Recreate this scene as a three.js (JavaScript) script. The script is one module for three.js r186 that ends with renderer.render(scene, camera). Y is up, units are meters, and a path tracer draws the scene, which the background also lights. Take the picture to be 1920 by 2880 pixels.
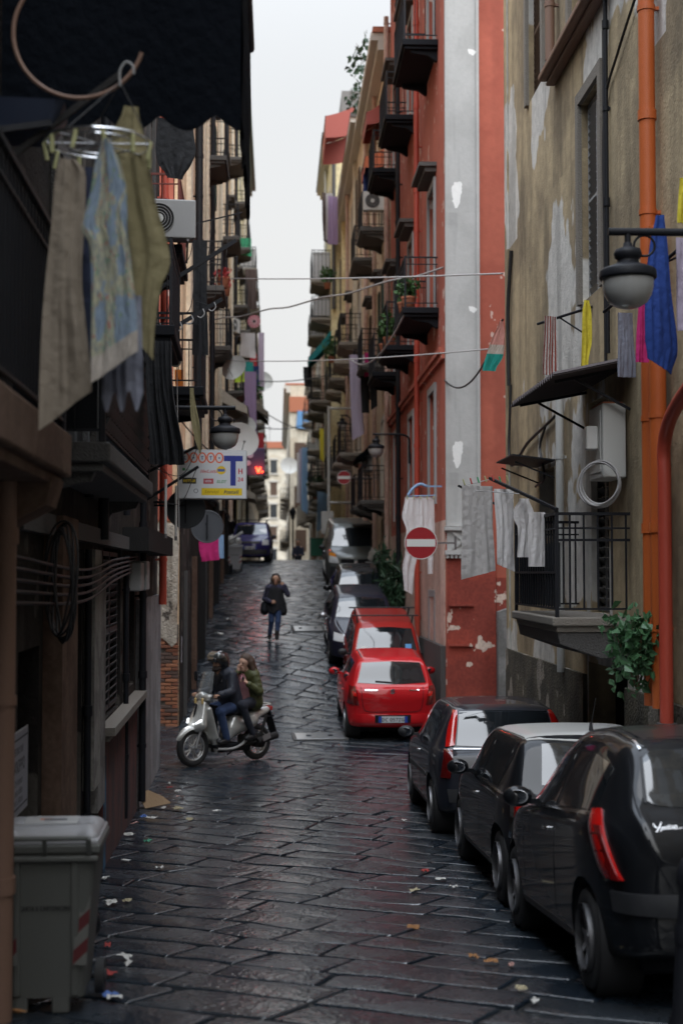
import * as THREE from 'three';
import { mergeGeometries, mergeVertices, toCreasedNormals } from 'three/addons/utils/BufferGeometryUtils.js';
import { RoundedBoxGeometry } from 'three/addons/geometries/RoundedBoxGeometry.js';
import { Brush, Evaluator, SUBTRACTION } from 'three-bvh-csg';

// ---------------------------------------------------------------- camera, sky, sun, exposure
const scene = new THREE.Scene();
const renderer = new THREE.WebGLRenderer();
renderer.toneMapping = THREE.LinearToneMapping;
renderer.toneMappingExposure = 2.3;
renderer.shadowMap.enabled = true;

const EYE = 3.1;                                     // metres above the bottom of the dip in the street
const camera = new THREE.PerspectiveCamera(39.6, 682 / 1024, 0.1, 900);
camera.position.set(0, EYE, 0);
camera.rotation.order = 'YXZ';
camera.rotation.set(0.04247, -0.04497, 0);
camera.focus = 15; camera.userData.fStop = 1.5;
scene.add(camera);

const lerp = (a, b, t) => a + (b - a) * t, clamp = (x, a = 0, b = 1) => Math.min(b, Math.max(a, x));
const sstep = (a, b, x) => { const t = clamp((x - a) / (b - a)); return t * t * (3 - 2 * t); };
function overcastSky() {                             // even stratus, brighter overhead as overcast skies are
  const w = 256, h = 128, d = new Float32Array(w * h * 4);
  for (let j = 0; j < h; j++) for (let i = 0; i < w; i++) {
    const el = ((j + 0.5) / h - 0.5) * Math.PI, az = i / w * Math.PI * 2, s = Math.sin(el);
    const cloud = 1 + 0.03 * Math.sin(az * 3 + 2 * Math.sin(el * 5)) + 0.02 * Math.sin(az * 7 + el * 11);
    const L = el > 0 ? (0.365 + 1.08 * sstep(0.3, 1, s)) * cloud : 0.12;
    const k = (j * w + i) * 4; const hi = clamp((s - 0.22) / 0.6); d[k] = L * (0.99 - 0.12 * hi); d[k + 1] = L * (1 - 0.02 * hi); d[k + 2] = L * (1.0 + 0.14 * hi); d[k + 3] = 1;
  }
  const t = new THREE.DataTexture(d, w, h, THREE.RGBAFormat, THREE.FloatType);
  t.mapping = THREE.EquirectangularReflectionMapping; t.magFilter = t.minFilter = THREE.LinearFilter; t.needsUpdate = true;
  return t;
}
scene.background = overcastSky(); scene.environment = scene.background;

const sun = new THREE.DirectionalLight(new THREE.Color().setRGB(1, 0.985, 0.96), 1.5);
sun.position.set(11, 42, 8); sun.target.position.set(0, 0, -22); sun.castShadow = true; sun.shadow.radius = 150;
Object.assign(sun.shadow.camera, { left: -40, right: 40, top: 80, bottom: -80, near: 1, far: 260 });
sun.shadow.mapSize.set(2048, 2048);
scene.add(sun, sun.target);

// ---------------------------------------------------------------- helpers
const rng = (s) => () => { s |= 0; s = s + 0x6D2B79F5 | 0; let t = Math.imul(s ^ s >>> 15, 1 | s); t = t + Math.imul(t ^ t >>> 7, 61 | t) ^ t; return ((t ^ t >>> 14) >>> 0) / 4294967296; };
const R0 = rng(7); const rr = (a, b) => a + (b - a) * R0();
const V = (x, y, z) => new THREE.Vector3(x, y, z);
function hash2(x, y, s) { let h = Math.imul(x, 374761393) + Math.imul(y, 668265263) + Math.imul(s, 982451653); h = Math.imul(h ^ h >>> 13, 1274126177); return ((h ^ h >>> 16) >>> 0) / 4294967296; }
function vnoise(x, y, s = 0, per = 0) {
  const xi = Math.floor(x), yi = Math.floor(y), fx = x - xi, fy = y - yi, w = (a) => per ? ((a % per) + per) % per : a;
  const u = fx * fx * (3 - 2 * fx), v = fy * fy * (3 - 2 * fy);
  const a = hash2(w(xi), w(yi), s), b = hash2(w(xi + 1), w(yi), s), c = hash2(w(xi), w(yi + 1), s), e = hash2(w(xi + 1), w(yi + 1), s);
  return lerp(lerp(a, b, u), lerp(c, e, u), v);
}
function fbm(x, y, s = 0, o = 4, per = 0) { let a = 0, k = 0.5, n = 0; for (let i = 0; i < o; i++) { a += k * vnoise(x, y, s + i * 17, per); n += k; x *= 2; y *= 2; per *= 2; k *= 0.5; } return a / n; }

// one geometry, world-size uv by the way each face points
function norm(g) {
  if (g.userData.done) return g;
  let n = g.index ? g.toNonIndexed() : g;
  for (const k of Object.keys(n.attributes)) if (!['position', 'normal', 'uv', 'color'].includes(k)) n.deleteAttribute(k);
  if (!n.attributes.normal) n.computeVertexNormals();
  if (!g.userData.keep || !n.attributes.uv) {
    const p = n.attributes.position, c = p.count, uv = new Float32Array(c * 2);
    for (let i = 0; i < c; i += 3) {
      const ax = p.getX(i + 1) - p.getX(i), ay = p.getY(i + 1) - p.getY(i), az = p.getZ(i + 1) - p.getZ(i);
      const bx = p.getX(i + 2) - p.getX(i), by = p.getY(i + 2) - p.getY(i), bz = p.getZ(i + 2) - p.getZ(i);
      const X = Math.abs(ay * bz - az * by), Y = Math.abs(az * bx - ax * bz), Z = Math.abs(ax * by - ay * bx);
      for (let k = i; k < i + 3 && k < c; k++) {
        const x = p.getX(k), y = p.getY(k), z = p.getZ(k);
        if (X >= Y && X >= Z) { uv[2 * k] = z; uv[2 * k + 1] = y; } else if (Y >= Z) { uv[2 * k] = x; uv[2 * k + 1] = z; } else { uv[2 * k] = x; uv[2 * k + 1] = y; }
      }
    }
    n.setAttribute('uv', new THREE.BufferAttribute(uv, 2));
  }
  n.userData = { done: true };
  return n;
}
function join(gs) {
  gs = (Array.isArray(gs) ? gs : [gs]).flat(9).filter(Boolean).map(norm);
  if (gs.length === 1) return gs[0];
  if (gs.some((g) => g.attributes.color)) gs.forEach((g) => { if (!g.attributes.color) g.setAttribute('color', new THREE.BufferAttribute(new Float32Array(g.attributes.position.count * 3).fill(1), 3)); });
  const m = mergeGeometries(gs); m.userData = { done: true }; return m;
}
const used = new Map();
function numbered(n) { const k = used.get(n) || 0; used.set(n, k + 1); return k ? n + '_' + String(k).padStart(3, '0') : n; }
function mesh(name, gs, mat, parent) {
  const m = new THREE.Mesh(join(gs), mat); m.name = parent && parent !== scene ? name : numbered(name);
  m.castShadow = m.receiveShadow = true; (parent || scene).add(m); return m;
}
function tag(o, label, category, group, kind) { o.userData.label = label; o.userData.category = category; if (group) o.userData.group = group; if (kind) o.userData.kind = kind; return o; }
function thing(name, label, category, pos = [0, 0, 0], ry = 0, group) {
  const o = new THREE.Group(); o.name = numbered(name); o.position.set(...pos); o.rotation.y = ry; scene.add(o); return tag(o, label, category, group);
}
function part(name, parent, pos = [0, 0, 0], ry = 0) { const o = new THREE.Group(); o.name = name; o.position.set(...pos); o.rotation.y = ry; parent.add(o); return o; }
function structure(name, gs, mat) { const m = mesh(name, gs, mat); m.userData.kind = 'structure'; return m; }
function single(name, label, category, gs, mat, pos, ry, group) { const m = mesh(name, gs, mat); if (pos) m.position.set(...pos); if (ry) m.rotation.y = ry; return tag(m, label, category, group); }
function copyOf(o, label, pos, ry) { const c = o.clone(); c.name = numbered(o.name.replace(/_\d{3}$/, '')); scene.add(c); c.userData = { ...o.userData, label }; if (pos) c.position.set(...pos); if (ry !== undefined) c.rotation.y = ry; return c; }

const bx = (w, h, d, x = 0, y = 0, z = 0) => { const g = new THREE.BoxGeometry(w, h, d); g.translate(x, y, z); return g; };
const rb = (w, h, d, x = 0, y = 0, z = 0, r = 0.02, s = 2) => { const g = new RoundedBoxGeometry(w, h, d, s, Math.min(r, w * 0.49, h * 0.49, d * 0.49)); g.translate(x, y, z); return g; };
const span = (x0, x1, y0, y1, z0, z1) => bx(x1 - x0, y1 - y0, z1 - z0, (x0 + x1) / 2, (y0 + y1) / 2, (z0 + z1) / 2);
const cyl = (r0, r1, h, x = 0, y = 0, z = 0, axis = 'y', seg = 20, open = false) => { const g = new THREE.CylinderGeometry(r0, r1, h, seg, 1, open); if (axis === 'x') g.rotateZ(Math.PI / 2); if (axis === 'z') g.rotateX(Math.PI / 2); g.translate(x, y, z); return g; };
const lathe = (pts, x = 0, y = 0, z = 0, seg = 28) => { const g = new THREE.LatheGeometry(pts.map((p) => new THREE.Vector2(p[0], p[1])), seg); g.translate(x, y, z); return g; };
const torus = (R, r, x, y, z, axis = 'z', seg = 32, ts = 8) => { const g = new THREE.TorusGeometry(R, r, ts, seg); if (axis === 'x') g.rotateY(Math.PI / 2); if (axis === 'y') g.rotateX(Math.PI / 2); g.translate(x, y, z); return g; };
const tube = (pts, r, n = 24, rs = 6, closed = false) => new THREE.TubeGeometry(new THREE.CatmullRomCurve3(pts.map((p) => p.isVector3 ? p : V(...p)), closed, 'centripetal'), n, r, rs, closed);
function bar(a, b, w, h = w) {                        // a square bar from a to b
  a = V(...a); b = V(...b); const d = b.clone().sub(a), L = d.length(), g = new THREE.BoxGeometry(w, h, L);
  const m = new THREE.Matrix4().lookAt(b, a, Math.abs(d.y) / L > 0.99 ? V(1, 0, 0) : V(0, 1, 0)); g.applyMatrix4(m); g.translate(...a.add(b).multiplyScalar(0.5).toArray()); return g;
}
function rod(a, b, r, seg = 8) { a = V(...a); b = V(...b); const d = b.clone().sub(a), L = d.length(), g = new THREE.CylinderGeometry(r, r, L, seg); g.applyQuaternion(new THREE.Quaternion().setFromUnitVectors(V(0, 1, 0), d.normalize())); g.translate(...a.add(b).multiplyScalar(0.5).toArray()); return g; }
const rot = (g, x = 0, y = 0, z = 0) => { if (x) g.rotateX(x); if (y) g.rotateY(y); if (z) g.rotateZ(z); return g; };
const mv = (g, x, y, z) => { g.translate(x, y, z); return g; };
function grid(nu, nv, f, keep) {                      // a surface f(u, v) -> [x, y, z]
  const p = [], uv = [], ix = [];
  for (let j = 0; j <= nv; j++) for (let i = 0; i <= nu; i++) { p.push(...f(i / nu, j / nv)); uv.push(i / nu, j / nv); }
  for (let j = 0; j < nv; j++) for (let i = 0; i < nu; i++) { const a = j * (nu + 1) + i, b = a + nu + 1; ix.push(a, a + 1, b, a + 1, b + 1, b); }
  const g = new THREE.BufferGeometry(); g.setAttribute('position', new THREE.Float32BufferAttribute(p, 3)); g.setAttribute('uv', new THREE.Float32BufferAttribute(uv, 2)); g.setIndex(ix); g.computeVertexNormals(); if (keep) g.userData.keep = true; return g;
}
function prism(pts, depth, bevel = 0) { const s = new THREE.Shape(pts.map((p) => new THREE.Vector2(p[0], p[1]))); return new THREE.ExtrudeGeometry(s, { depth, bevelEnabled: bevel > 0, bevelSize: bevel, bevelThickness: bevel, bevelSegments: 2, steps: 1, curveSegments: 8 }); }
const curve1 = (pts) => (x) => {                      // smooth curve through [x, y] points
  let i = 0; while (i < pts.length - 2 && x > pts[i + 1][0]) i++;
  const p = (k) => pts[clamp(k, 0, pts.length - 1)], [x1, y1] = p(i), [x2, y2] = p(i + 1), [x0, y0] = p(i - 1), [x3, y3] = p(i + 2);
  const t = clamp((x - x1) / (x2 - x1)), m = (xa, ya, xb, yb) => xb === xa ? 0 : (yb - ya) / (xb - xa);
  let d = (y2 - y1) / (x2 - x1), a = m(x0, y0, x2, y2), b = m(x1, y1, x3, y3);
  if ((y1 - y0) * d <= 0) a = 0; if ((y3 - y2) * d <= 0) b = 0;
  if (Math.abs(a) > 3 * Math.abs(d)) a = 3 * d; if (Math.abs(b) > 3 * Math.abs(d)) b = 3 * d;
  const h = x2 - x1, t2 = t * t, t3 = t2 * t;
  return (2 * t3 - 3 * t2 + 1) * y1 + (t3 - 2 * t2 + t) * h * a + (-2 * t3 + 3 * t2) * y2 + (t3 - t2) * h * b;
};

// ---------------------------------------------------------------- textures and materials
function pixels(n, f, srgb = true, m = n) {
  const d = new Uint8Array(n * m * 4);
  for (let j = 0; j < m; j++) for (let i = 0; i < n; i++) { const c = f(i / n, j / m), k = (j * n + i) * 4; d[k] = clamp(c[0]) * 255; d[k + 1] = clamp(c[1]) * 255; d[k + 2] = clamp(c[2]) * 255; d[k + 3] = 255; }
  const t = new THREE.DataTexture(d, n, m, THREE.RGBAFormat); t.wrapS = t.wrapT = THREE.RepeatWrapping; t.magFilter = THREE.LinearFilter; t.minFilter = THREE.LinearMipmapLinearFilter; t.generateMipmaps = true;
  if (srgb) t.colorSpace = THREE.SRGBColorSpace; t.needsUpdate = true; return t;
}
const rep = (t, x, y = x, ox = 0, oy = 0) => { const c = t.clone(); c.repeat.set(x, y); c.offset.set(ox, oy); c.needsUpdate = true; return c; };
const s2l = (c) => c <= 0.04045 ? c / 12.92 : ((c + 0.055) / 1.055) ** 2.4, l2s = (c) => c <= 0.0031308 ? c * 12.92 : 1.055 * c ** (1 / 2.4) - 0.055;
const G3 = (v) => [v, v, v];
const grainT = pixels(512, (u, v) => G3(0.3 * fbm(u * 8, v * 8, 3, 3, 8) + 0.7 * fbm(u * 64, v * 64, 5, 3, 64)), false);
const blotchT = pixels(512, (u, v) => G3(fbm(u * 6, v * 6, 11, 5, 6)), false);
function mat(r, g, b, rough = 0.8, o = {}) {
  const m = new (o.clearcoat || o.specularIntensity || o.sheen || o.transmission || o.ior ? THREE.MeshPhysicalMaterial : THREE.MeshStandardMaterial)({ roughness: rough, metalness: 0, ...o });
  m.color.setRGB(r, g, b); return m;
}
const withGrain = (m, rpm = 1.5, bump = 0.004) => { m.bumpMap = rep(grainT, rpm); m.bumpScale = bump; return m; };
const canvas = (w, h, draw) => { const c = document.createElement('canvas'); c.width = w; c.height = h; draw(c.getContext('2d'), w, h); const t = new THREE.CanvasTexture(c); t.colorSpace = THREE.SRGBColorSpace; return t; };
// plaster: base colour with patches, streaks and speckle of its own (linear colours in, one tile = 1/rpm metres)
function plaster(base, alt, o = {}) {
  const { patch = 0.5, streak = 0.3, speck = 0.2, seed = 1, n = 512, rpm = 0.16, sharp = 0.08, bump = 0.0025, rough = 0.9, alt2 = null, patch2 = 0.7 } = o;
  const t = pixels(n, (u, v) => {
    const P = fbm(u * 5, v * 4, seed, 5, 1 * 5 === 5 ? 0 : 0), w = Math.min(u, 1 - u, 0.12) / 0.12;
    const q = fbm(u * 6, v * 6, seed, 5, 6), s = fbm(u * 28, v * 3.0, seed + 40, 3, 0), sp = fbm(u * 90, v * 90, seed + 9, 2, 90);
    const k = sstep(patch - sharp, patch + sharp, q), st = sstep(0.5, 0.75, s) * streak;
    let c = [0, 1, 2].map((i) => lerp(base[i], alt[i], k));
    if (alt2) { const pf = o.patchF || 7, k2 = sstep(patch2 - 0.012, patch2 + 0.012, fbm(u * pf + 3.3, v * pf * 0.7, seed + 71, 5, 0)); c = c.map((x, i) => lerp(x, alt2[i], k2)); }
    const f = (1 - st * 0.6) * (1 + (sp - 0.5) * speck * 2) * (1 + (P - 0.5) * 0.25 * w);
    return c.map((x) => l2s(clamp(x * f)));
  });
  const m = o.spec ? new THREE.MeshPhysicalMaterial({ map: rep(t, rpm), roughness: rough, specularIntensity: o.spec }) : new THREE.MeshStandardMaterial({ map: rep(t, rpm), roughness: rough }); return withGrain(m, 0.7, bump);
}
const K = {
  iron: withGrain(mat(0.012, 0.013, 0.017, 0.55, { specularIntensity: 0.5 }), 4, 0.001),
  ironPale: mat(0.16, 0.15, 0.15, 0.5, { metalness: 0.4 }),
  steel: mat(0.45, 0.46, 0.48, 0.35, { metalness: 0.9 }),
  chrome: mat(0.75, 0.76, 0.78, 0.12, { metalness: 1 }),
  black: mat(0.008, 0.009, 0.012, 0.7, { specularIntensity: 0.3 }),
  dark: withGrain(mat(0.022, 0.021, 0.021, 0.8, { specularIntensity: 0.3 }), 2, 0.004),
  rubber: withGrain(mat(0.016, 0.016, 0.017, 0.75), 8, 0.002),
  glass: mat(0.012, 0.015, 0.018, 0.06, { clearcoat: 1, clearcoatRoughness: 0.03 }),
  pane: mat(0.02, 0.025, 0.03, 0.1, { clearcoat: 0.6, clearcoatRoughness: 0.06 }),
  shutterDark: withGrain(mat(0.028, 0.032, 0.036, 0.6), 3, 0.002),
  shutterBrown: withGrain(mat(0.075, 0.042, 0.026, 0.65), 3, 0.002),
  shutterGreen: withGrain(mat(0.02, 0.06, 0.045, 0.6), 3, 0.002),
  stone: withGrain(mat(0.2, 0.18, 0.155, 0.85), 1.2, 0.01),
  stoneDark: withGrain(mat(0.075, 0.072, 0.07, 0.8), 1.2, 0.012),
  slabPale: withGrain(mat(0.3, 0.27, 0.23, 0.85), 1.2, 0.01),
  slab: withGrain(mat(0.09, 0.085, 0.08, 0.85), 1.5, 0.008),
  trim: withGrain(mat(0.5, 0.47, 0.42, 0.85), 1.2, 0.006),
  white: mat(0.72, 0.72, 0.7, 0.55), whiteDull: withGrain(mat(0.5, 0.5, 0.48, 0.6), 2, 0.002),
  grey: withGrain(mat(0.3, 0.3, 0.3, 0.6), 2, 0.002),
  cable: mat(0.02, 0.02, 0.022, 0.5), cablePale: mat(0.36, 0.35, 0.35, 0.55),
  terracotta: withGrain(mat(0.36, 0.13, 0.07, 0.85), 3, 0.003),
  orangePipe: withGrain(mat(0.5, 0.11, 0.022, 0.5), 3, 0.002), redPipe: withGrain(mat(0.42, 0.06, 0.035, 0.45), 3, 0.001),
  brownPipe: withGrain(mat(0.2, 0.115, 0.08, 0.6), 2, 0.003),
  wood: withGrain(mat(0.12, 0.075, 0.045, 0.7), 2, 0.004),
  roofTile: withGrain(mat(0.4, 0.14, 0.08, 0.85), 3, 0.01),
  leaf: mat(0.05, 0.12, 0.035, 0.55, { side: THREE.DoubleSide }), leafDark: mat(0.028, 0.07, 0.035, 0.55, { side: THREE.DoubleSide }),
};
const cloth = (r, g, b, o = {}) => { const m = mat(r, g, b, 0.9, { side: THREE.DoubleSide, ...o }); m.bumpMap = rep(blotchT, 3.1); m.bumpScale = 0.012; return m; };
// ---------------------------------------------------------------- the street: down to the crossing, up to the crest, down again
const streetY = curve1([[-30, 2.6], [0, 1.45], [4, 1.05], [6, 0.84], [8.5, 0.62], [12, 0.33], [17, 0.13], [23, 0.03], [26, 0.06], [29, 0.27], [31, 0.52], [34, 1.1], [35.7, 1.4], [40, 2.0], [46, 2.68], [52, 3.24], [56, 3.53], [59, 3.61], [64, 3.5], [75, 3.0], [110, 1.5], [320, -6]]);
const gy = (z) => streetY(-z);
structure('ground', grid(60, 330, (u, v) => { const z = 30 - v * 350, x = -60 + 120 * u; return [x, gy(z) - 0.021, z]; }), withGrain(mat(0.024, 0.022, 0.02, 0.8), 0.9, 0.01));

const basaltRough = pixels(512, (u, v) => { const a = fbm(u * 6, v * 6, 21, 5, 6), b = fbm(u * 70, v * 70, 23, 2, 70); return G3(clamp(0.48 + 0.42 * sstep(0.38, 0.68, a) + 0.3 * (b - 0.5))); }, false);
const basaltBump = pixels(512, (u, v) => { const b = fbm(u * 18, v * 18, 25, 2, 18), c = fbm(u * 56, v * 56, 27, 2, 56); return G3(0.68 * b + 0.32 * c); }, false);
const basalt = [[0.022, 0.034, 0.048], [0.032, 0.044, 0.058], [0.016, 0.025, 0.037], [0.042, 0.051, 0.062], [0.026, 0.037, 0.051]].map((c, i) => {
  const m = mat(...c.map((q) => q * 0.6), 0.34, { ior: 1.75 }); m.roughnessMap = rep(basaltRough, 0.6, 0.6, i * 0.23, i * 0.37); m.bumpMap = rep(basaltBump, 1.1, 1.1, i * 0.31, i * 0.17); m.bumpScale = 0.006; return m;
});
{
  const r = rng(41), LN = 0.84, th = 0.54, c = Math.cos(th), s = Math.sin(th), stones = [];
  const far = (z) => z < -27.4;
  let bb = -82;
  for (let row = -190; row < 190; row++) {
    const WD = 0.36 + 0.2 * r(), b0 = bb; bb += WD;
    const off = (row & 1 ? 0.5 : 0) * LN + (r() - 0.5) * 0.16;
    let a = -80 + off;
    while (a < 80) {
      const len = LN * (0.62 + 0.76 * r()), mid = a + len / 2, cx = mid * c - (b0 + WD / 2) * s, cz = mid * s + (b0 + WD / 2) * c - 30;
      const street = cz < 1.5 && cz > -63 && cx > -2.7 && cx < 4.1, cross = cz < -21.4 && cz > -27.6 && Math.abs(cx) < 12;
      if (street || cross) {
        const gap = 0.005 + 0.006 * r(), hw = len / 2 - gap, hd = WD / 2 - gap, tiltA = (r() - 0.5) * 0.022, tiltB = (r() - 0.5) * 0.022, lift = (r() - 0.5) * 0.008, cut = 0.02 + 0.025 * r();
        const ring = [[-hw + cut, -hd], [-hw * 0.4, -hd], [hw * 0.4, -hd], [hw - cut, -hd], [hw, -hd + cut], [hw, hd - cut], [hw - cut, hd], [hw * 0.4, hd], [-hw * 0.4, hd], [-hw + cut, hd], [-hw, hd - cut], [-hw, -hd + cut]].map(([x, y]) => [x + (r() - 0.5) * 0.022, y + (r() - 0.5) * 0.022]);
        const pts = [], push = (x, y, h) => { let wx = cx + x * c - y * s, wz = cz + x * s + y * c; const q1 = vnoise(wx * 1.4, wz * 1.4, 3) - 0.5, q2 = vnoise(wx * 1.4, wz * 1.4, 9) - 0.5, q3 = vnoise(wx * 5, wz * 5, 4) - 0.5, q4 = vnoise(wx * 5, wz * 5, 8) - 0.5; wx += 0.2 * q1 + 0.05 * q3; wz += 0.2 * q2 + 0.05 * q4; pts.push(wx, gy(wz) + h + lift + tiltA * x + tiltB * y, wz); };
        for (const [x, y] of ring) push(x, y, -0.07);
        for (const [x, y] of ring) push(x, y, -0.009);
        for (const [x, y] of ring) push(x - Math.sign(x) * 0.02, y - Math.sign(y) * 0.02, 0);
        push(0, 0, 0.004);
        const ix = []; for (let k = 0; k < 2; k++) for (let i = 0; i < 12; i++) { const A = k * 12 + i, B = k * 12 + (i + 1) % 12; ix.push(A, A + 12, B, B, A + 12, B + 12); }
        for (let i = 0; i < 12; i++) ix.push(24 + i, 36, 24 + (i + 1) % 12);
        const g = new THREE.BufferGeometry(); g.setAttribute('position', new THREE.Float32BufferAttribute(pts, 3)); g.setIndex(ix); g.computeVertexNormals();
        const d = Math.hypot(cx, cz), inView = cz < -6.2 && cx > cz * -0.045 + cz * 0.25 - 0.3 && cx < -cz * 0.29 + 0.3 && cx > -2.2 && cx < 3.2 && !(cx > 1.9 && cz > -20.5);
        stones.push({ g, m: Math.floor(r() * 5), rank: inView ? d : 1e3 + d });
      }
      a += len;
    }
  }
  stones.sort((p, q) => p.rank - q.rank);
  const road = new THREE.Group(); road.name = 'road'; road.userData.kind = 'structure'; scene.add(road);
  stones.slice(0, 298).forEach((q) => mesh('paving_stone', q.g, basalt[q.m], road));
  for (let k = 0; k < 5; k++) { const m = mesh('paving', stones.slice(298).filter((q) => q.m === k).map((q) => q.g), basalt[k], road); m.userData.kind = 'stuff'; }
}
// ---------------------------------------------------------------- building kit: Z is metres up the street; left fronts look to +x, right fronts to -x
function front(name, label, cat, X, Zn, Zf, side, o = {}) {
  const f = { side, Zn, Zf, turn: o.turn || 0, g: thing(name, label, cat, [X, 0, -Zn], side * Math.PI / 2 + (o.turn || 0), o.group) };
  f.x = (Z) => side * (Z - Zn);
  f.y0 = o.y0 ?? -1.5; f.y1 = o.y1 ?? 16; f.holes = []; f.m = o.m;
  return f;
}
const xs = (f, a, b) => { const p = f.x(a), q = f.x(b); return p < q ? [p, q] : [q, p]; };
function wallUp(f, deep = 7, thick = 0.42) {
  const [a, b] = xs(f, f.Zn, f.Zf), s = new THREE.Shape([[a, f.y0], [b, f.y0], [b, f.y1], [a, f.y1]].map((p) => new THREE.Vector2(...p)));
  for (const h of f.holes) {
    const [c, d] = xs(f, h[0], h[1]), p = new THREE.Path();
    if (h[4]) { p.moveTo(c, h[2]); p.lineTo(c, h[3] - (d - c) / 2); p.absarc((c + d) / 2, h[3] - (d - c) / 2, (d - c) / 2, Math.PI, 0, true); p.lineTo(d, h[2]); p.closePath(); }
    else { p.moveTo(c, h[2]); p.lineTo(c, h[3]); p.lineTo(d, h[3]); p.lineTo(d, h[2]); p.closePath(); }
    s.holes.push(p);
  }
  const e = new THREE.ExtrudeGeometry(s, { depth: thick, bevelEnabled: false, curveSegments: 10 }); e.translate(0, 0, -thick);
  return mesh('wall', [e, span(a, b, f.y0, f.y1 - 0.02, -deep, -thick - 0.003)], f.m, f.g);
}
const hole = (f, Z0, Z1, y0, y1, arch) => { f.holes.push([Z0, Z1, y0, y1, arch]); return [Z0, Z1, y0, y1]; };
function louvre(w, h, x, y, z, sp = 0.07, fr = 0.05, t = 0.04) {  // one shutter leaf: frame pieces and slats as geometry
  const frame = [bx(fr, h, t, x - w / 2 + fr / 2, y, z), bx(fr, h, t, x + w / 2 - fr / 2, y, z), bx(w - 2 * fr, fr, t, x, y + h / 2 - fr / 2, z), bx(w - 2 * fr, fr, t, x, y - h / 2 + fr / 2, z), bx(w - 2 * fr, fr, t, x, y, z)];
  const slats = []; for (let k = y - h / 2 + fr + sp / 2; k < y + h / 2 - fr; k += sp) slats.push(mv(rot(bx(w - 2 * fr, sp * 0.95, 0.012), 0.7), x, k, z));
  return { frame, slats };
}
function window_(f, Z0, Z1, y0, y1, o = {}) {
  hole(f, Z0, Z1, y0, y1);
  const [a, b] = xs(f, Z0, Z1), w = b - a, cx = (a + b) / 2, cy = (y0 + y1) / 2, h = y1 - y0, g = part(o.name || 'window', f.g), fm = o.frame || K.wood, sm = o.shutter || K.shutterDark;
  mesh('pane', [bx(w / 2 - 0.05, h - 0.06, 0.012, cx - w / 4, cy, -0.26), bx(w / 2 - 0.05, h - 0.06, 0.012, cx + w / 4, cy, -0.26)], K.pane, g);
  mesh('frame', [bx(0.06, h, 0.07, a + 0.03, cy, -0.24), bx(0.06, h, 0.07, b - 0.03, cy, -0.24), bx(0.07, h - 0.12, 0.06, cx, cy, -0.235), bx(w - 0.12, 0.06, 0.07, cx, y1 - 0.03, -0.24), bx(w - 0.12, 0.07, 0.07, cx, y0 + 0.035, -0.24), bx(w - 0.12, 0.04, 0.05, cx, y0 + h * 0.62, -0.238)], fm, g);
  if (o.surround !== 0) mesh('surround', [span(a - 0.14, a - 0.002, y0 - 0.02, y1 + 0.14, 0.002, 0.05), span(b + 0.002, b + 0.14, y0 - 0.02, y1 + 0.14, 0.002, 0.05), span(a, b, y1 + 0.002, y1 + 0.14, 0.002, 0.048)], o.trim || K.trim, g);
  if (o.hood) mesh('hood', [span(a - 0.28, b + 0.28, y1 + 0.32, y1 + 0.4, 0.002, 0.36), span(a - 0.22, b + 0.22, y1 + 0.22, y1 + 0.32, 0.002, 0.24)], o.hoodMat || K.slab, g);
  if (o.sill) mesh('sill', rb(w + 0.3, 0.07, 0.2, cx, y0 - 0.04, 0.1, 0.015), o.trim || K.trim, g);
  if (o.closed) for (const s of [-1, 1]) { const l = louvre(w / 2 - 0.012, h - 0.03, cx + s * w / 4, cy, -0.09, o.sp || 0.08); const leaf = mesh('shutter', o.slats ? l.frame : [...l.frame, ...l.slats], sm, g); if (o.slats) l.slats.forEach((q) => mesh('slat', q, sm, leaf)); }
  if (o.open) for (const s of [-1, 1]) { const l = louvre(w / 2, h - 0.03, cx + s * (w * 0.75 + 0.02), cy, 0.085, o.sp || 0.09); mesh('shutter', [...l.frame, ...l.slats], sm, g); }
  return g;
}
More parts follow.
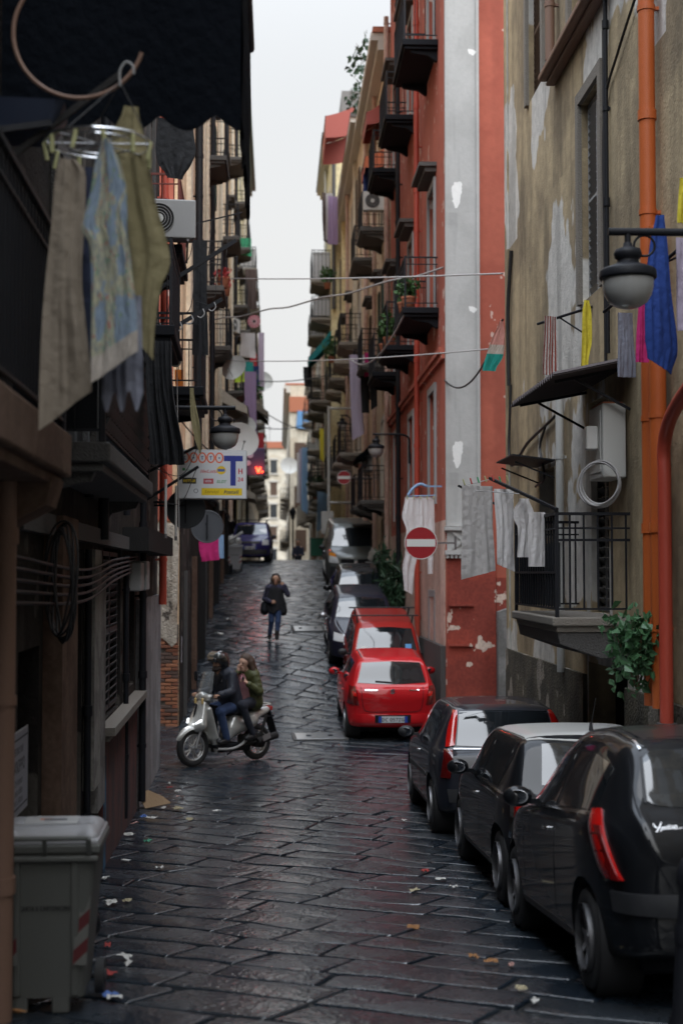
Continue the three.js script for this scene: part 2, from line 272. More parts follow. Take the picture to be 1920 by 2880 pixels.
// a balcony: slab with moulded edge and brackets, rails, posts and separate balusters
function balcony(f, Z0, Z1, y, proj, o = {}) {
  const g = part('balcony', f.g), [a, b] = xs(f, Z0, Z1), cx = (a + b) / 2, w = b - a, m = o.iron || K.iron, H = o.h || 1.0, t = o.t || 0.13;
  mesh('slab', [rb(w, t, proj, cx, y - t / 2, proj / 2 + 0.002, 0.02), rb(w - 0.1, 0.06, proj - 0.05, cx, y - t - 0.03, (proj - 0.05) / 2 + 0.002, 0.01)], o.slab || K.slab, g);
  if (!o.plain) for (const p of [a + 0.18, b - 0.18]) mesh('bracket', mv(rot(prism([[0, 0], [proj * 0.75, 0], [proj * 0.7, -0.05], [proj * 0.25, -0.1], [0.04, -0.2], [0, -0.2]], 0.1, 0.008), 0, -Math.PI / 2), p + 0.05, y - t - 0.062, 0.004), o.slab || K.slab, g);
  const z = proj - 0.05, zs = [[a + 0.03, b - 0.03]];
  mesh('rail', [bar([a + 0.03, y + H, 0.02], [a + 0.03, y + H, z], 0.03), bar([b - 0.03, y + H, 0.02], [b - 0.03, y + H, z], 0.03), bar([a + 0.015, y + H, z], [b - 0.015, y + H, z], 0.032), bar([a + 0.03, y + 0.08, 0.02], [a + 0.03, y + 0.08, z], 0.02), bar([b - 0.03, y + 0.08, 0.02], [b - 0.03, y + 0.08, z], 0.02), bar([a + 0.03, y + 0.08, z], [b - 0.03, y + 0.08, z], 0.02), bar([a + 0.03, y + H * 0.86, z], [b - 0.03, y + H * 0.86, z], 0.018), bar([a + 0.03, y + H * 0.86, 0.02], [a + 0.03, y + H * 0.86, z], 0.018), bar([b - 0.03, y + H * 0.86, 0.02], [b - 0.03, y + H * 0.86, z], 0.018)], m, g);
  for (const q of [a + 0.03, b - 0.03]) mesh('post', bar([q, y - 0.01, z], [q, y + H + 0.03, z], 0.035), m, g);
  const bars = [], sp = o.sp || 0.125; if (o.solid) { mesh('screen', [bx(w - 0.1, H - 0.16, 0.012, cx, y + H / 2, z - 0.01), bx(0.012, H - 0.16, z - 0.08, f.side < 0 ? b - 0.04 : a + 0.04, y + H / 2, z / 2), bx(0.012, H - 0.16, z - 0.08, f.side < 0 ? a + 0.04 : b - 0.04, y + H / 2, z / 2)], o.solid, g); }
  for (let x = a + 0.03 + sp; x < b - 0.06; x += sp) bars.push([x, z]);
  for (let q = 0.06; q < z - 0.04; q += sp) bars.push([a + 0.03, q], [b - 0.03, q]);
  const bg = bars.map(([x, q]) => rod([x, y + 0.08, q], [x, y + H, q], o.r || 0.009, 6));
  if (o.each) bg.forEach((q) => mesh('baluster', q, m, g)); else mesh('balusters', bg, m, g).userData.kind = 'stuff';
  return g;
}
function pipe(f, Z, y0, y1, r, m, out = 0.06, name = 'drainpipe') {
  const x = f.x(Z), g = [cyl(r, r, y1 - y0, x, (y0 + y1) / 2, out + r, 'y', 14)], k = [];
  const p = mesh(name, g, m, f.g);
  for (let y = y0 + 0.7; y < y1; y += 1.9) k.push(cyl(r + 0.008, r + 0.008, 0.05, x, y, out + r, 'y', 14), bx(0.04, 0.03, out + r, x, y, (out + r) / 2), cyl(r + 0.012, r + 0.012, 0.09, x, y + 0.9, out + r, 'y', 14));
  mesh('pipe_collars', k, m, p).userData.kind = 'stuff'; return p;
}
function band(f, y, h, d, m, Z0 = f.Zn, Z1 = f.Zf, name = 'cornice') { const [a, b] = xs(f, Z0, Z1); return mesh(name, [span(a, b, y, y + h * 0.55, 0.003, d * 0.6), span(a, b, y + h * 0.55, y + h, 0.003, d)], m, f.g); }
function roofOf(f, m = K.roofTile, deep = 7.2) { const [a, b] = xs(f, f.Zn, f.Zf); return mesh('roof', [span(a - 0.05, b + 0.05, f.y1, f.y1 + 0.16, -deep, 0.45)], m, f.g); }
// ---------------------------------------------------------------- right-hand row
const P = {
  beige: plaster([0.44, 0.345, 0.21], [0.27, 0.21, 0.13], { patch: 0.52, streak: 0.55, seed: 3, alt2: [0.6, 0.58, 0.54], patch2: 0.585, n: 1024, rpm: 0.125, sharp: 0.12, bump: 0.006 }),
  red: plaster([0.41, 0.108, 0.068], [0.36, 0.09, 0.057], { speck: 0.07, patch: 0.55, streak: 0.18, seed: 5, alt2: [0.58, 0.42, 0.36], patch2: 0.73, patchF: 30, n: 1024, rpm: 0.14 }),
  redLow: plaster([0.3, 0.055, 0.035], [0.24, 0.045, 0.03], { patch: 0.5, streak: 0.1, seed: 8, alt2: [0.62, 0.5, 0.42], patch2: 0.7, patchF: 14, rpm: 0.3 }),
  grey: plaster([0.44, 0.44, 0.43], [0.4, 0.4, 0.39], { speck: 0.05, patch: 0.5, streak: 0.2, seed: 9, alt2: [0.78, 0.78, 0.76], patch2: 0.7, patchF: 16, n: 1024, rpm: 0.2 }),
  greyLow: plaster([0.2, 0.2, 0.195], [0.14, 0.14, 0.135], { patch: 0.5, seed: 10, rpm: 0.4 }),
  cream: plaster([0.74, 0.63, 0.48], [0.64, 0.52, 0.38], { patch: 0.5, streak: 0.35, seed: 13 }),
  pink: plaster([0.58, 0.42, 0.35], [0.5, 0.33, 0.27], { patch: 0.5, streak: 0.3, seed: 14 }),
  yellow: plaster([0.7, 0.62, 0.38], [0.62, 0.52, 0.3], { patch: 0.52, streak: 0.3, seed: 15 }),
  ochre: plaster([0.76, 0.54, 0.34], [0.68, 0.46, 0.28], { patch: 0.5, streak: 0.35, seed: 16 }),
  drab: plaster([0.56, 0.48, 0.36], [0.42, 0.34, 0.25], { patch: 0.5, streak: 0.5, seed: 17 }),
  pale: plaster([0.62, 0.57, 0.47], [0.52, 0.46, 0.36], { patch: 0.5, streak: 0.3, seed: 18 }),
  mossy: plaster([0.1, 0.088, 0.062], [0.045, 0.042, 0.032], { patch: 0.48, streak: 0.4, seed: 19, alt2: [0.28, 0.25, 0.21], patch2: 0.66, rpm: 0.35, sharp: 0.16, bump: 0.02 }),
  darkWall: plaster([0.05, 0.044, 0.04], [0.03, 0.027, 0.026], { patch: 0.5, streak: 0.4, seed: 20, alt2: [0.11, 0.1, 0.09], patch2: 0.7, rpm: 0.25, bump: 0.012, spec: 0.2 }),  // dark stone and plaster, colour lowered further to carry the deep shade
  brownWall: plaster([0.15, 0.1, 0.076], [0.11, 0.07, 0.053], { spec: 0.2, patch: 0.52, streak: 0.3, seed: 22, rpm: 0.4 }),
  crumble: plaster([0.46, 0.4, 0.33], [0.34, 0.28, 0.22], { patch: 0.5, streak: 0.4, seed: 24, alt2: [0.11, 0.09, 0.075], patch2: 0.62, rpm: 0.5, bump: 0.03 }),
};
{ // beige house beside the parked cars
  const f = front('beige_house', 'tall weathered beige house with pale plaster patches beside the parked black cars', 'house', 3.5, -32, 21.5, -1, { y1: 15, y0: -0.5, m: P.beige });
  // balcony door behind the low balcony, small window, tall window, dark doorway below
  window_(f, 14.9, 15.75, 2.66, 5.0, { name: 'balcony_door', closed: 1, slats: 1, sp: 0.11, surround: 0 });
  window_(f, 17.85, 18.9, 3.55, 4.45, { surround: 0, frame: K.shutterDark });
  window_(f, 15.1, 16.1, 6.2, 8.5, { closed: 1, sp: 0.09, shutter: K.grey, trim: K.stone });
  window_(f, 4.0, 5.2, 6.2, 8.5, { closed: 1, shutter: K.grey, trim: K.stone });
  window_(f, 14.6, 16.6, 9.65, 11.6, { closed: 1, shutter: K.shutterBrown, trim: K.stone });
  window_(f, 18.4, 19.5, 9.65, 11.6, { closed: 1, shutter: K.shutterBrown, trim: K.stone });
  hole(f, 14.15, 15.95, 0, 2.1);
  hole(f, 8.7, 10.2, 0, 2.7, true);
  wallUp(f);
  mesh('door', [span(f.x(15.93), f.x(14.17), 0, 2.08, -0.36, -0.3)], K.black, f.g);
  mesh('door', [span(f.x(10.18), f.x(8.72), 0.2, 2.66, -0.36, -0.3)], K.shutterBrown, f.g);
  mesh('ledge', [rb(3.3, 0.09, 0.22, f.x(16), 9.35, 0.11, 0.03), rb(3.3, 0.05, 0.12, f.x(16), 9.28, 0.06, 0.02)], K.brownPipe, f.g);
  mesh('rendered_plinth', [span(f.x(21.48), f.x(16.02), -0.5, 1.95, 0.003, 0.05), span(f.x(14.1), f.x(10.3), -0.5, 1.95, 0.003, 0.05)], P.mossy, f.g);
  mesh('corner_strip', span(f.x(21.5), f.x(21.25), 1.96, 15, 0.003, 0.03), P.beige, f.g);
  pipe(f, 12.78, 1.9, 15, 0.075, K.orangePipe, 0.04); pipe(f, 12.5, 1.9, 6.2, 0.075, K.orangePipe, 0.04);
  mesh('drainpipe', [tube([[f.x(12.22), 1.7, 0.14], [f.x(12.22), 3.9, 0.14], [f.x(12.22), 4.2, 0.14], [f.x(12.05), 4.4, 0.14], [f.x(11.0), 4.75, 0.14], [f.x(10.4), 4.95, 0.14]], 0.06, 40, 12)], K.redPipe, f.g);
  mesh('pipe_foot', [cyl(0.09, 0.09, 0.16, f.x(12.22), 1.72, 0.14, 'y', 14)], K.stoneDark, f.g);
  pipe(f, 14.7, 5.4, 10, 0.025, K.iron, 0.02, 'conduit'); pipe(f, 17.4, 9.5, 12, 0.06, K.brownPipe, 0.05); pipe(f, 17.1, 1.9, 5.3, 0.05, K.whiteDull, 0.03);
  // conduits and cables that run over the plaster
  mesh('cable', [tube([[f.x(12.6), 9.0, 0.03], [f.x(14.2), 8.4, 0.04], [f.x(14.8), 8.1, 0.03], [f.x(14.85), 6.2, 0.03]], 0.015, 30, 6), tube([[f.x(14.85), 8.9, 0.03], [f.x(14.86), 5.2, 0.03]], 0.018, 4, 6), tube([[f.x(21), 5.9, 0.03], [f.x(21), 4.75, 0.05], [f.x(19.4), 4.9, 0.05], [f.x(17.6), 5.05, 0.04]], 0.022, 24, 6), tube([[f.x(18.2), 5.0, 0.04], [f.x(18.5), 4.75, 0.06], [f.x(18.2), 4.35, 0.06], [f.x(18.9), 4.25, 0.05]], 0.016, 24, 6), tube([[f.x(20.9), 7.9, 0.03], [f.x(21.1), 7.0, 0.05], [f.x(21.1), 5.9, 0.04]], 0.03, 20, 6)], K.cable, f.g);
  // the low balcony
  const g = balcony(f, 13.9, 16.35, 2.66, 0.8, { each: 1, h: 1.02, t: 0.09, slab: K.stone, plain: 1, sp: 0.14, r: 0.011 });
  mesh('slab_base', [mv(rot(prism([[0, 0], [0.72, 0], [0.7, -0.1], [0.3, -0.24], [0, -0.24]], 2.3, 0.01), 0, -Math.PI / 2), f.x(13.98), 2.5, 0.01)], K.stoneDark, g);
  mesh('middle_rail', [bar([f.x(13.93), 3.42, 0.02], [f.x(13.93), 3.42, 0.75], 0.025), bar([f.x(16.3), 3.1, 0.75], [f.x(13.93), 3.1, 0.75], 0.025)], K.iron, g);
  mesh('screen', [span(f.x(16.3), f.x(14.0), 2.76, 3.4, 0.7, 0.71)], K.shutterDark, g);
}
{ // corrugated canopy over that balcony: every ridge is in the sheet
  const sh = grid(84, 3, (u, v) => [2.68 + 0.84 * v, 5.03 + 0.18 * v + 0.028 * Math.sin(u * 84 * Math.PI * 2 / 4), -13.7 - 2.5 * u]);
  const under = grid(84, 3, (u, v) => [3.52 - 0.84 * v, 5.015 + 0.18 * (1 - v) + 0.02 * Math.sin(u * 84 * Math.PI * 2 / 4), -13.7 - 2.5 * u]);
  const t = thing('corrugated_canopy', 'dark corrugated sheet canopy on iron arms above the low balcony', 'canopy');
  mesh('sheet', [sh, under], withGrain(mat(0.055, 0.04, 0.04, 0.7, { side: THREE.DoubleSide }), 2, 0.004), t);
  for (const z of [-13.95, -15.95]) mesh('arm', [bar([3.5, 5.14, z], [2.74, 4.99, z], 0.03), bar([3.5, 4.72, z], [2.95, 5.02, z], 0.025)], K.iron, t);
  const c2 = thing('window_canopy', 'small black metal canopy over the little window of the beige house', 'canopy');
  mesh('sheet', mv(rot(bx(0.55, 0.02, 1.3), 0, 0, -0.12), 3.22, 4.55, -18.4), K.iron, c2); mesh('arm', [bar([3.5, 4.3, -17.85], [3.0, 4.5, -17.85], 0.02), bar([3.5, 4.3, -18.95], [3.0, 4.5, -18.95], 0.02)], K.iron, c2);
}
{ // red corner house, its end wall looking down the street
  const f = front('red_house', 'tall red corner house with grey corner pilaster and stacked black balconies', 'house', 3.2, 27, 40, -1, { y1: 20, y0: -0.6, m: P.red });
  const D = { hood: 1, shutter: K.shutterDark, closed: 1, trim: K.grey };
  for (const [a, b] of [[28.6, 29.7], [33.2, 34.3], [37.5, 38.6]]) { window_(f, a, b, 4.5, 6.8, { ...D, hood: 0 }); window_(f, a, b, 8.38, 11.0, D); window_(f, a, b, 13.8, 16.4, D); }
  window_(f, 28.7, 29.6, 1.2, 2.6, { ...D, hood: 0 }); window_(f, 31.6, 32.4, 17.2, 18.6, { ...D, hood: 0 });
  wallUp(f, 9);
  for (const [a, b] of [[28, 30.4], [32.7, 34.9], [37.1, 39.1]]) { balcony(f, a, b, 8.38, 0.72, { slab: K.black, each: a < 31, sp: 0.2 }); balcony(f, a, b, 13.8, 0.72, { slab: K.black, each: a < 31, sp: 0.2 }); }
  band(f, 7.2, 0.22, 0.12, P.red); band(f, 19.6, 0.4, 0.5, K.slab);
  mesh('plinth', [span(f.x(39.8), f.x(27.02), -0.6, 1.7, 0.003, 0.1)], K.stoneDark, f.g);
  mesh('plaster_band', [span(f.x(39.8), f.x(27.02), 1.705, 4.1, 0.003, 0.03)], P.pink, f.g);
  pipe(f, 31.3, 0.5, 19, 0.06, K.redPipe); pipe(f, 36.2, 1, 19, 0.06, K.iron); pipe(f, 40, 1, 19, 0.07, P.pink, 0.05);
  roofOf(f);
  // end wall: everything below is laid on its face (the plane z = -27), looking towards the camera
  const e = part('end_wall', f.g, [0, 0, 0], Math.PI / 2);        // its x runs into the block, its z towards the viewer
  mesh('pilaster', [span(0.0, 0.66, 3.98, 19.6, 0.004, 0.1)], P.grey, e);
  mesh('pilaster_edge', [span(0.6, 0.655, 3.98, 19.6, 0.1, 0.13), span(0.005, 0.05, 3.98, 19.6, 0.1, 0.12)], P.grey, e);
  mesh('capital', [span(-0.03, 0.72, 3.9, 3.97, 0.004, 0.17), span(0.02, 0.64, 3.52, 3.9, 0.004, 0.1), span(-0.02, 0.7, 3.44, 3.52, 0.004, 0.14), ...[...Array(9)].map((_, i) => span(0.0 + i * 0.08, 0.05 + i * 0.08, 3.37, 3.44, 0.004, 0.12))], P.grey, e);
  mesh('capital_relief', [bar([0.12, 3.56, 0.11], [0.54, 3.86, 0.11], 0.05), bar([0.12, 3.86, 0.11], [0.54, 3.56, 0.11], 0.05), cyl(0.07, 0.07, 0.06, 0.33, 3.71, 0.12, 'z', 14)], P.grey, e);
  mesh('painted_base', [span(0.02, 0.95, -0.5, 3.36, 0.004, 0.05), span(0.96, 5.9, -0.5, 3.0, 0.004, 0.03)], P.redLow, e);
  mesh('ledge', [span(0.05, 0.52, 2.46, 2.5, 0.05, 0.1)], P.redLow, e); mesh('ledge', [span(0.05, 0.52, 1.7, 1.74, 0.05, 0.1)], P.redLow, e);
  mesh('grey_pier', [mv(prism([[0, 0], [0.44, 0], [0.44, 3.0], [0, 2.85]], 0.2, 0.01), 0.97, -0.5, 0.03)], P.greyLow, e);
  mesh('graffiti', mv(new THREE.PlaneGeometry(0.42, 0.42), 0.6, 1.25, 0.056), new THREE.MeshStandardMaterial({ roughness: 0.8, transparent: true, map: canvas(128, 128, (c) => { c.strokeStyle = '#140808'; c.lineWidth = 9; c.beginPath(); c.arc(78, 66, 26, -0.9, 4.6); c.stroke(); c.beginPath(); c.moveTo(104, 70); c.lineTo(74, 72); c.stroke(); c.beginPath(); c.moveTo(96, 74); c.lineTo(92, 116); c.stroke(); c.fillStyle = '#140808'; c.beginPath(); c.arc(26, 56, 8, 0, 7); c.fill(); }) }), e);
}
{ // cream and pink house next to it
  const f = front('cream_house', 'narrow cream house with pink drainpipes and red tin awnings behind the red house', 'house', 3.15, 40.15, 48.6, -1, { y1: 18.6, y0: 0, m: P.cream });
  for (const [a, b] of [[41.6, 42.6], [45.6, 46.6]]) for (const y of [5.2, 9.2, 13.2]) window_(f, a, b, y + 0.02, y + 2.4, { open: y === 9.2, closed: y !== 9.2, shutter: a < 43 ? K.shutterGreen : K.shutterBrown, hood: y === 9.2 });
  window_(f, 41.5, 43.2, 2.4, 4.7, { closed: 1, surround: 0 }); window_(f, 45.2, 46.8, 2.7, 4.8, { closed: 1, surround: 0, shutter: K.shutterBrown }); wallUp(f);
  for (const y of [5.2, 9.2, 13.2]) { balcony(f, 41.1, 43.1, y, 0.75, { slab: K.slab, sp: 0.15 }); balcony(f, 45.1, 47.1, y, 0.75, { slab: K.slab, sp: 0.15 }); }
  pipe(f, 44.2, 2.6, 18.4, 0.07, P.pink); pipe(f, 48.3, 3, 18.4, 0.08, P.pink); band(f, 18.1, 0.5, 0.5, K.trim); roofOf(f);
}
{ // amber house below the crest, lower than its neighbours
  const f = front('amber_house', 'amber house with green and brown shutters between the cream house and the crest', 'house', 2.95, 48.7, 65.8, -1, { y1: 18.9, y0: 1, m: P.cream });
  const cols = [[50.2, 51.3], [54.6, 55.7], [59.4, 60.5], [63.4, 64.5]];
  cols.forEach(([a, b], i) => { for (const y of [7.3, 11.2, 15.1]) window_(f, a, b, y + 0.02, y + 2.35, { open: (i + Math.round(y)) % 3 === 0, closed: (i + Math.round(y)) % 3 !== 0, shutter: [K.shutterBrown, K.shutterGreen, K.grey][i % 3], hood: y === 11.2 }); });
  for (const [a, b] of [[49.6, 51.8], [54, 56], [58.6, 61]]) window_(f, a, b, 3.9, 6.2, { closed: 1, surround: 0, shutter: K.shutterDark }); wallUp(f);
  cols.forEach(([a, b], i) => { for (const y of [7.3, 11.2, 15.1]) if ((i * 3 + Math.round(y)) % 3) balcony(f, a - 0.6, b + 0.6, y, 0.8, { slab: i % 2 ? K.slabPale : K.stone, sp: 0.17, r: 0.012, solid: (i + Math.round(y)) % 5 === 0 ? K.grey : 0 }); });
  mesh('pilaster', span(f.x(53.2), f.x(52.6), 3, 18.8, 0.003, 0.14), P.pale, f.g); mesh('pilaster', span(f.x(62.4), f.x(61.8), 3, 18.8, 0.003, 0.14), P.yellow, f.g);
  pipe(f, 57.4, 3.5, 18.8, 0.07, P.pink); band(f, 18.5, 0.4, 0.45, K.trim); band(f, 10.9, 0.2, 0.12, P.pale); roofOf(f, K.slab);
}
{ // yellow house standing a step forward, its end wall in view
  const f = front('yellow_house', 'tall yellow house with a bare end wall and rooftop cabin at the crest', 'house', 2.5, 66, 76, -1, { y1: 23.6, y0: 1, m: P.yellow });
  const cols = [[67.2, 68.4], [72.2, 73.4]];
  cols.forEach(([a, b], i) => { for (const y of [7.3, 11.2, 15.1, 19]) window_(f, a, b, y + 0.02, y + 2.35, { closed: 1, shutter: [K.shutterBrown, K.grey][i % 2] }); window_(f, a, b + 0.8, 3.9, 6, { closed: 1, surround: 0 }); }); wallUp(f);
  cols.forEach(([a, b], i) => { for (const y of [7.3, 11.2, 15.1, 16.9]) if (y < 16 || i === 0) balcony(f, a - 0.7, b + 0.8, y, 0.95, { slab: K.stone, sp: 0.18, r: 0.013, solid: y > 14 ? K.grey : 0, h: y > 16 ? 1.4 : 1 }); });
  pipe(f, 70.4, 3.5, 23.4, 0.07, K.whiteDull); band(f, 23.2, 0.4, 0.4, K.trim); roofOf(f, K.slab);
  mesh('rooftop_cabin', [span(f.x(72), f.x(66.4), 23.8, 25.9, -3.6, -0.5)], withGrain(mat(0.2, 0.19, 0.18, 0.8), 1, 0.01), f.g);
  const e = part('end_wall', f.g, [0, 0, 0], Math.PI / 2); mesh('corner_pipe', cyl(0.09, 0.09, 8, 0.1, 19.4, 0.12, 'y', 12), K.stoneDark, e); mesh('window', span(1.0, 1.7, 20.2, 21.6, 0.004, 0.06), K.shutterBrown, e);
}
{ // the next one down, drab, many balconies
  const f = front('drab_house', 'drab brown house hung with laundry and awnings beyond the crest on the right', 'house', 2.75, 76.2, 122, -1, { y1: 18.5, y0: -3, m: P.drab });
  const cols = []; for (let Z = 78; Z < 118; Z += 6.2) cols.push([Z, Z + 1.3]);
  cols.forEach(([a, b], i) => { for (const y of [7, 10.9, 14.6]) window_(f, a, b, y + 0.02, y + 2.3, { closed: 1, shutter: [K.shutterGreen, K.shutterBrown, K.grey][(i + y | 0) % 3] }); window_(f, a, b + 1, 3.4, 5.6, { closed: 1, surround: 0 }); });
  wallUp(f);
  cols.forEach(([a, b], i) => { for (const y of [7, 10.9, 14.6]) if ((i + Math.round(y)) % 3) balcony(f, a - 0.7, b + 0.9, y, 0.85, { slab: K.slabPale, sp: 0.2, r: 0.014, solid: (i * 7 + Math.round(y)) % 4 === 0 ? K.whiteDull : 0 }); });
  for (let k = 0; k < 4; k++) pipe(f, 82 + k * 10.5, 2, 18, 0.08, k & 1 ? K.whiteDull : P.pink); band(f, 18, 0.5, 0.5, K.trim); roofOf(f);
}
{ // pale houses that close the view
  const f = front('pale_house', 'pale house with red eaves band closing the street on the right', 'house', 1.15, 130, 190, -1, { y1: 20.3, y0: -6, m: P.pale });
  for (let i = 0; i < 6; i++) for (const y of [6, 10, 14.2]) window_(f, 133 + i * 9, 134.8 + i * 9, y, y + 2.4, { closed: 1, shutter: K.shutterBrown });
  wallUp(f, 14); band(f, 19.6, 0.7, 0.6, K.trim); roofOf(f, K.roofTile, 14);
  for (let i = 0; i < 6; i++) for (const y of [6, 10]) balcony(f, 132.4 + i * 9, 135.4 + i * 9, y, 0.9, { slab: K.stone, sp: 0.25, r: 0.018 });
  const e = part('end_wall', f.g, [0, 0, 0], Math.PI / 2); mesh('eaves_band', span(-0.1, 4, 17.8, 19.2, 0.003, 0.2), K.terracotta, e); mesh('blue_tarpaulin', mv(rot(bx(2.0, 1.6, 0.05), 0, 0, -0.1), 1.6, 17.0, 0.3), mat(0.09, 0.22, 0.42, 0.5), e);
  for (const [x, y] of [[0.9, 13], [2.2, 13], [0.9, 9], [2.2, 9], [1.0, 5], [2.3, 5]]) mesh('window', [span(x - 0.5, x + 0.5, y, y + 2, 0.003, 0.06)], K.shutterBrown, e);
  const q = thing('far_house', 'distant pale house with red roof parapet at the end of the street', 'house', [-3, -8, -262]);
  mesh('wall', span(-9, 7.5, 0, 34, -10, 0), P.pale, q); mesh('parapet', span(-9.3, 7.8, 34, 35.2, -10.2, 0.3), K.roofTile, q);
  for (let i = 0; i < 5; i++) for (let k = 0; k < 5; k++) { const w = mesh('window', span(-7 + i * 2.9, -5.8 + i * 2.9, 13 + k * 4.1, 15.4 + k * 4.1, 0.004, 0.1), k % 2 ? K.shutterBrown : K.pane, q); mesh('surround', [span(-7.25 + i * 2.9, -5.55 + i * 2.9, 15.44 + k * 4.1, 15.8 + k * 4.1, 0.004, 0.2), span(-7.25 + i * 2.9, -5.55 + i * 2.9, 12.7 + k * 4.1, 12.96 + k * 4.1, 0.004, 0.25)], K.trim, w); }
}
// ---------------------------------------------------------------- left-hand row
const wallL = (Z) => -1.42 - 0.0215 * Z;                // face of the near left house
{
  const f = front('dark_house', 'dark house with shuttered shop doors and low balconies beside the waste bin', 'house', wallL(-32), -32, 22.9, 1, { y1: 11.5, y0: -0.5, m: P.darkWall, turn: 0.0215 });
  hole(f, 11.05, 12.45, -0.2, 3.3); hole(f, 14.25, 16.2, 1.62, 3.35); hole(f, 9.0, 9.9, -0.2, 2.6); hole(f, 16.6, 18.2, 1.7, 3.3);
  window_(f, 10.4, 11.4, 4.0, 6.2, { closed: 1, trim: K.stoneDark }); window_(f, 12.5, 13.5, 4.0, 6.2, { closed: 1, trim: K.stoneDark }); window_(f, 17, 18, 6.0, 8.2, { closed: 1, trim: K.stoneDark }); window_(f, 20, 21, 5.65, 7.4, { closed: 1, trim: K.stoneDark }); window_(f, 6.2, 7.4, 3.92, 6.1, { closed: 1, trim: K.stoneDark }); window_(f, 20, 21, 8.3, 10.2, { closed: 1, shutter: K.shutterBrown, trim: K.stoneDark });
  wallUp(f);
  const S = (Z0, Z1, y0, y1, d0, d1) => { const [a, b] = xs(f, Z0, Z1); return span(a, b, y0, y1, d0, d1); };
  mesh('door', [S(11.07, 12.43, -0.2, 3.28, -0.34, -0.3), ...[0, 1, 2, 3].flatMap((k) => [S(11.15 + (k & 1) * 0.66, 11.7 + (k & 1) * 0.66, 0.5 + (k >> 1) * 1.3, 1.55 + (k >> 1) * 1.3, -0.3, -0.285)])], K.black, f.g);
  mesh('door', [S(9.02, 9.88, -0.2, 2.58, -0.3, -0.25)], K.dark, f.g);
  { const g = part('shop_shutter', f.g); for (const s of [0, 1]) { const [a, b] = xs(f, 14.3 + s * 0.95, 15.2 + s * 0.95), l = louvre(b - a, 1.66, (a + b) / 2, 2.49, -0.05, 0.085); const leaf = mesh('shutter', l.frame, K.shutterDark, g); l.slats.forEach((q) => mesh('slat', q, K.shutterDark, leaf)); } }
  mesh('shop_door', [S(16.62, 18.18, 1.7, 3.28, -0.3, -0.26)], K.black, f.g);
  mesh('ledge', [S(13.9, 18.3, 1.52, 1.6, 0.003, 0.16), S(13.95, 18.25, 1.46, 1.52, 0.003, 0.1)], K.stone, f.g);
  mesh('painted_panel', [S(13.95, 18.2, -0.4, 1.455, 0.003, 0.045)], plaster([0.1, 0.035, 0.03], [0.06, 0.03, 0.03], { seed: 31, rpm: 0.5, streak: 0.5 }), f.g);
  mesh('blue_stripe', [S(13.97, 14.2, -0.3, 1.3, 0.045, 0.05)], plaster([0.03, 0.11, 0.2], [0.03, 0.05, 0.07], { seed: 32, rpm: 0.7 }), f.g);
  mesh('pilaster', [S(10.05, 10.95, -0.4, 3.5, 0.003, 0.14)], P.brownWall, f.g); mesh('pilaster_foot', [S(10.0, 11.0, -0.4, 0.9, 0.14, 0.18)], P.darkWall, f.g);
  mesh('stone_jamb', [S(12.55, 13.1, 1.2, 3.3, 0.003, 0.1)], plaster([0.24, 0.23, 0.21], [0.15, 0.14, 0.13], { seed: 33, rpm: 0.6 }), f.g);
  mesh('stone_jamb', [S(13.2, 13.85, 0.9, 3.1, 0.003, 0.07)], plaster([0.2, 0.19, 0.18], [0.12, 0.11, 0.1], { seed: 34, rpm: 0.6 }), f.g);
  mesh('rendered_wall', [S(18.45, 22.88, -0.4, 2.75, 0.003, 0.06)], plaster([0.24, 0.235, 0.24], [0.17, 0.165, 0.17], { seed: 35, rpm: 0.35 }), f.g);
  mesh('awning_box', [S(16.4, 21.8, 3.35, 3.62, 0.003, 0.3)], K.dark, f.g);
  mesh('shop_lintel', [S(8.6, 16.3, 3.36, 3.5, 0.003, 0.09)], K.stoneDark, f.g);
  pipe(f, 7.9, -0.2, 3.7, 0.07, K.brownPipe, 0.02); pipe(f, 13.15, 3.4, 11.3, 0.05, K.iron); pipe(f, 18.3, 0.2, 6, 0.045, K.iron); pipe(f, 22.3, 2.6, 11.3, 0.06, K.redPipe); pipe(f, 12.5, 0.3, 3.3, 0.03, K.iron, 0.02, 'conduit'); pipe(f, 16.45, 0.3, 3.3, 0.03, K.iron, 0.02, 'conduit');
  mesh('meter_box', rb(0.5, 0.34, 0.18, f.x(17.0), 3.05, 0.1, 0.02), K.grey, f.g); mesh('meter_box', rb(0.5, 0.36, 0.2, f.x(17.7), 3.06, 0.11, 0.02), K.grey, f.g);
  mesh('cable', [0, 1, 2, 3, 4].map((k) => tube([[f.x(8.4), 3.2 - k * 0.07, 0.04], [f.x(11), 3.12 - k * 0.06, 0.17], [f.x(14), 3.22 - k * 0.05, 0.13], [f.x(18), 3.3 - k * 0.04, 0.05]], 0.012, 30, 6)), K.cable, f.g);
  // near balcony with thin pale bars, brown slab
  const b1 = balcony(f, 4.2, 8.5, 3.92, 0.38, { solid: K.black, t: 0.26, slab: P.brownWall, each: 1, r: 0.006, sp: 0.11, plain: 1, h: 1.1 });  // black panel added behind the bars, standing in for a shaded recess
  mesh('corbel', [mv(rot(prism([[0, 0], [0.34, 0], [0.3, -0.14], [0, -0.3]], 0.4, 0.01), 0, -Math.PI / 2), f.x(8.35), 3.62, 0.005)], P.brownWall, b1);
  const b2 = balcony(f, 9.6, 14, 3.98, 0.5, { t: 0.14, slab: K.stoneDark, solid: K.black, h: 1.1, sp: 0.2 });
  for (let k = 0; k < 9; k++) mesh('louvre_slat', mv(rot(bx(4.2, 0.075, 0.015), 0.5), f.x(11.8), 4.12 + k * 0.11, 0.465), K.shutterDark, b2);
  balcony(f, 16.5, 18.5, 5.98, 0.58, { each: 1, slab: K.black, sp: 0.16 });
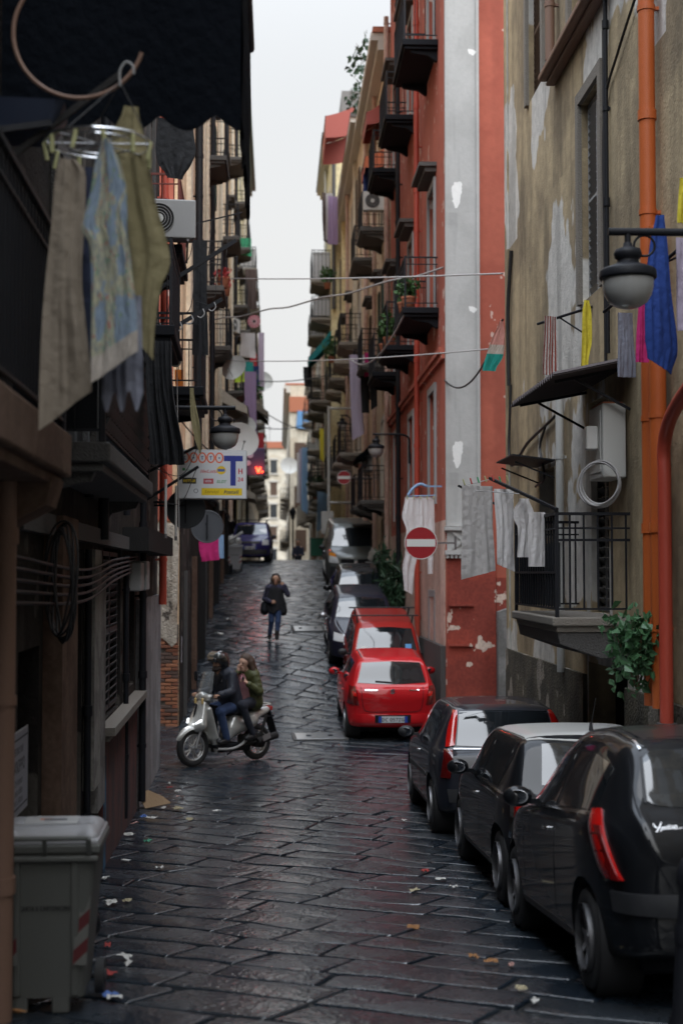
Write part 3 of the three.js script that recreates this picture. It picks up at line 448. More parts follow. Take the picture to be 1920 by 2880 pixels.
  balcony(f, 19.3, 21.6, 5.63, 0.83, { each: 1, slab: K.black, sp: 0.16 });
  balcony(f, 20.0, 22.0, 7.74, 0.5, { slab: K.black, sp: 0.16, each: 1, iron: withGrain(mat(0.16, 0.035, 0.025, 0.6), 3, 0.002) });
}
{ // orange and cream house across the side street; its near corner has lost its plaster down to the brick
  const f = front('ochre_house', 'tall ochre and cream house with broken plaster and bare brick corner behind the scooter', 'house', -1.89, 27.6, 66, 1, { y1: 25.6, y0: -0.5, m: P.ochre });
  const cols = [[32.3, 33.3], [36, 37], [39.7, 40.7], [44.6, 45.6], [50, 51], [56, 57.2], [61.8, 63]];
  cols.forEach(([a, b], i) => { for (const y of [5.6, 9.45, 13.6, 17.7, 21.6]) if (y > 6 || a > 43) window_(f, a, b, y + 0.02, y + 2.4, { closed: (i + Math.round(y)) % 3 !== 1, open: (i + Math.round(y)) % 3 === 1, shutter: [K.shutterBrown, K.shutterDark, K.shutterGreen][i % 3], hood: y === 13.6 }); });
  for (const [a, b, y] of [[29, 30.6, 0.4], [32, 33.2, 0.9], [34.3, 35.7, 1.4], [37, 38.6, 1.8], [40, 41.5, 2.1], [43.2, 44.8, 2.5], [46.4, 48.2, 2.8], [50, 52, 3.1]]) window_(f, a, b, y, y + 2.5, { closed: 1, surround: 0, shutter: [K.shutterDark, K.shutterBrown][Math.round(a) & 1] });
  wallUp(f, 10);
  balcony(f, 31.8, 33.7, 9.55, 0.68, { slab: K.slab, sp: 0.16 }); balcony(f, 39.1, 41.4, 9.35, 0.6, { slab: K.slab, sp: 0.16 }); balcony(f, 35.5, 37.4, 13.6, 0.6, { slab: K.slab, sp: 0.16 });
  cols.forEach(([a, b], i) => { for (const y of [9.45, 13.6, 17.7]) if (i > 2 && (i + Math.round(y)) % 3) balcony(f, a - 0.5, b + 0.5, y, 0.7, { slab: K.slab, sp: 0.18, r: 0.012, solid: (i * 5 + Math.round(y)) % 6 === 0 ? K.whiteDull : 0 }); });
  balcony(f, 63.4, 65.6, 17.7, 0.66, { slab: K.slab, sp: 0.18 });
  const S = (Z0, Z1, y0, y1, d0, d1) => { const [a, b] = xs(f, Z0, Z1); return span(a, b, y0, y1, d0, d1); };
  mesh('grimy_band', [S(27.62, 65.9, -0.4, 5.0, 0.003, 0.03)], P.darkWall, f.g);  // near-black band from the ground up to the first cornice
  mesh('pilaster', [S(29.2, 29.8, 5.2, 25, 0.003, 0.1), S(34.4, 35, 5.2, 25, 0.003, 0.1), S(42.4, 43, 5.2, 25, 0.003, 0.1), S(47.8, 48.4, 5.2, 25, 0.003, 0.1), S(53.4, 54, 5.2, 25, 0.003, 0.1)], P.cream, f.g);
  for (const [Z, m, r] of [[31.2, K.iron, 0.09], [35.3, P.cream, 0.06], [38.2, K.iron, 0.07], [43.4, P.pale, 0.07], [48.8, K.iron, 0.06], [53.1, P.pale, 0.08], [59.5, K.iron, 0.07]]) pipe(f, Z, 5, 25, r, m);
  band(f, 25.1, 0.5, 0.5, K.slab); band(f, 5.0, 0.22, 0.14, K.stoneDark); roofOf(f);
  // street-level pipes, boards and jambs between the shop doors
  for (let k = 0; k < 9; k++) mesh('door_jamb', [S(28.6 + k * 2.6, 28.85 + k * 2.6, -0.3, gy(-(28.6 + k * 2.6)) + 2.9, 0.03, 0.09 + 0.05 * (k % 3))], [K.stoneDark, P.brownWall, K.dark][k % 3], f.g);
  // end wall on the side street (plane Z = 27.6)
  const e = part('end_wall', f.g, [0, 0, 0], -Math.PI / 2);        // its -x runs into the block, z towards the viewer
  const rg = rng(77), jag = []; for (let x = -4; x <= 0.001; x += 0.09) jag.push([x, 1.95 - 0.35 * clamp((x + 0.5) * 1.2) - 0.22 * rg()]);
  mesh('broken_plaster', mv(prism([[0, 4.05], [-4, 4.05], ...jag], 0.035, 0.004), 0, 0, 0.055), P.crumble, e);
  mesh('brick_bed', span(-4, -0.005, -0.3, 2.1, 0.003, 0.045), withGrain(mat(0.16, 0.14, 0.12, 0.9), 3, 0.01), e);
  const bm = [[0.3, 0.11, 0.06], [0.22, 0.085, 0.05], [0.36, 0.15, 0.08], [0.12, 0.075, 0.06]].map((c) => withGrain(mat(...c, 0.9), 3, 0.008)), bg = rb(0.235, 0.058, 0.05, 0, 0, 0, 0.008, 1), half = rb(0.11, 0.058, 0.05, 0, 0, 0, 0.008, 1);
  const bgN = norm(bg), halfN = norm(half);
  for (let c = 0; c < 26; c++) for (let k = 0; k < 5; k++) {
    const odd = c & 1, x = -0.13 - k * 0.25 - (odd ? 0.125 : 0), y = 0.02 + c * 0.072; if (rg() < 0.06) continue;
    const m = mesh('brick', bgN, bm[Math.floor(rg() * 4)], e); m.position.set(x, y, 0.05 + rg() * 0.014); m.rotation.z = (rg() - 0.5) * 0.03;
    if (odd && !k) { const h = mesh('brick', halfN, bm[Math.floor(rg() * 4)], e); h.position.set(-0.062, y, 0.052 + rg() * 0.01); }
  }
  mesh('red_strip', span(-0.42, -0.14, 4.1, 25, 0.003, 0.05), P.red, e); mesh('cream_strip', span(-3, -0.43, 4.1, 25, 0.003, 0.03), P.cream, e);
  mesh('orange_notice', span(0.002, 0.008, 2.6, 3.1, -0.16, -0.04), mat(0.7, 0.2, 0.02, 0.7), e);
  mesh('torn_paper', mv(rot(prism([[0, 0], [0.12, 0.02], [0.1, 0.2], [0.13, 0.5], [0.02, 0.52], [0.03, 0.2]], 0.003), 0, Math.PI / 2), 0.045, 1.35, -0.05), mat(0.6, 0.58, 0.64, 0.8), e);
}
{
  const f = front('yellow_corner_house', 'pale yellow house with green roof edge high on the left beyond the ochre house', 'house', -1.86, 66.2, 86, 1, { y1: 26.6, y0: 1, m: P.yellow });
  const cols = [[68, 69.2], [73, 74.2], [78, 79.2], [83, 84.2]];
  cols.forEach(([a, b], i) => { for (const y of [5.6, 9.6, 13.6, 17.6, 21.6]) window_(f, a, b, y + 0.02, y + 2.4, { closed: 1, shutter: [K.shutterBrown, K.shutterGreen][i & 1] }); });
  wallUp(f); cols.forEach(([a, b], i) => { for (const y of [9.6, 13.6, 17.6]) balcony(f, a - 0.7, b + 0.7, y, 0.85, { slab: K.stone, sp: 0.2, r: 0.014, solid: (i + Math.round(y)) % 3 === 0 ? K.grey : 0 }); });
  pipe(f, 71, 4, 26, 0.08, P.pale); pipe(f, 81, 4, 26, 0.08, K.iron); band(f, 26, 0.6, 0.5, K.shutterGreen); roofOf(f, K.shutterGreen);
}
{
  const f = front('far_left_house', 'brown house with striped awnings and satellite dishes far along the left side', 'house', -1.82, 86.2, 150, 1, { y1: 19, y0: -3, m: P.drab });
  const cols = []; for (let Z = 88; Z < 146; Z += 6.4) cols.push([Z, Z + 1.4]);
  cols.forEach(([a, b], i) => { for (const y of [5, 9, 13]) window_(f, a, b, y + 0.02, y + 2.4, { closed: 1, shutter: [K.shutterBrown, K.shutterGreen, K.grey][(i + y) % 3] }); });
  wallUp(f); cols.forEach(([a, b], i) => { for (const y of [5, 9, 13]) if ((i + y) % 4) balcony(f, a - 0.8, b + 0.8, y, 0.95, { slab: K.stone, sp: 0.22, r: 0.016, solid: (i + y) % 3 === 0 ? K.whiteDull : 0 }); });
  band(f, 18.5, 0.5, 0.5, K.trim); roofOf(f);
}
{ // blocks off the side street, seen only in reflections and from the side
  const a = thing('side_street_house', 'grey house at the left end of the side street', 'house', [-14, -0.5, -24.8], 0); mesh('wall', span(-6, 0, 0, 17, -3.2, 3.2), P.drab, a); mesh('roof', span(-6.2, 0.2, 17, 17.2, -3.4, 3.4), K.roofTile, a);
  const b = thing('side_street_house', 'cream house at the right end of the side street', 'house', [14, -0.5, -24.5], 0); mesh('wall', span(0, 6, 0, 17, -3.4, 3.2), P.cream, b); mesh('roof', span(-0.2, 6.2, 17, 17.2, -3.6, 3.4), K.roofTile, b);
}
// ---------------------------------------------------------------- vehicles: a lofted skin with cut wheel arches; glass, lamps and trim are pressed onto the skin
const paint = (r, g, b, metal = 0, rough = 0.5) => mat(r, g, b, rough, { metalness: metal, clearcoat: 0.6, clearcoatRoughness: 0.04, specularIntensity: 0.2 });
const C = { black: paint(0.006, 0.007, 0.009), navy: paint(0.014, 0.016, 0.024), red: paint(0.42, 0.008, 0.012, 0.1), red2: paint(0.36, 0.02, 0.015, 0.1), blue: paint(0.03, 0.025, 0.12, 0.3), silver: paint(0.6, 0.6, 0.58, 0.1), vanGrey: paint(0.12, 0.13, 0.125, 0.4), plastic: withGrain(mat(0.02, 0.021, 0.024, 0.55), 8, 0.001),
  lens: mat(0.5, 0.008, 0.006, 0.15, { clearcoat: 1 }), lensDark: mat(0.1, 0.004, 0.004, 0.15, { clearcoat: 1 }), lamp: mat(0.6, 0.62, 0.64, 0.12, { clearcoat: 1 }), amber: mat(0.7, 0.25, 0.02, 0.2, { clearcoat: 1 }), rim: mat(0.2, 0.2, 0.21, 0.35, { metalness: 0.8 }), rimDark: mat(0.1, 0.1, 0.11, 0.4, { metalness: 0.6 }) };
function chaikin(p, n) { for (let k = 0; k < n; k++) { const q = [p[0]]; for (let i = 0; i < p.length - 1; i++) { const [a, b] = p[i], [c, d] = p[i + 1]; q.push([a * 0.75 + c * 0.25, b * 0.75 + d * 0.25], [a * 0.25 + c * 0.75, b * 0.25 + d * 0.75]); } q.push(p[p.length - 1]); p = q; } return p; }
function carSkin(c) {
  const T = curve1(c.top), B = curve1(c.belt), W = curve1(c.wide), WT = curve1(c.roofW), Bo = curve1(c.bottom), rings = [];
  const ss = []; const n = 64; for (let i = 0; i <= n; i++) { const u = i / n; ss.push(c.L * (u + 0.055 * Math.sin(u * Math.PI * 2) * -1)); }
  for (const s of ss) {
    const b = Bo(s), t = T(s), k = Math.min(B(s), t - 0.005), w = W(s), wt = Math.min(WT(s), w * 0.97), h = k - b;
    let p = [[0, b], [w * 0.75, b], [w * 0.955, b + 0.02], [w * 0.985, b + h * 0.2], [w * 1.0, b + h * 0.5], [w * 0.995, k - 0.09 * Math.min(1, h * 2)], [w * 0.965, k - 0.015], [lerp(w * 0.95, wt, 0.1), lerp(k, t, 0.08)], [lerp(w * 0.95, wt, 0.6), lerp(k, t, 0.55)], [wt, lerp(k, t, 0.88)], [wt * 0.86, t - 0.018], [wt * 0.5, t - 0.004], [0, t]];
    p = chaikin(p, 2);
    const end = Math.min(s, c.L - s); if (end < 0.001) { const my = (b + t) / 2; p = p.map(([x, y]) => [x * 0.94, my + (y - my) * 0.93]); }
    const bow = (x) => { const q = 1 - Math.min(1, (x / (c.W / 2)) ** 2); return (c.bowR ?? 0.07) * q * sstep(c.L - 0.95, c.L - 0.1, s) - (c.bowF ?? 0.14) * q * (1 - sstep(0.1, 1.5, s)); }, z0 = s - c.fo - c.wb / 2;
    rings.push(p.map(([x, y]) => [x, y, z0 + bow(x)]).concat(p.slice(1, -1).reverse().map(([x, y]) => [-x, y, z0 + bow(x)])));
  }
  const N = rings[0].length, pos = rings.flat().flat(), ix = [];
  for (let i = 0; i < rings.length - 1; i++) for (let j = 0; j < N; j++) { const a = i * N + j, b = i * N + (j + 1) % N; ix.push(a, b, a + N, b, b + N, a + N); }
  for (const [r, f] of [[0, 1], [rings.length - 1, 0]]) { const o = r * N, m = pos.length / 3; let y = 0; for (let j = 0; j < N; j++) y += rings[r][j][1] / N; pos.push(0, y, rings[r][Math.floor(N / 4)][2] * 0.3 + rings[r][0][2] * 0.7); for (let j = 0; j < N; j++) { const a = o + j, b = o + (j + 1) % N; f ? ix.push(m, b, a) : ix.push(m, a, b); } }
  const g = new THREE.BufferGeometry(); g.setAttribute('position', new THREE.Float32BufferAttribute(pos, 3)); g.setIndex(ix); g.computeVertexNormals();
  g.setAttribute('uv', new THREE.Float32BufferAttribute(new Float32Array(pos.length / 3 * 2), 2)); return g;
}
const ray = new THREE.Raycaster();
const poly2 = (P2, n) => { const cv = P2.length > 2 ? new THREE.CatmullRomCurve3(P2.map((p) => V(p[0], p[1], 0)), false, 'centripetal') : null; return [...Array(n + 1)].map((_, i) => { if (!cv) return [lerp(P2[0][0], P2[1][0], i / n), lerp(P2[0][1], P2[1][1], i / n)]; const q = cv.getPoint(i / n); return [q.x, q.y]; }); };
function skinPatch(skin, axis, A, B, off, o = {}) {     // the ruled strip between two lines, pressed along an axis onto the skin
  const nx = o.nx || 14, ny = o.ny || 8, a = poly2(A, nx), b = poly2(B, nx), P3 = [], N3 = [], sg = axis[1] === '+' ? 1 : -1;
  let last = null;
  for (let j = 0; j <= ny; j++) for (let i = 0; i <= nx; i++) {
    const p = lerp(a[i][0], b[i][0], j / ny), q = lerp(a[i][1], b[i][1], j / ny);
    const from = axis[0] === 'x' ? V(sg * 4, q, p) : axis[0] === 'z' ? V(p, q, sg * 5) : V(p, 5, q), dir = axis[0] === 'x' ? V(-sg, 0, 0) : axis[0] === 'z' ? V(0, 0, -sg) : V(0, -1, 0);
    ray.set(from, dir); const h = ray.intersectObject(skin, false)[0];
    if (h) { let n = h.face.normal.clone(); if (n.dot(dir) > 0) n.negate(); last = { p: h.point, n }; }
    const e = last || { p: from.clone().addScaledVector(dir, 4), n: dir.clone().negate() };
    P3.push(e.p.clone()); N3.push(e.n.clone());
  }
  const W = nx + 1, S = N3.map((n, k) => { const i = k % W, j = Math.floor(k / W), s = V(0, 0, 0); for (let dj = -1; dj <= 1; dj++) for (let di = -1; di <= 1; di++) { const I = i + di, J = j + dj; if (I >= 0 && I < W && J >= 0 && J <= ny) s.add(N3[J * W + I]); } return s.normalize(); });
  const pos = [], ix = [];
  for (let k = 0; k < P3.length; k++) { const i = k % W, j = Math.floor(k / W); const bl = (o.bulge || 0) * Math.sin(Math.PI * i / nx) * Math.sin(Math.PI * j / ny); pos.push(...P3[k].clone().addScaledVector(S[k], off + bl).toArray()); }
  for (let j = 0; j < ny; j++) for (let i = 0; i < nx; i++) { const c = j * W + i; ix.push(c, c + 1, c + W, c + 1, c + W + 1, c + W); }
  const rim = []; for (let i = 0; i < nx; i++) rim.push(i); for (let j = 0; j < ny; j++) rim.push(j * W + nx); for (let i = nx; i > 0; i--) rim.push(ny * W + i); for (let j = ny; j > 0; j--) rim.push(j * W);
  const base = pos.length / 3; for (const k of rim) pos.push(pos[3 * k], pos[3 * k + 1], pos[3 * k + 2]); for (const k of rim) pos.push(...P3[k].clone().addScaledVector(S[k], -0.012).toArray());
  for (let i = 0; i < rim.length; i++) { const j = (i + 1) % rim.length; ix.push(base + i, base + rim.length + i, base + j, base + j, base + rim.length + i, base + rim.length + j); }
  const g = new THREE.BufferGeometry(); g.setAttribute('position', new THREE.Float32BufferAttribute(pos, 3)); g.setIndex(ix); g.computeVertexNormals();
  const n0 = V(g.attributes.normal.getX(Math.floor(P3.length / 2)), g.attributes.normal.getY(Math.floor(P3.length / 2)), g.attributes.normal.getZ(Math.floor(P3.length / 2)));
  if (n0.dot(S[Math.floor(P3.length / 2)]) < 0) { const q = g.index.array; for (let i = 0; i < q.length; i += 3) { const t = q[i]; q[i] = q[i + 1]; q[i + 1] = t; } g.computeVertexNormals(); }
  return g;
}
function plateTex(txt) { return canvas(256, 56, (c, w, h) => { c.fillStyle = '#c9ccd0'; c.fillRect(0, 0, w, h); c.fillStyle = '#1f3f9a'; c.fillRect(0, 0, 26, h); c.fillRect(w - 26, 0, 26, h); c.fillStyle = '#15161a'; c.font = 'bold 46px sans-serif'; c.textAlign = 'center'; c.textBaseline = 'middle'; c.fillText(txt, w / 2, h / 2 + 3); }); }
let skinNow = null;
function skinZ(x, y, sg) { ray.set(V(x, y, sg * 5), V(0, 0, -sg)); const h = ray.intersectObject(skinNow, false)[0]; return h ? h.point.z : 0; }
function plate(txt, x, y, z, ry, parent, tilt = 0, off = 0.045) { z = ry > 1 ? skinZ(x, y, -1) - off : skinZ(x, y, 1) + off; const g = new THREE.PlaneGeometry(0.52, 0.112); g.userData.keep = true; const p = mesh('number_plate', rb(0.53, 0.12, 0.014, 0, 0, -0.009, 0.005), C.plastic, parent); p.position.set(x, y, z); p.rotation.set(tilt, ry, 0); const f = mesh('plate_face', g, new THREE.MeshStandardMaterial({ map: plateTex(txt), roughness: 0.4 }), p); f.position.z = 0.001; return p; }
function wheel(parent, r, w, x, z, side, style, drop = 0) {
  const g = part('wheel', parent, [x, r + drop, z]);
  const ty = lathe([[r * 0.66, -w / 2 + 0.012], [r * 0.8, -w / 2], [r * 0.95, -w / 2 + 0.008], [r, -w / 2 + 0.035], [r * 1.004, 0], [r, w / 2 - 0.035], [r * 0.95, w / 2 - 0.008], [r * 0.8, w / 2], [r * 0.66, w / 2 - 0.012]], 0, 0, 0, 36); ty.rotateZ(-Math.PI / 2); mesh('tyre', ty, K.rubber, g);
  const R = r * 0.67, o = side * (w / 2 - 0.03), parts = [lathe([[R, -0.05], [R, 0.03], [R * 0.93, 0.025], [R * 0.9, -0.05]], 0, 0, 0, 32).rotateZ(-Math.PI / 2)];
  parts.forEach((p) => p.translate(o, 0, 0));
  const sp = style === 'cover' ? 9 : 5;
  for (let k = 0; k < sp; k++) { const b = rb(0.02, R * 0.8, style === 'cover' ? 0.035 : 0.05, 0, R * 0.5, 0, 0.008); b.rotateX(k / sp * Math.PI * 2); b.translate(o + side * 0.008, 0, 0); parts.push(b); }
  parts.push(cyl(R * 0.24, R * 0.26, 0.035, o + side * 0.012, 0, 0, 'x', 16)); mesh('rim', parts, style === 'dark' ? C.rimDark : C.rim, g);
  mesh('brake_disc', cyl(R * 0.88, R * 0.88, 0.02, o - side * 0.07, 0, 0, 'x', 20), K.dark, g); return g;
}
const ev = new Evaluator(); ev.useGroups = false; ev.attributes = ['position', 'normal', 'uv'];
function makeCar(name, label, c, Z, X, facing, dx = 0) {
  const raw = carSkin(c), skin = new THREE.Mesh(raw, c.paint); skin.material.side = THREE.DoubleSide; skin.updateMatrixWorld(); skinNow = skin;
  let br = new Brush(raw.clone(), c.paint); br.updateMatrixWorld();
  const rw = c.rw, ax = [-c.wb / 2, c.wb / 2], Wm = curve1(c.wide);
  for (const z of ax) for (const s of [-1, 1]) { const cut = new Brush(cyl(rw + 0.05, rw + 0.05, 0.5, s * (c.W / 2 - 0.2 + 0.25 - 0.05), rw + 0.01, z, 'x', 32)); cut.updateMatrixWorld(); br = ev.evaluate(br, cut, SUBTRACTION); br.updateMatrixWorld(); }
  const t = thing(name, label, c.cat || 'car');
  const bg = br.geometry; bg.userData = { keep: true }; const body = mesh('body', bg, c.paint, t);
  for (const z of ax) for (const s of [-1, 1]) { mesh('wheel_arch', [cyl(rw + 0.045, rw + 0.045, 0.26, s * (c.W / 2 - 0.16), rw + 0.01, z, 'x', 28, true), cyl(rw + 0.045, rw + 0.045, 0.01, s * (c.W / 2 - 0.285), rw + 0.01, z, 'x', 28)], Object.assign(C.well ||= mat(0.01, 0.01, 0.011, 0.9, { side: THREE.DoubleSide })), t); wheel(t, rw, c.tw || 0.19, s * (c.W / 2 - 0.115), z, s, c.rimStyle); }
  mesh('underbody', rb(c.W * 0.72, 0.16, c.L - 0.5, 0, 0.24, c.L / 2 - c.fo - c.wb / 2, 0.03), K.black, t);
  const zz = (s) => s - c.fo - c.wb / 2, T = curve1(c.top), B = curve1(c.belt), gm = c.glassMat || K.glass;
  const put = (nm, axis, A, Bq, off, m, o) => mesh(nm, skinPatch(skin, axis, A, Bq, off, o), m, (o && o.parent) || t);
  // side glass in panes between the pillars
  for (const s of ['x-', 'x+']) {
    for (const [a, b] of c.panes) { const lo = [], hi = []; for (let i = 0; i <= 8; i++) { const q = lerp(a, b, i / 8), y0 = B(q) + 0.02, y1 = Math.max(y0 + 0.01, Math.min(T(q) - (c.drip || 0.15), c.paneTop || 9)); lo.push([zz(q), y0]); hi.push([zz(q), y1]); } put('side_window', s, lo, hi, 0.004, gm, { nx: 16, ny: 6 }); }
    if (c.waist) put('waist_trim', s, [[zz(c.waist[0]), B(c.waist[0]) - 0.005], [zz((c.waist[0] + c.waist[1]) / 2), B((c.waist[0] + c.waist[1]) / 2) - 0.005], [zz(c.waist[1]), B(c.waist[1]) - 0.005]], [[zz(c.waist[0]), B(c.waist[0]) + 0.015], [zz((c.waist[0] + c.waist[1]) / 2), B((c.waist[0] + c.waist[1]) / 2) + 0.015], [zz(c.waist[1]), B(c.waist[1]) + 0.015]], 0.008, K.chrome, { nx: 16, ny: 2 });
    for (const q of c.seams || []) put('door_seam', s, [[zz(q), 0.32], [zz(q) + (c.seamLean || 0), B(q)]], [[zz(q) + 0.008, 0.32], [zz(q) + 0.008 + (c.seamLean || 0), B(q)]], 0.0015, K.black, { nx: 8, ny: 1 });
    if (c.handles) for (const q of c.handles) { const h = put('door_handle', s, [[zz(q), B(q) - 0.14], [zz(q) + 0.15, B(q) - 0.14]], [[zz(q), B(q) - 0.115], [zz(q) + 0.15, B(q) - 0.115]], 0.02, c.handleMat || K.chrome, { nx: 6, ny: 3, bulge: 0.01 }); }
    if (c.sideStrip) put('side_moulding', s, [[zz(c.L * 0.25), c.sideStrip], [zz(c.L * 0.75), c.sideStrip + 0.03]], [[zz(c.L * 0.25), c.sideStrip + 0.05], [zz(c.L * 0.75), c.sideStrip + 0.08]], 0.008, C.plastic, { nx: 10, ny: 2 });
    if (c.sill !== 0) put('sill', s, [[zz(c.fo + rw + 0.1), 0.2], [zz(c.fo + c.wb - rw - 0.1), 0.2]], [[zz(c.fo + rw + 0.1), 0.3], [zz(c.fo + c.wb - rw - 0.1), 0.3]], 0.004, C.plastic, { nx: 10, ny: 2 });
  }
  for (const s of [-1, 1]) { const m = part('mirror', t, [s * (c.W / 2 + 0.06), B(c.panes[0][0] + 0.25) + 0.06, zz(c.panes[0][0] + 0.22)]); mesh('housing', [new THREE.SphereGeometry(0.1, 18, 12).scale(1.05, 0.74, 0.62).translate(s * 0.03, 0, 0), bar([-s * 0.16, -0.04, 0], [0, -0.03, 0], 0.04)], c.mirrorMat || C.plastic, m); mesh('mirror_glass', mv(rot(new THREE.SphereGeometry(0.06, 16, 10).scale(1.15, 0.8, 0.1), 0.12, s * 0.3), s * 0.03, 0, 0.055), mat(0.3, 0.31, 0.33, 0.1, { metalness: 1 }), m); }
  if (c.rearGlass) put('rear_window', 'z+', c.rearGlass[0], c.rearGlass[1], 0.004, gm, { nx: 18, ny: 8 });
  if (c.windscreen) put('windscreen', 'z-', c.windscreen[0], c.windscreen[1], 0.004, gm, { nx: 18, ny: 8 });
  for (const [nm, axis, A, Bq, off, m, o] of c.patches || []) put(nm, axis, A, Bq, off, m, o);
  c.extra?.(t, zz, put);
  // stand it on the street
  const zc = -Z, h = c.wb / 2, yF = gy(zc - (facing > 0 ? h : -h)), yR = gy(zc + (facing > 0 ? h : -h));
  t.position.set(X, (yF + yR) / 2 + 0.006, zc); t.rotation.order = 'YXZ'; t.rotation.y = (facing > 0 ? 0 : Math.PI) + dx; t.rotation.x = Math.atan2(yF - yR, c.wb);
  return t;
}
const sym = (A, B) => [[A, B], [A.map(([x, y]) => [-x, y]), B.map(([x, y]) => [-x, y])]];
const both = (nm, axis, A, B, off, m, o) => sym(A, B).map(([a, b]) => [nm, axis, a, b, off, m, o]);
const hatch = (L, W, H, o = {}) => ({ L, W, rw: 0.3, belt: [[0, 0.62], [0.6, 0.82], [1.2, 0.9], [L - 0.8, 0.96], [L - 0.1, 0.93], [L, 0.8]], wide: [[0, W * 0.36], [0.12, W * 0.44], [0.5, W * 0.49], [1.0, W / 2], [L - 0.7, W / 2], [L - 0.2, W * 0.465], [L, W * 0.41]], roofW: [[0, W * 0.3], [0.9, W * 0.4], [1.3, W * 0.39], [1.9, W * 0.36], [L - 0.6, W * 0.355], [L - 0.1, W * 0.39], [L, W * 0.38]], bottom: [[0, 0.24], [0.3, 0.2], [0.7, 0.19], [L - 0.6, 0.2], [L - 0.1, 0.27], [L, 0.32]], ...o });
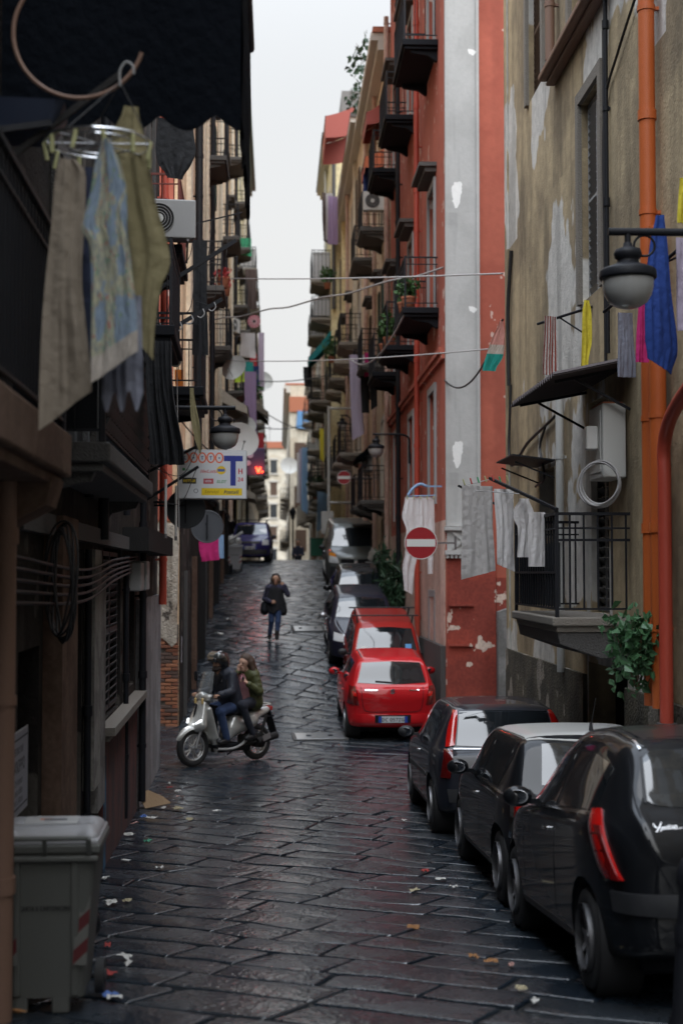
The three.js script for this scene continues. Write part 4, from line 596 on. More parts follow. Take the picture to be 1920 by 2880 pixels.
// ---------------------------------------------------------------- the parked row, nearest first
{ // rounded black two-tone hatchback nearest the camera
  const c = hatch(3.78, 1.72, 1.53, { wb: 2.39, fo: 0.72, paint: C.black, rimStyle: 'cover', drip: 0.17, seams: [1.22, 2.3], seamLean: 0.02, handles: [2.02], waist: [1.25, 3.25], mirrorMat: C.black,
    top: [[0, 0.52], [0.08, 0.7], [0.5, 0.86], [1.0, 0.97], [1.15, 1.02], [1.7, 1.4], [2.1, 1.52], [2.6, 1.54], [3.05, 1.5], [3.27, 1.44], [3.56, 1.13], [3.66, 1.06], [3.74, 0.98], [3.78, 0.86]],
    belt: [[0, 0.6], [0.6, 0.84], [1.2, 0.94], [2.4, 1.0], [3.2, 1.03], [3.5, 1.0], [3.7, 0.92], [3.78, 0.8]],
    roofW: [[0, 0.5], [0.9, 0.7], [1.3, 0.67], [1.9, 0.61], [2.9, 0.6], [3.3, 0.6], [3.6, 0.66], [3.78, 0.64]],
    wide: [[0, 0.6], [0.12, 0.74], [0.5, 0.82], [1.0, 0.86], [2.9, 0.86], [3.3, 0.84], [3.6, 0.78], [3.74, 0.71], [3.78, 0.64]],
    panes: [[1.32, 2.18], [2.3, 3.22]],
    rearGlass: [[[-0.57, 1.13], [-0.52, 1.105], [-0.3, 1.095], [0, 1.09], [0.3, 1.095], [0.52, 1.105], [0.57, 1.13]], [[-0.53, 1.36], [-0.48, 1.395], [-0.25, 1.41], [0, 1.415], [0.25, 1.41], [0.48, 1.395], [0.53, 1.36]]], windscreen: [[[-0.62, 1.04], [0, 1.0], [0.62, 1.04]], [[-0.52, 1.4], [0, 1.44], [0.52, 1.4]]] });
  const lampA = [[3.2, 1.06], [3.26, 0.98], [3.35, 0.86], [3.45, 0.75], [3.53, 0.7]], lampB = [[3.33, 1.07], [3.45, 0.98], [3.56, 0.86], [3.65, 0.75], [3.7, 0.7]];
  c.extra = (t, zz, put) => {
    for (const s of ['x-', 'x+']) {
      const tl = put('tail_lamp', s, lampA.map(([a, b]) => [zz(a), b]), lampB.map(([a, b]) => [zz(a), b]), 0.012, C.lens, { nx: 16, ny: 6, bulge: 0.015 });
      put('lamp_inner', s, lampA.slice(1).map(([a, b], i) => [lerp(zz(a), zz(lampB[i + 1][0]), 0.5), b]), lampB.slice(1).map(([a, b]) => [zz(a) - 0.01, b]), 0.024, mat(0.2, 0.005, 0.006, 0.2, { clearcoat: 1 }), { nx: 12, ny: 4, parent: tl });
      put('lamp_rim', s, lampA.map(([a, b]) => [zz(a) - 0.014, b]), lampA.map(([a, b]) => [zz(a), b]), 0.012, K.steel, { nx: 16, ny: 2 });
      for (const k of [0.36, 0.62]) put('lamp_divider', s, [[zz(lerp(3.2, 3.53, k)) + 0.012, lerp(1.05, 0.7, k)], [zz(lerp(3.33, 3.7, k)) - 0.01, lerp(1.05, 0.71, k) + 0.01]], [[zz(lerp(3.2, 3.53, k)) + 0.012, lerp(1.05, 0.7, k) + 0.01], [zz(lerp(3.33, 3.7, k)) - 0.01, lerp(1.05, 0.71, k) + 0.02]], 0.026, C.lensDark, { nx: 6, ny: 1, parent: tl });
    }
    put('bumper', 'z+', [[-0.775, 0.53], [0, 0.5], [0.775, 0.53]], [[-0.785, 0.64], [0, 0.64], [0.785, 0.64]], 0.025, C.plastic, { nx: 30, ny: 4, bulge: 0.012 });
    put('tailgate_seam', 'z+', [[-0.6, 1.36], [-0.635, 1.08], [-0.57, 0.78], [-0.5, 0.66]], [[-0.607, 1.36], [-0.643, 1.08], [-0.578, 0.78], [-0.508, 0.66]], 0.003, K.black, { nx: 14, ny: 1 });
    put('tailgate_seam', 'z+', [[0.6, 1.36], [0.635, 1.08], [0.57, 0.78], [0.5, 0.66]], [[0.607, 1.36], [0.643, 1.08], [0.578, 0.78], [0.508, 0.66]], 0.003, K.black, { nx: 14, ny: 1 });
    put('tailgate_handle', 'z+', [[-0.24, 0.9], [0.24, 0.9]], [[-0.24, 0.93], [0.24, 0.93]], 0.03, K.chrome, { nx: 8, ny: 3, bulge: 0.012 });
    put('roof_panel', 'y', [[-0.5, zz(1.95)], [0, zz(1.9)], [0.5, zz(1.95)]], [[-0.48, zz(3.2)], [0, zz(3.25)], [0.48, zz(3.2)]], 0.003, mat(0.022, 0.02, 0.024, 0.35, { clearcoat: 0.6 }), { nx: 10, ny: 10 });
    for (const s of [-1, 1]) put('roof_strip', 'y', [[s * 0.53, zz(1.9)], [s * 0.535, zz(2.6)], [s * 0.52, zz(3.3)]], [[s * 0.545, zz(1.9)], [s * 0.55, zz(2.6)], [s * 0.535, zz(3.3)]], 0.008, K.chrome, { nx: 14, ny: 1 });
    for (const s of [-1, 1]) put('window_frame', 'z+', [[s * 0.59, 1.12], [s * 0.57, 1.25], [s * 0.545, 1.37]], [[s * 0.573, 1.12], [s * 0.553, 1.25], [s * 0.53, 1.37]], 0.006, C.plastic, { nx: 8, ny: 1 });
    const sc = canvas(256, 96, (q) => { q.clearRect(0, 0, 256, 96); q.fillStyle = '#d8d9dc'; q.font = 'italic 34px serif'; q.fillText('psilon', 70, 58); q.strokeStyle = '#d8d9dc'; q.lineWidth = 5; q.beginPath(); q.moveTo(34, 16); q.quadraticCurveTo(44, 48, 58, 40); q.moveTo(82, 12); q.quadraticCurveTo(66, 50, 30, 84); q.stroke(); q.lineWidth = 2; q.beginPath(); q.moveTo(150, 62); q.lineTo(220, 56); q.stroke(); });
    const bg = new THREE.PlaneGeometry(0.24, 0.09); bg.userData.keep = true; const b = mesh('badge_script', bg, new THREE.MeshStandardMaterial({ map: sc, transparent: true, roughness: 0.25, metalness: 0.6 }), t); b.position.set(-0.5, 1.0, skinZ(-0.5, 1.0, 1) + 0.02); b.rotation.set(-0.45, -0.25, 0);
    mesh('headrest', rb(0.24, 0.2, 0.1, -0.34, 1.12, zz(2.7), 0.04), K.black, t);
    plate('CX 481 LA', 0, 0.78, 0, 0, t);
    mesh('tissue_box', [rb(0.24, 0.1, 0.12, -0.22, 1.06, zz(3.2), 0.01)], mat(0.05, 0.4, 0.25, 0.6), t);
  };
  makeCar('black_hatchback', 'glossy rounded black hatchback with tall red tail lamps, nearest of the parked cars', c, 9.66, 2.66, 1, 0.012);
}
{ // black small car with silver roof
  const c = hatch(3.63, 1.7, 1.42, { wb: 2.47, fo: 0.58, paint: C.black, rimStyle: 'five', panes: [[1.12, 1.95], [2.05, 2.9]], drip: 0.13, seams: [1.05, 2.05], handles: [1.8], waist: [0.95, 3.42], mirrorMat: C.black,
    top: [[0, 0.5], [0.06, 0.72], [0.4, 0.86], [0.9, 0.93], [1.02, 0.97], [1.45, 1.33], [1.75, 1.41], [2.9, 1.4], [3.12, 1.35], [3.4, 0.98], [3.5, 0.9], [3.6, 0.84], [3.63, 0.74]], belt: [[0, 0.6], [0.5, 0.83], [1, 0.91], [3.3, 0.93], [3.5, 0.86], [3.63, 0.7]], roofW: [[0, 0.5], [0.9, 0.7], [1.3, 0.68], [1.8, 0.63], [2.9, 0.62], [3.4, 0.68], [3.63, 0.62]],
    rearGlass: [[[-0.52, 1.0], [0, 0.985], [0.52, 1.0]], [[-0.47, 1.32], [0, 1.335], [0.47, 1.32]]], windscreen: [[[-0.64, 0.99], [0, 0.98], [0.64, 0.99]], [[-0.54, 1.31], [0, 1.34], [0.54, 1.31]]],
    patches: [...both('tail_lamp', 'z+', [[-0.76, 0.62], [-0.74, 0.88]], [[-0.6, 0.62], [-0.58, 0.88]], 0.012, C.lens, { nx: 10, ny: 6, bulge: 0.015 }), ...both('lamp_rim', 'z+', [[-0.79, 0.59], [-0.77, 0.9]], [[-0.765, 0.59], [-0.745, 0.9]], 0.02, K.chrome, { nx: 8, ny: 1 }), ['bumper', 'z+', [[-0.66, 0.33], [0.66, 0.33]], [[-0.68, 0.5], [0.68, 0.5]], 0.02, C.black, { nx: 12, ny: 4, bulge: 0.02 }]] });
  c.extra = (t, zz, put) => { put('roof', 'y', [[-0.6, zz(1.5)], [0, zz(1.46)], [0.6, zz(1.5)]], [[-0.58, zz(3.1)], [0, zz(3.18)], [0.58, zz(3.1)]], 0.006, C.silver, { nx: 14, ny: 12 }); mesh('aerial', [cyl(0.012, 0.02, 0.07, 0, 1.45, zz(2.95)), rod([0, 1.45, zz(2.95)], [0, 1.7, zz(3.15)], 0.003)], C.plastic, t); plate('CE 730 RN', 0, 0.62, zz(3.64), 0, t); };
  makeCar('silver_roofed_car', 'small black car with a silver roof parked between two dark hatchbacks', c, 13.22, 2.68, 1, 0.005);
}
{ // dark hatchback with tall corner lamps
  const c = hatch(3.84, 1.66, 1.46, { wb: 2.46, fo: 0.77, paint: C.navy, rimStyle: 'cover', panes: [[1.2, 2.05], [2.15, 3.1]], seams: [1.2, 2.2], handles: [1.95], sideStrip: 0.55,
    top: [[0, 0.5], [0.08, 0.68], [0.5, 0.82], [0.95, 0.92], [1.12, 0.97], [1.75, 1.38], [2.15, 1.46], [3.1, 1.44], [3.4, 1.38], [3.66, 0.98], [3.76, 0.93], [3.82, 0.86], [3.84, 0.76]],
    rearGlass: [[[-0.56, 1.0], [0, 0.985], [0.56, 1.0]], [[-0.5, 1.36], [0, 1.375], [0.5, 1.36]]], windscreen: [[[-0.62, 1.0], [0, 0.99], [0.62, 1.0]], [[-0.52, 1.36], [0, 1.39], [0.52, 1.36]]],
    patches: [...both('tail_lamp', 'z+', [[-0.68, 0.98], [-0.63, 1.2], [-0.56, 1.37]], [[-0.58, 1.0], [-0.54, 1.2], [-0.515, 1.37]], 0.012, C.lens, { nx: 12, ny: 4, bulge: 0.012 }), ...both('tail_lamp', 'z+', [[-0.74, 0.66], [-0.7, 0.96]], [[-0.65, 0.66], [-0.61, 0.96]], 0.012, C.lensDark, { nx: 10, ny: 4 }), ['bumper', 'z+', [[-0.66, 0.4], [0, 0.39], [0.66, 0.4]], [[-0.68, 0.54], [0, 0.54], [0.68, 0.54]], 0.025, C.plastic, { nx: 12, ny: 4, bulge: 0.015 }], ['tailgate_seam', 'z+', [[-0.6, 0.96], [0.6, 0.96]], [[-0.6, 0.975], [0.6, 0.975]], 0.006, K.steel, { nx: 12, ny: 1 }]] });
  c.extra = (t, zz, put) => { mesh('wiper', [bar([0, 1.0, skinZ(0, 1.0, 1) + 0.015], [0.32, 1.04, skinZ(0.32, 1.04, 1) + 0.015], 0.02)], C.plastic, t); plate('BX 266 FD', 0, 0.66, zz(3.85), 0, t); };
  makeCar('dark_hatchback', 'dark hatchback with tall red corner lamps parked third from the camera', c, 17.55, 2.56, 1, 0);
}
const swiftTop = [[0, 0.5], [0.07, 0.72], [0.5, 0.88], [0.95, 0.97], [1.1, 1.02], [1.7, 1.42], [2.1, 1.5], [3.0, 1.49], [3.28, 1.44], [3.52, 1.06], [3.6, 0.98], [3.68, 0.93], [3.7, 0.82]];
{ // red hatchback
  const c = hatch(3.7, 1.7, 1.5, { wb: 2.39, fo: 0.74, paint: C.red, rimStyle: 'five', panes: [[1.22, 2.05], [2.13, 2.95]], seams: [1.15, 2.1, 2.95], handles: [1.9, 2.75], handleMat: C.red, mirrorMat: C.red, top: swiftTop, roofW: [[0, 0.5], [0.9, 0.69], [1.3, 0.66], [1.9, 0.615], [3.1, 0.6], [3.5, 0.66], [3.7, 0.64]],
    rearGlass: [[[-0.62, 1.05], [0, 1.03], [0.62, 1.05]], [[-0.53, 1.39], [0, 1.41], [0.53, 1.39]]], windscreen: [[[-0.62, 1.04], [0, 1.03], [0.62, 1.04]], [[-0.52, 1.4], [0, 1.43], [0.52, 1.4]]],
    patches: [...both('tail_lamp', 'z+', [[-0.8, 0.68], [-0.76, 0.99]], [[-0.6, 0.67], [-0.66, 0.99]], 0.014, C.lensDark, { nx: 10, ny: 6, bulge: 0.02 }), ...both('lamp_cell', 'z+', [[-0.68, 0.83], [-0.7, 0.9]], [[-0.635, 0.83], [-0.655, 0.9]], 0.045, C.lens, { nx: 4, ny: 3 }), ['tailgate_seam', 'z+', [[-0.57, 0.99], [-0.52, 0.6], [-0.46, 0.555], [0, 0.55], [0.46, 0.555], [0.52, 0.6], [0.57, 0.99]], [[-0.56, 0.985], [-0.51, 0.605], [-0.455, 0.565], [0, 0.56], [0.455, 0.565], [0.51, 0.605], [0.56, 0.985]], 0.004, K.black, { nx: 40, ny: 1 }], ['bumper', 'z+', [[-0.72, 0.3], [0, 0.29], [0.72, 0.3]], [[-0.72, 0.51], [0, 0.51], [0.72, 0.51]], 0.025, C.red, { nx: 14, ny: 5, bulge: 0.025 }], ['plate_recess', 'z+', [[-0.32, 0.36], [0.32, 0.36]], [[-0.32, 0.5], [0.32, 0.5]], 0.052, K.black, { nx: 8, ny: 2 }], ['roof_gutter', 'y', [[-0.54, -0.15], [-0.53, 1.2]], [[-0.525, -0.15], [-0.515, 1.2]], 0.004, C.plastic, { nx: 10, ny: 1 }], ['roof_gutter', 'y', [[0.54, -0.15], [0.53, 1.2]], [[0.525, -0.15], [0.515, 1.2]], 0.004, C.plastic, { nx: 10, ny: 1 }], ['number_badge', 'z+', [[-0.5, 0.93], [-0.27, 0.93]], [[-0.5, 0.948], [-0.27, 0.948]], 0.008, K.chrome, { nx: 4, ny: 1 }], ['number_badge', 'z+', [[0.3, 0.93], [0.48, 0.93]], [[0.3, 0.944], [0.48, 0.944]], 0.008, K.chrome, { nx: 4, ny: 1 }]] });
  c.extra = (t, zz, put) => { // maker's mark: a slanted double hook
    const s = prism([[-0.05, 0.015], [0, 0.05], [0.05, 0.03], [0.02, 0.012], [0, 0.022], [-0.012, 0.012], [0.05, -0.015], [0, -0.05], [-0.05, -0.03], [-0.02, -0.012], [0, -0.022], [0.012, -0.012]], 0.012); const b = mesh('badge', s, K.chrome, t); b.position.set(0, 0.92, skinZ(0, 0.92, 1)); mesh('wiper', [bar([0, 1.06, skinZ(0, 1.06, 1) + 0.015], [-0.3, 1.08, skinZ(-0.3, 1.08, 1) + 0.015], 0.025)], C.plastic, t); plate('DC 057ZG', 0, 0.43, 0, 0, t, 0, 0.075); };
  makeCar('red_hatchback', 'bright red hatchback seen from behind with a white number plate', c, 27.55, 2.06, 1, 0.01);
}
const faceC = (o) => hatch(o.L, o.W, o.H, { ...o });
{ // red car facing the camera with roof bars
  const c = faceC({ L: 3.5, W: 1.64, H: 1.58, wb: 2.35, fo: 0.62, paint: C.red2, rimStyle: 'dark', panes: [[0.95, 1.75], [1.85, 2.85]], seams: [1.0, 1.85], handles: [1.6, 2.5], mirrorMat: C.plastic, drip: 0.16, top: [[0, 0.55], [0.06, 0.78], [0.5, 0.92], [0.75, 0.98], [0.85, 1.02], [1.25, 1.48], [1.6, 1.57], [2.9, 1.56], [3.25, 1.5], [3.42, 1.05], [3.5, 0.8]], roofW: [[0, 0.5], [0.7, 0.68], [0.9, 0.68], [1.4, 0.62], [3.1, 0.61], [3.5, 0.6]],
    windscreen: [[[-0.64, 1.05], [0, 1.03], [0.64, 1.05]], [[-0.55, 1.45], [0, 1.48], [0.55, 1.45]]], rearGlass: [[[-0.55, 1.08], [0.55, 1.08]], [[-0.52, 1.42], [0.52, 1.42]]],
    patches: [...both('headlamp', 'z-', [[-0.7, 0.68], [-0.68, 0.82]], [[-0.44, 0.68], [-0.46, 0.8]], 0.012, C.lamp, { nx: 8, ny: 5 }), ['grille', 'z-', [[-0.38, 0.66], [0.38, 0.66]], [[-0.38, 0.77], [0.38, 0.77]], 0.01, C.plastic, { nx: 8, ny: 3 }], ['permit', 'z-', [[-0.53, 1.09], [-0.4, 1.09]], [[-0.53, 1.17], [-0.4, 1.17]], 0.009, mat(0.1, 0.35, 0.7, 0.5), { nx: 3, ny: 2 }], ['permit', 'z-', [[0.42, 1.08], [0.54, 1.08]], [[0.42, 1.13], [0.54, 1.13]], 0.009, mat(0.6, 0.62, 0.6, 0.5), { nx: 3, ny: 2 }]] });
  c.extra = (t, zz) => { for (const s of [1.5, 2.4]) mesh('roof_bar', [rb(1.46, 0.03, 0.04, 0, 1.68, zz(s), 0.012), bar([-0.58, 1.52, zz(s)], [-0.6, 1.67, zz(s)], 0.035), bar([0.58, 1.52, zz(s)], [0.6, 1.67, zz(s)], 0.035)], C.plastic, t); plate('CH 905 TS', 0, 0.45, zz(-0.03), Math.PI, t); };
  makeCar('red_roof_bar_car', 'red car with black roof bars facing the camera behind the red hatchback', c, 31.1, 2.3, -1, 0);
}
const far1 = { L: 3.6, W: 1.66, H: 1.45, wb: 2.4, fo: 0.68, rimStyle: 'cover', panes: [[1.05, 1.85], [1.95, 2.85]], seams: [1.1, 1.95], handles: [1.7], mirrorMat: C.black, top: [[0, 0.5], [0.06, 0.7], [0.5, 0.84], [0.8, 0.92], [0.95, 0.97], [1.45, 1.36], [1.85, 1.43], [2.8, 1.42], [3.15, 1.34], [3.42, 0.98], [3.6, 0.78]],
  windscreen: [[[-0.63, 0.99], [0, 0.98], [0.63, 0.99]], [[-0.53, 1.34], [0, 1.37], [0.53, 1.34]]], rearGlass: [[[-0.55, 1.02], [0.55, 1.02]], [[-0.5, 1.3], [0.5, 1.3]]], patches: [...both('headlamp', 'z-', [[-0.72, 0.62], [-0.7, 0.76]], [[-0.42, 0.62], [-0.46, 0.75]], 0.012, C.lamp, { nx: 8, ny: 5 }), ['grille', 'z-', [[-0.36, 0.56], [0.36, 0.56]], [[-0.36, 0.66], [0.36, 0.66]], 0.01, C.plastic, { nx: 8, ny: 3 }]], extra: (t, zz) => plate('AW 318 BK', 0, 0.42, zz(-0.03), Math.PI, t) };
makeCar('dark_blue_car', 'dark blue car facing the camera with pale mirrors behind the roof bars', faceC({ ...far1, paint: paint(0.016, 0.016, 0.03), mirrorMat: K.steel }), 34.75, 2.0, -1, 0.01);
makeCar('dark_saloon', 'dark car with folded out mirror parked just below the grey van', faceC({ ...far1, L: 3.7, paint: paint(0.014, 0.014, 0.016) }), 38.6, 2.25, -1, -0.01);
{ // grey van
  const c = faceC({ L: 4.78, W: 1.9, H: 1.96, cat: 'van', wb: 3.1, fo: 0.83, rw: 0.32, paint: C.vanGrey, rimStyle: 'dark', panes: [[1.05, 1.75], [1.9, 3.0]], seams: [1.0, 1.9], handles: [1.7], drip: 0.24, mirrorMat: C.plastic, belt: [[0, 0.75], [0.6, 1.05], [1.2, 1.12], [4.5, 1.15], [4.78, 1]], top: [[0, 0.6], [0.05, 0.95], [0.5, 1.14], [0.75, 1.2], [0.85, 1.25], [1.45, 1.84], [1.8, 1.95], [4.5, 1.96], [4.72, 1.85], [4.78, 1.5]], roofW: [[0, 0.6], [0.7, 0.78], [1.4, 0.76], [4.6, 0.76], [4.78, 0.74]],
    windscreen: [[[-0.74, 1.26], [0, 1.24], [0.74, 1.26]], [[-0.66, 1.78], [0, 1.81], [0.66, 1.78]]], patches: [...both('headlamp', 'z-', [[-0.84, 0.78], [-0.82, 1.02]], [[-0.52, 0.76], [-0.6, 0.96]], 0.014, C.lamp, { nx: 8, ny: 5, bulge: 0.02 }), ...both('indicator', 'z-', [[-0.83, 0.98], [-0.8, 1.07]], [[-0.62, 0.95], [-0.64, 1.04]], 0.03, C.amber, { nx: 6, ny: 3 }), ['grille', 'z-', [[-0.48, 0.78], [-0.06, 0.78]], [[-0.48, 0.9], [-0.06, 0.9]], 0.014, K.black, { nx: 8, ny: 3 }], ['grille', 'z-', [[0.06, 0.78], [0.48, 0.78]], [[0.06, 0.9], [0.48, 0.9]], 0.014, K.black, { nx: 8, ny: 3 }], ['badge', 'z-', [[-0.05, 0.8], [0, 0.86]], [[0, 0.74], [0.05, 0.8]], 0.03, K.chrome, { nx: 3, ny: 3 }], ['bumper', 'z-', [[-0.8, 0.35], [0, 0.34], [0.8, 0.35]], [[-0.8, 0.66], [0, 0.66], [0.8, 0.66]], 0.03, C.plastic, { nx: 12, ny: 4, bulge: 0.03 }]] });
  c.extra = (t, zz) => plate('BZ 552 XM', 0, 0.56, zz(-0.09), Math.PI, t);
  makeCar('grey_van', 'grey delivery van with amber indicators facing the camera near the crest', c, 47.8, 2.5, -1, 0);
}
{ // blue car on the crest
  const c = faceC({ L: 3.54, W: 1.6, H: 1.54, wb: 2.3, fo: 0.62, paint: C.blue, rimStyle: 'dark', panes: [[0.95, 1.75], [1.85, 2.8]], seams: [1.0, 1.85], handles: [1.6], mirrorMat: C.plastic, drip: 0.15, top: [[0, 0.55], [0.05, 0.8], [0.5, 0.93], [0.8, 1.0], [0.9, 1.04], [1.35, 1.45], [1.7, 1.53], [3.0, 1.54], [3.3, 1.46], [3.46, 1.0], [3.54, 0.8]], roofW: [[0, 0.5], [0.7, 0.7], [1.3, 0.64], [3.2, 0.62], [3.54, 0.6]],
    windscreen: [[[-0.63, 1.06], [0, 1.05], [0.63, 1.06]], [[-0.56, 1.43], [0, 1.45], [0.56, 1.43]]], patches: [...both('headlamp', 'z-', [[-0.7, 0.66], [-0.69, 0.86]], [[-0.46, 0.66], [-0.47, 0.84]], 0.012, C.lamp, { nx: 8, ny: 5 }), ['grille', 'z-', [[-0.4, 0.72], [0.4, 0.72]], [[-0.4, 0.8], [0.4, 0.8]], 0.01, C.plastic, { nx: 8, ny: 3 }], ['bumper', 'z-', [[-0.66, 0.3], [0, 0.29], [0.66, 0.3]], [[-0.66, 0.48], [0, 0.48], [0.66, 0.48]], 0.02, C.plastic, { nx: 10, ny: 4, bulge: 0.02 }]] });
  c.extra = (t, zz) => { for (const s of [1.6, 2.6]) mesh('roof_bar', [rb(1.3, 0.03, 0.05, 0, 1.63, zz(s), 0.012), bar([-0.55, 1.5, zz(s)], [-0.56, 1.62, zz(s)], 0.04), bar([0.55, 1.5, zz(s)], [0.56, 1.62, zz(s)], 0.04)], C.plastic, t); plate('DA 649 WP', 0, 0.55, zz(-0.04), Math.PI, t); };
  makeCar('blue_car', 'violet blue car with roof bars facing the camera on the crest', c, 57, -1.0, -1, -0.03);
}
// ---------------------------------------------------------------- soft bodies: distance fields meshed with surface nets
const cap = (a, b, ra, rb = ra, sx = 1, sz = 1) => ({ a, b, ra, rb, sx, sz });
function field(caps, k) {
  return (x, y, z) => {
    let d = 1e9;
    for (const c of caps) {
      const px = (x - c.a[0]) / c.sx, py = y - c.a[1], pz = (z - c.a[2]) / c.sz, bx_ = (c.b[0] - c.a[0]) / c.sx, by = c.b[1] - c.a[1], bz = (c.b[2] - c.a[2]) / c.sz;
      const L = bx_ * bx_ + by * by + bz * bz, t = L > 1e-9 ? clamp((px * bx_ + py * by + pz * bz) / L) : 0;
      const e = Math.hypot(px - bx_ * t, py - by * t, pz - bz * t) - (c.ra + (c.rb - c.ra) * t);
      if (d > 1e8) d = e; else { const h = clamp(0.5 + 0.5 * (d - e) / k); d = d * (1 - h) + e * h - k * h * (1 - h); }
    }
    return d;
  };
}
function nets(f, lo, hi, cell) {
  const n = [0, 1, 2].map((i) => Math.ceil((hi[i] - lo[i]) / cell) + 1), [nx, ny, nz] = n, v = new Float32Array(nx * ny * nz), at = (i, j, k) => (k * ny + j) * nx + i;
  for (let k = 0; k < nz; k++) for (let j = 0; j < ny; j++) for (let i = 0; i < nx; i++) v[at(i, j, k)] = f(lo[0] + i * cell, lo[1] + j * cell, lo[2] + k * cell);
  const id = new Int32Array(nx * ny * nz).fill(-1), pos = [], ix = [];
  for (let k = 0; k < nz - 1; k++) for (let j = 0; j < ny - 1; j++) for (let i = 0; i < nx - 1; i++) {
    let m = 0, sx = 0, sy = 0, sz = 0, c = 0; const q = [];
    for (let b = 0; b < 8; b++) { q[b] = v[at(i + (b & 1), j + (b >> 1 & 1), k + (b >> 2))]; if (q[b] < 0) m |= 1 << b; }
    if (m === 0 || m === 255) continue;
    for (let a = 0; a < 8; a++) for (const bit of [1, 2, 4]) { if (a & bit) continue; const b = a | bit; if ((q[a] < 0) === (q[b] < 0)) continue; const t = q[a] / (q[a] - q[b]); sx += (a & 1) + (bit === 1 ? t : 0); sy += (a >> 1 & 1) + (bit === 2 ? t : 0); sz += (a >> 2) + (bit === 4 ? t : 0); c++; }
    id[at(i, j, k)] = pos.length / 3; pos.push(lo[0] + (i + sx / c) * cell, lo[1] + (j + sy / c) * cell, lo[2] + (k + sz / c) * cell);
  }
  const quad = (a, b, c, d, flip) => { if (a < 0 || b < 0 || c < 0 || d < 0) return; flip ? ix.push(a, c, b, a, d, c) : ix.push(a, b, c, a, c, d); };
  for (let k = 1; k < nz - 1; k++) for (let j = 1; j < ny - 1; j++) for (let i = 1; i < nx - 1; i++) {
    const s = v[at(i, j, k)] < 0;
    if (s !== (v[at(i + 1, j, k)] < 0)) quad(id[at(i, j - 1, k - 1)], id[at(i, j, k - 1)], id[at(i, j, k)], id[at(i, j - 1, k)], !s);
    if (s !== (v[at(i, j + 1, k)] < 0)) quad(id[at(i - 1, j, k - 1)], id[at(i - 1, j, k)], id[at(i, j, k)], id[at(i, j, k - 1)], !s);
    if (s !== (v[at(i, j, k + 1)] < 0)) quad(id[at(i - 1, j - 1, k)], id[at(i, j - 1, k)], id[at(i, j, k)], id[at(i - 1, j, k)], !s);
  }
  const g = new THREE.BufferGeometry(); g.setAttribute('position', new THREE.Float32BufferAttribute(pos, 3)); g.setIndex(ix); g.computeVertexNormals(); return g;
}
function blob(caps, k = 0.03, cell = 0.014, cut) {
  const lo = [1e9, 1e9, 1e9], hi = [-1e9, -1e9, -1e9], pad = cell * 3 + k;
  for (const c of caps) for (const [p, r] of [[c.a, c.ra], [c.b, c.rb]]) for (let i = 0; i < 3; i++) { const s = r * (i === 0 ? Math.max(1, c.sx) : i === 2 ? Math.max(1, c.sz) : 1); lo[i] = Math.min(lo[i], p[i] - s - pad); hi[i] = Math.max(hi[i], p[i] + s + pad); }
  const f = field(caps, k); return nets(cut ? (x, y, z) => Math.max(f(x, y, z), cut(x, y, z)) : f, lo, hi, cell);
}
const skinM = mat(0.42, 0.24, 0.16, 0.6), skinM2 = mat(0.5, 0.3, 0.22, 0.6), hairM = withGrain(mat(0.022, 0.013, 0.01, 0.5), 12, 0.004), hairB = withGrain(mat(0.05, 0.026, 0.015, 0.5), 12, 0.004);
const denim = cloth(0.03, 0.055, 0.13), denimDark = cloth(0.014, 0.017, 0.028), puffer = cloth(0.012, 0.016, 0.028, { roughness: 0.6 }), olive = cloth(0.05, 0.055, 0.014, { roughness: 0.6 }), bootM = mat(0.012, 0.012, 0.013, 0.5);
// a hand with five bent fingers: p wrist, d along the fingers, n out of the back of the hand, curl 0..1, s = +-1 puts the thumb
function hand(p, d, n, curl, s) {
  d = V(...d).normalize(); n = V(...n); n.addScaledVector(d, -n.dot(d)).normalize(); const w = d.clone().cross(n).multiplyScalar(s), W = V(...p), P = (a, b, c) => W.clone().addScaledVector(d, a).addScaledVector(w, b).addScaledVector(n, c).toArray(), out = [cap(P(0, 0, 0), P(0.03, 0, 0), 0.024), cap(P(0.03, 0.022, 0), P(0.085, 0.028, 0), 0.015), cap(P(0.03, 0, 0), P(0.09, 0, 0), 0.016), cap(P(0.03, -0.022, 0), P(0.08, -0.028, 0), 0.014)];
  [[0.03, 0.06], [0.01, 0.068], [-0.011, 0.062], [-0.031, 0.048]].forEach(([b, L]) => { const A = 0.088, c1 = curl * 1.2, c2 = c1 + curl * 1.4, a1 = A + Math.cos(c1) * L * 0.5, h1 = -Math.sin(c1) * L * 0.5; out.push(cap(P(A, b, 0), P(a1, b, h1), 0.0095, 0.009), cap(P(a1, b, h1), P(a1 + Math.cos(c2) * L * 0.5, b, h1 - Math.sin(c2) * L * 0.5), 0.009, 0.0075)); });
  out.push(cap(P(0.025, 0.028, -0.004), P(0.055, 0.05, -0.018), 0.012, 0.0105), cap(P(0.055, 0.05, -0.018), P(0.085, 0.048, -0.034 * (0.4 + curl)), 0.0105, 0.0085));
  return out;
}
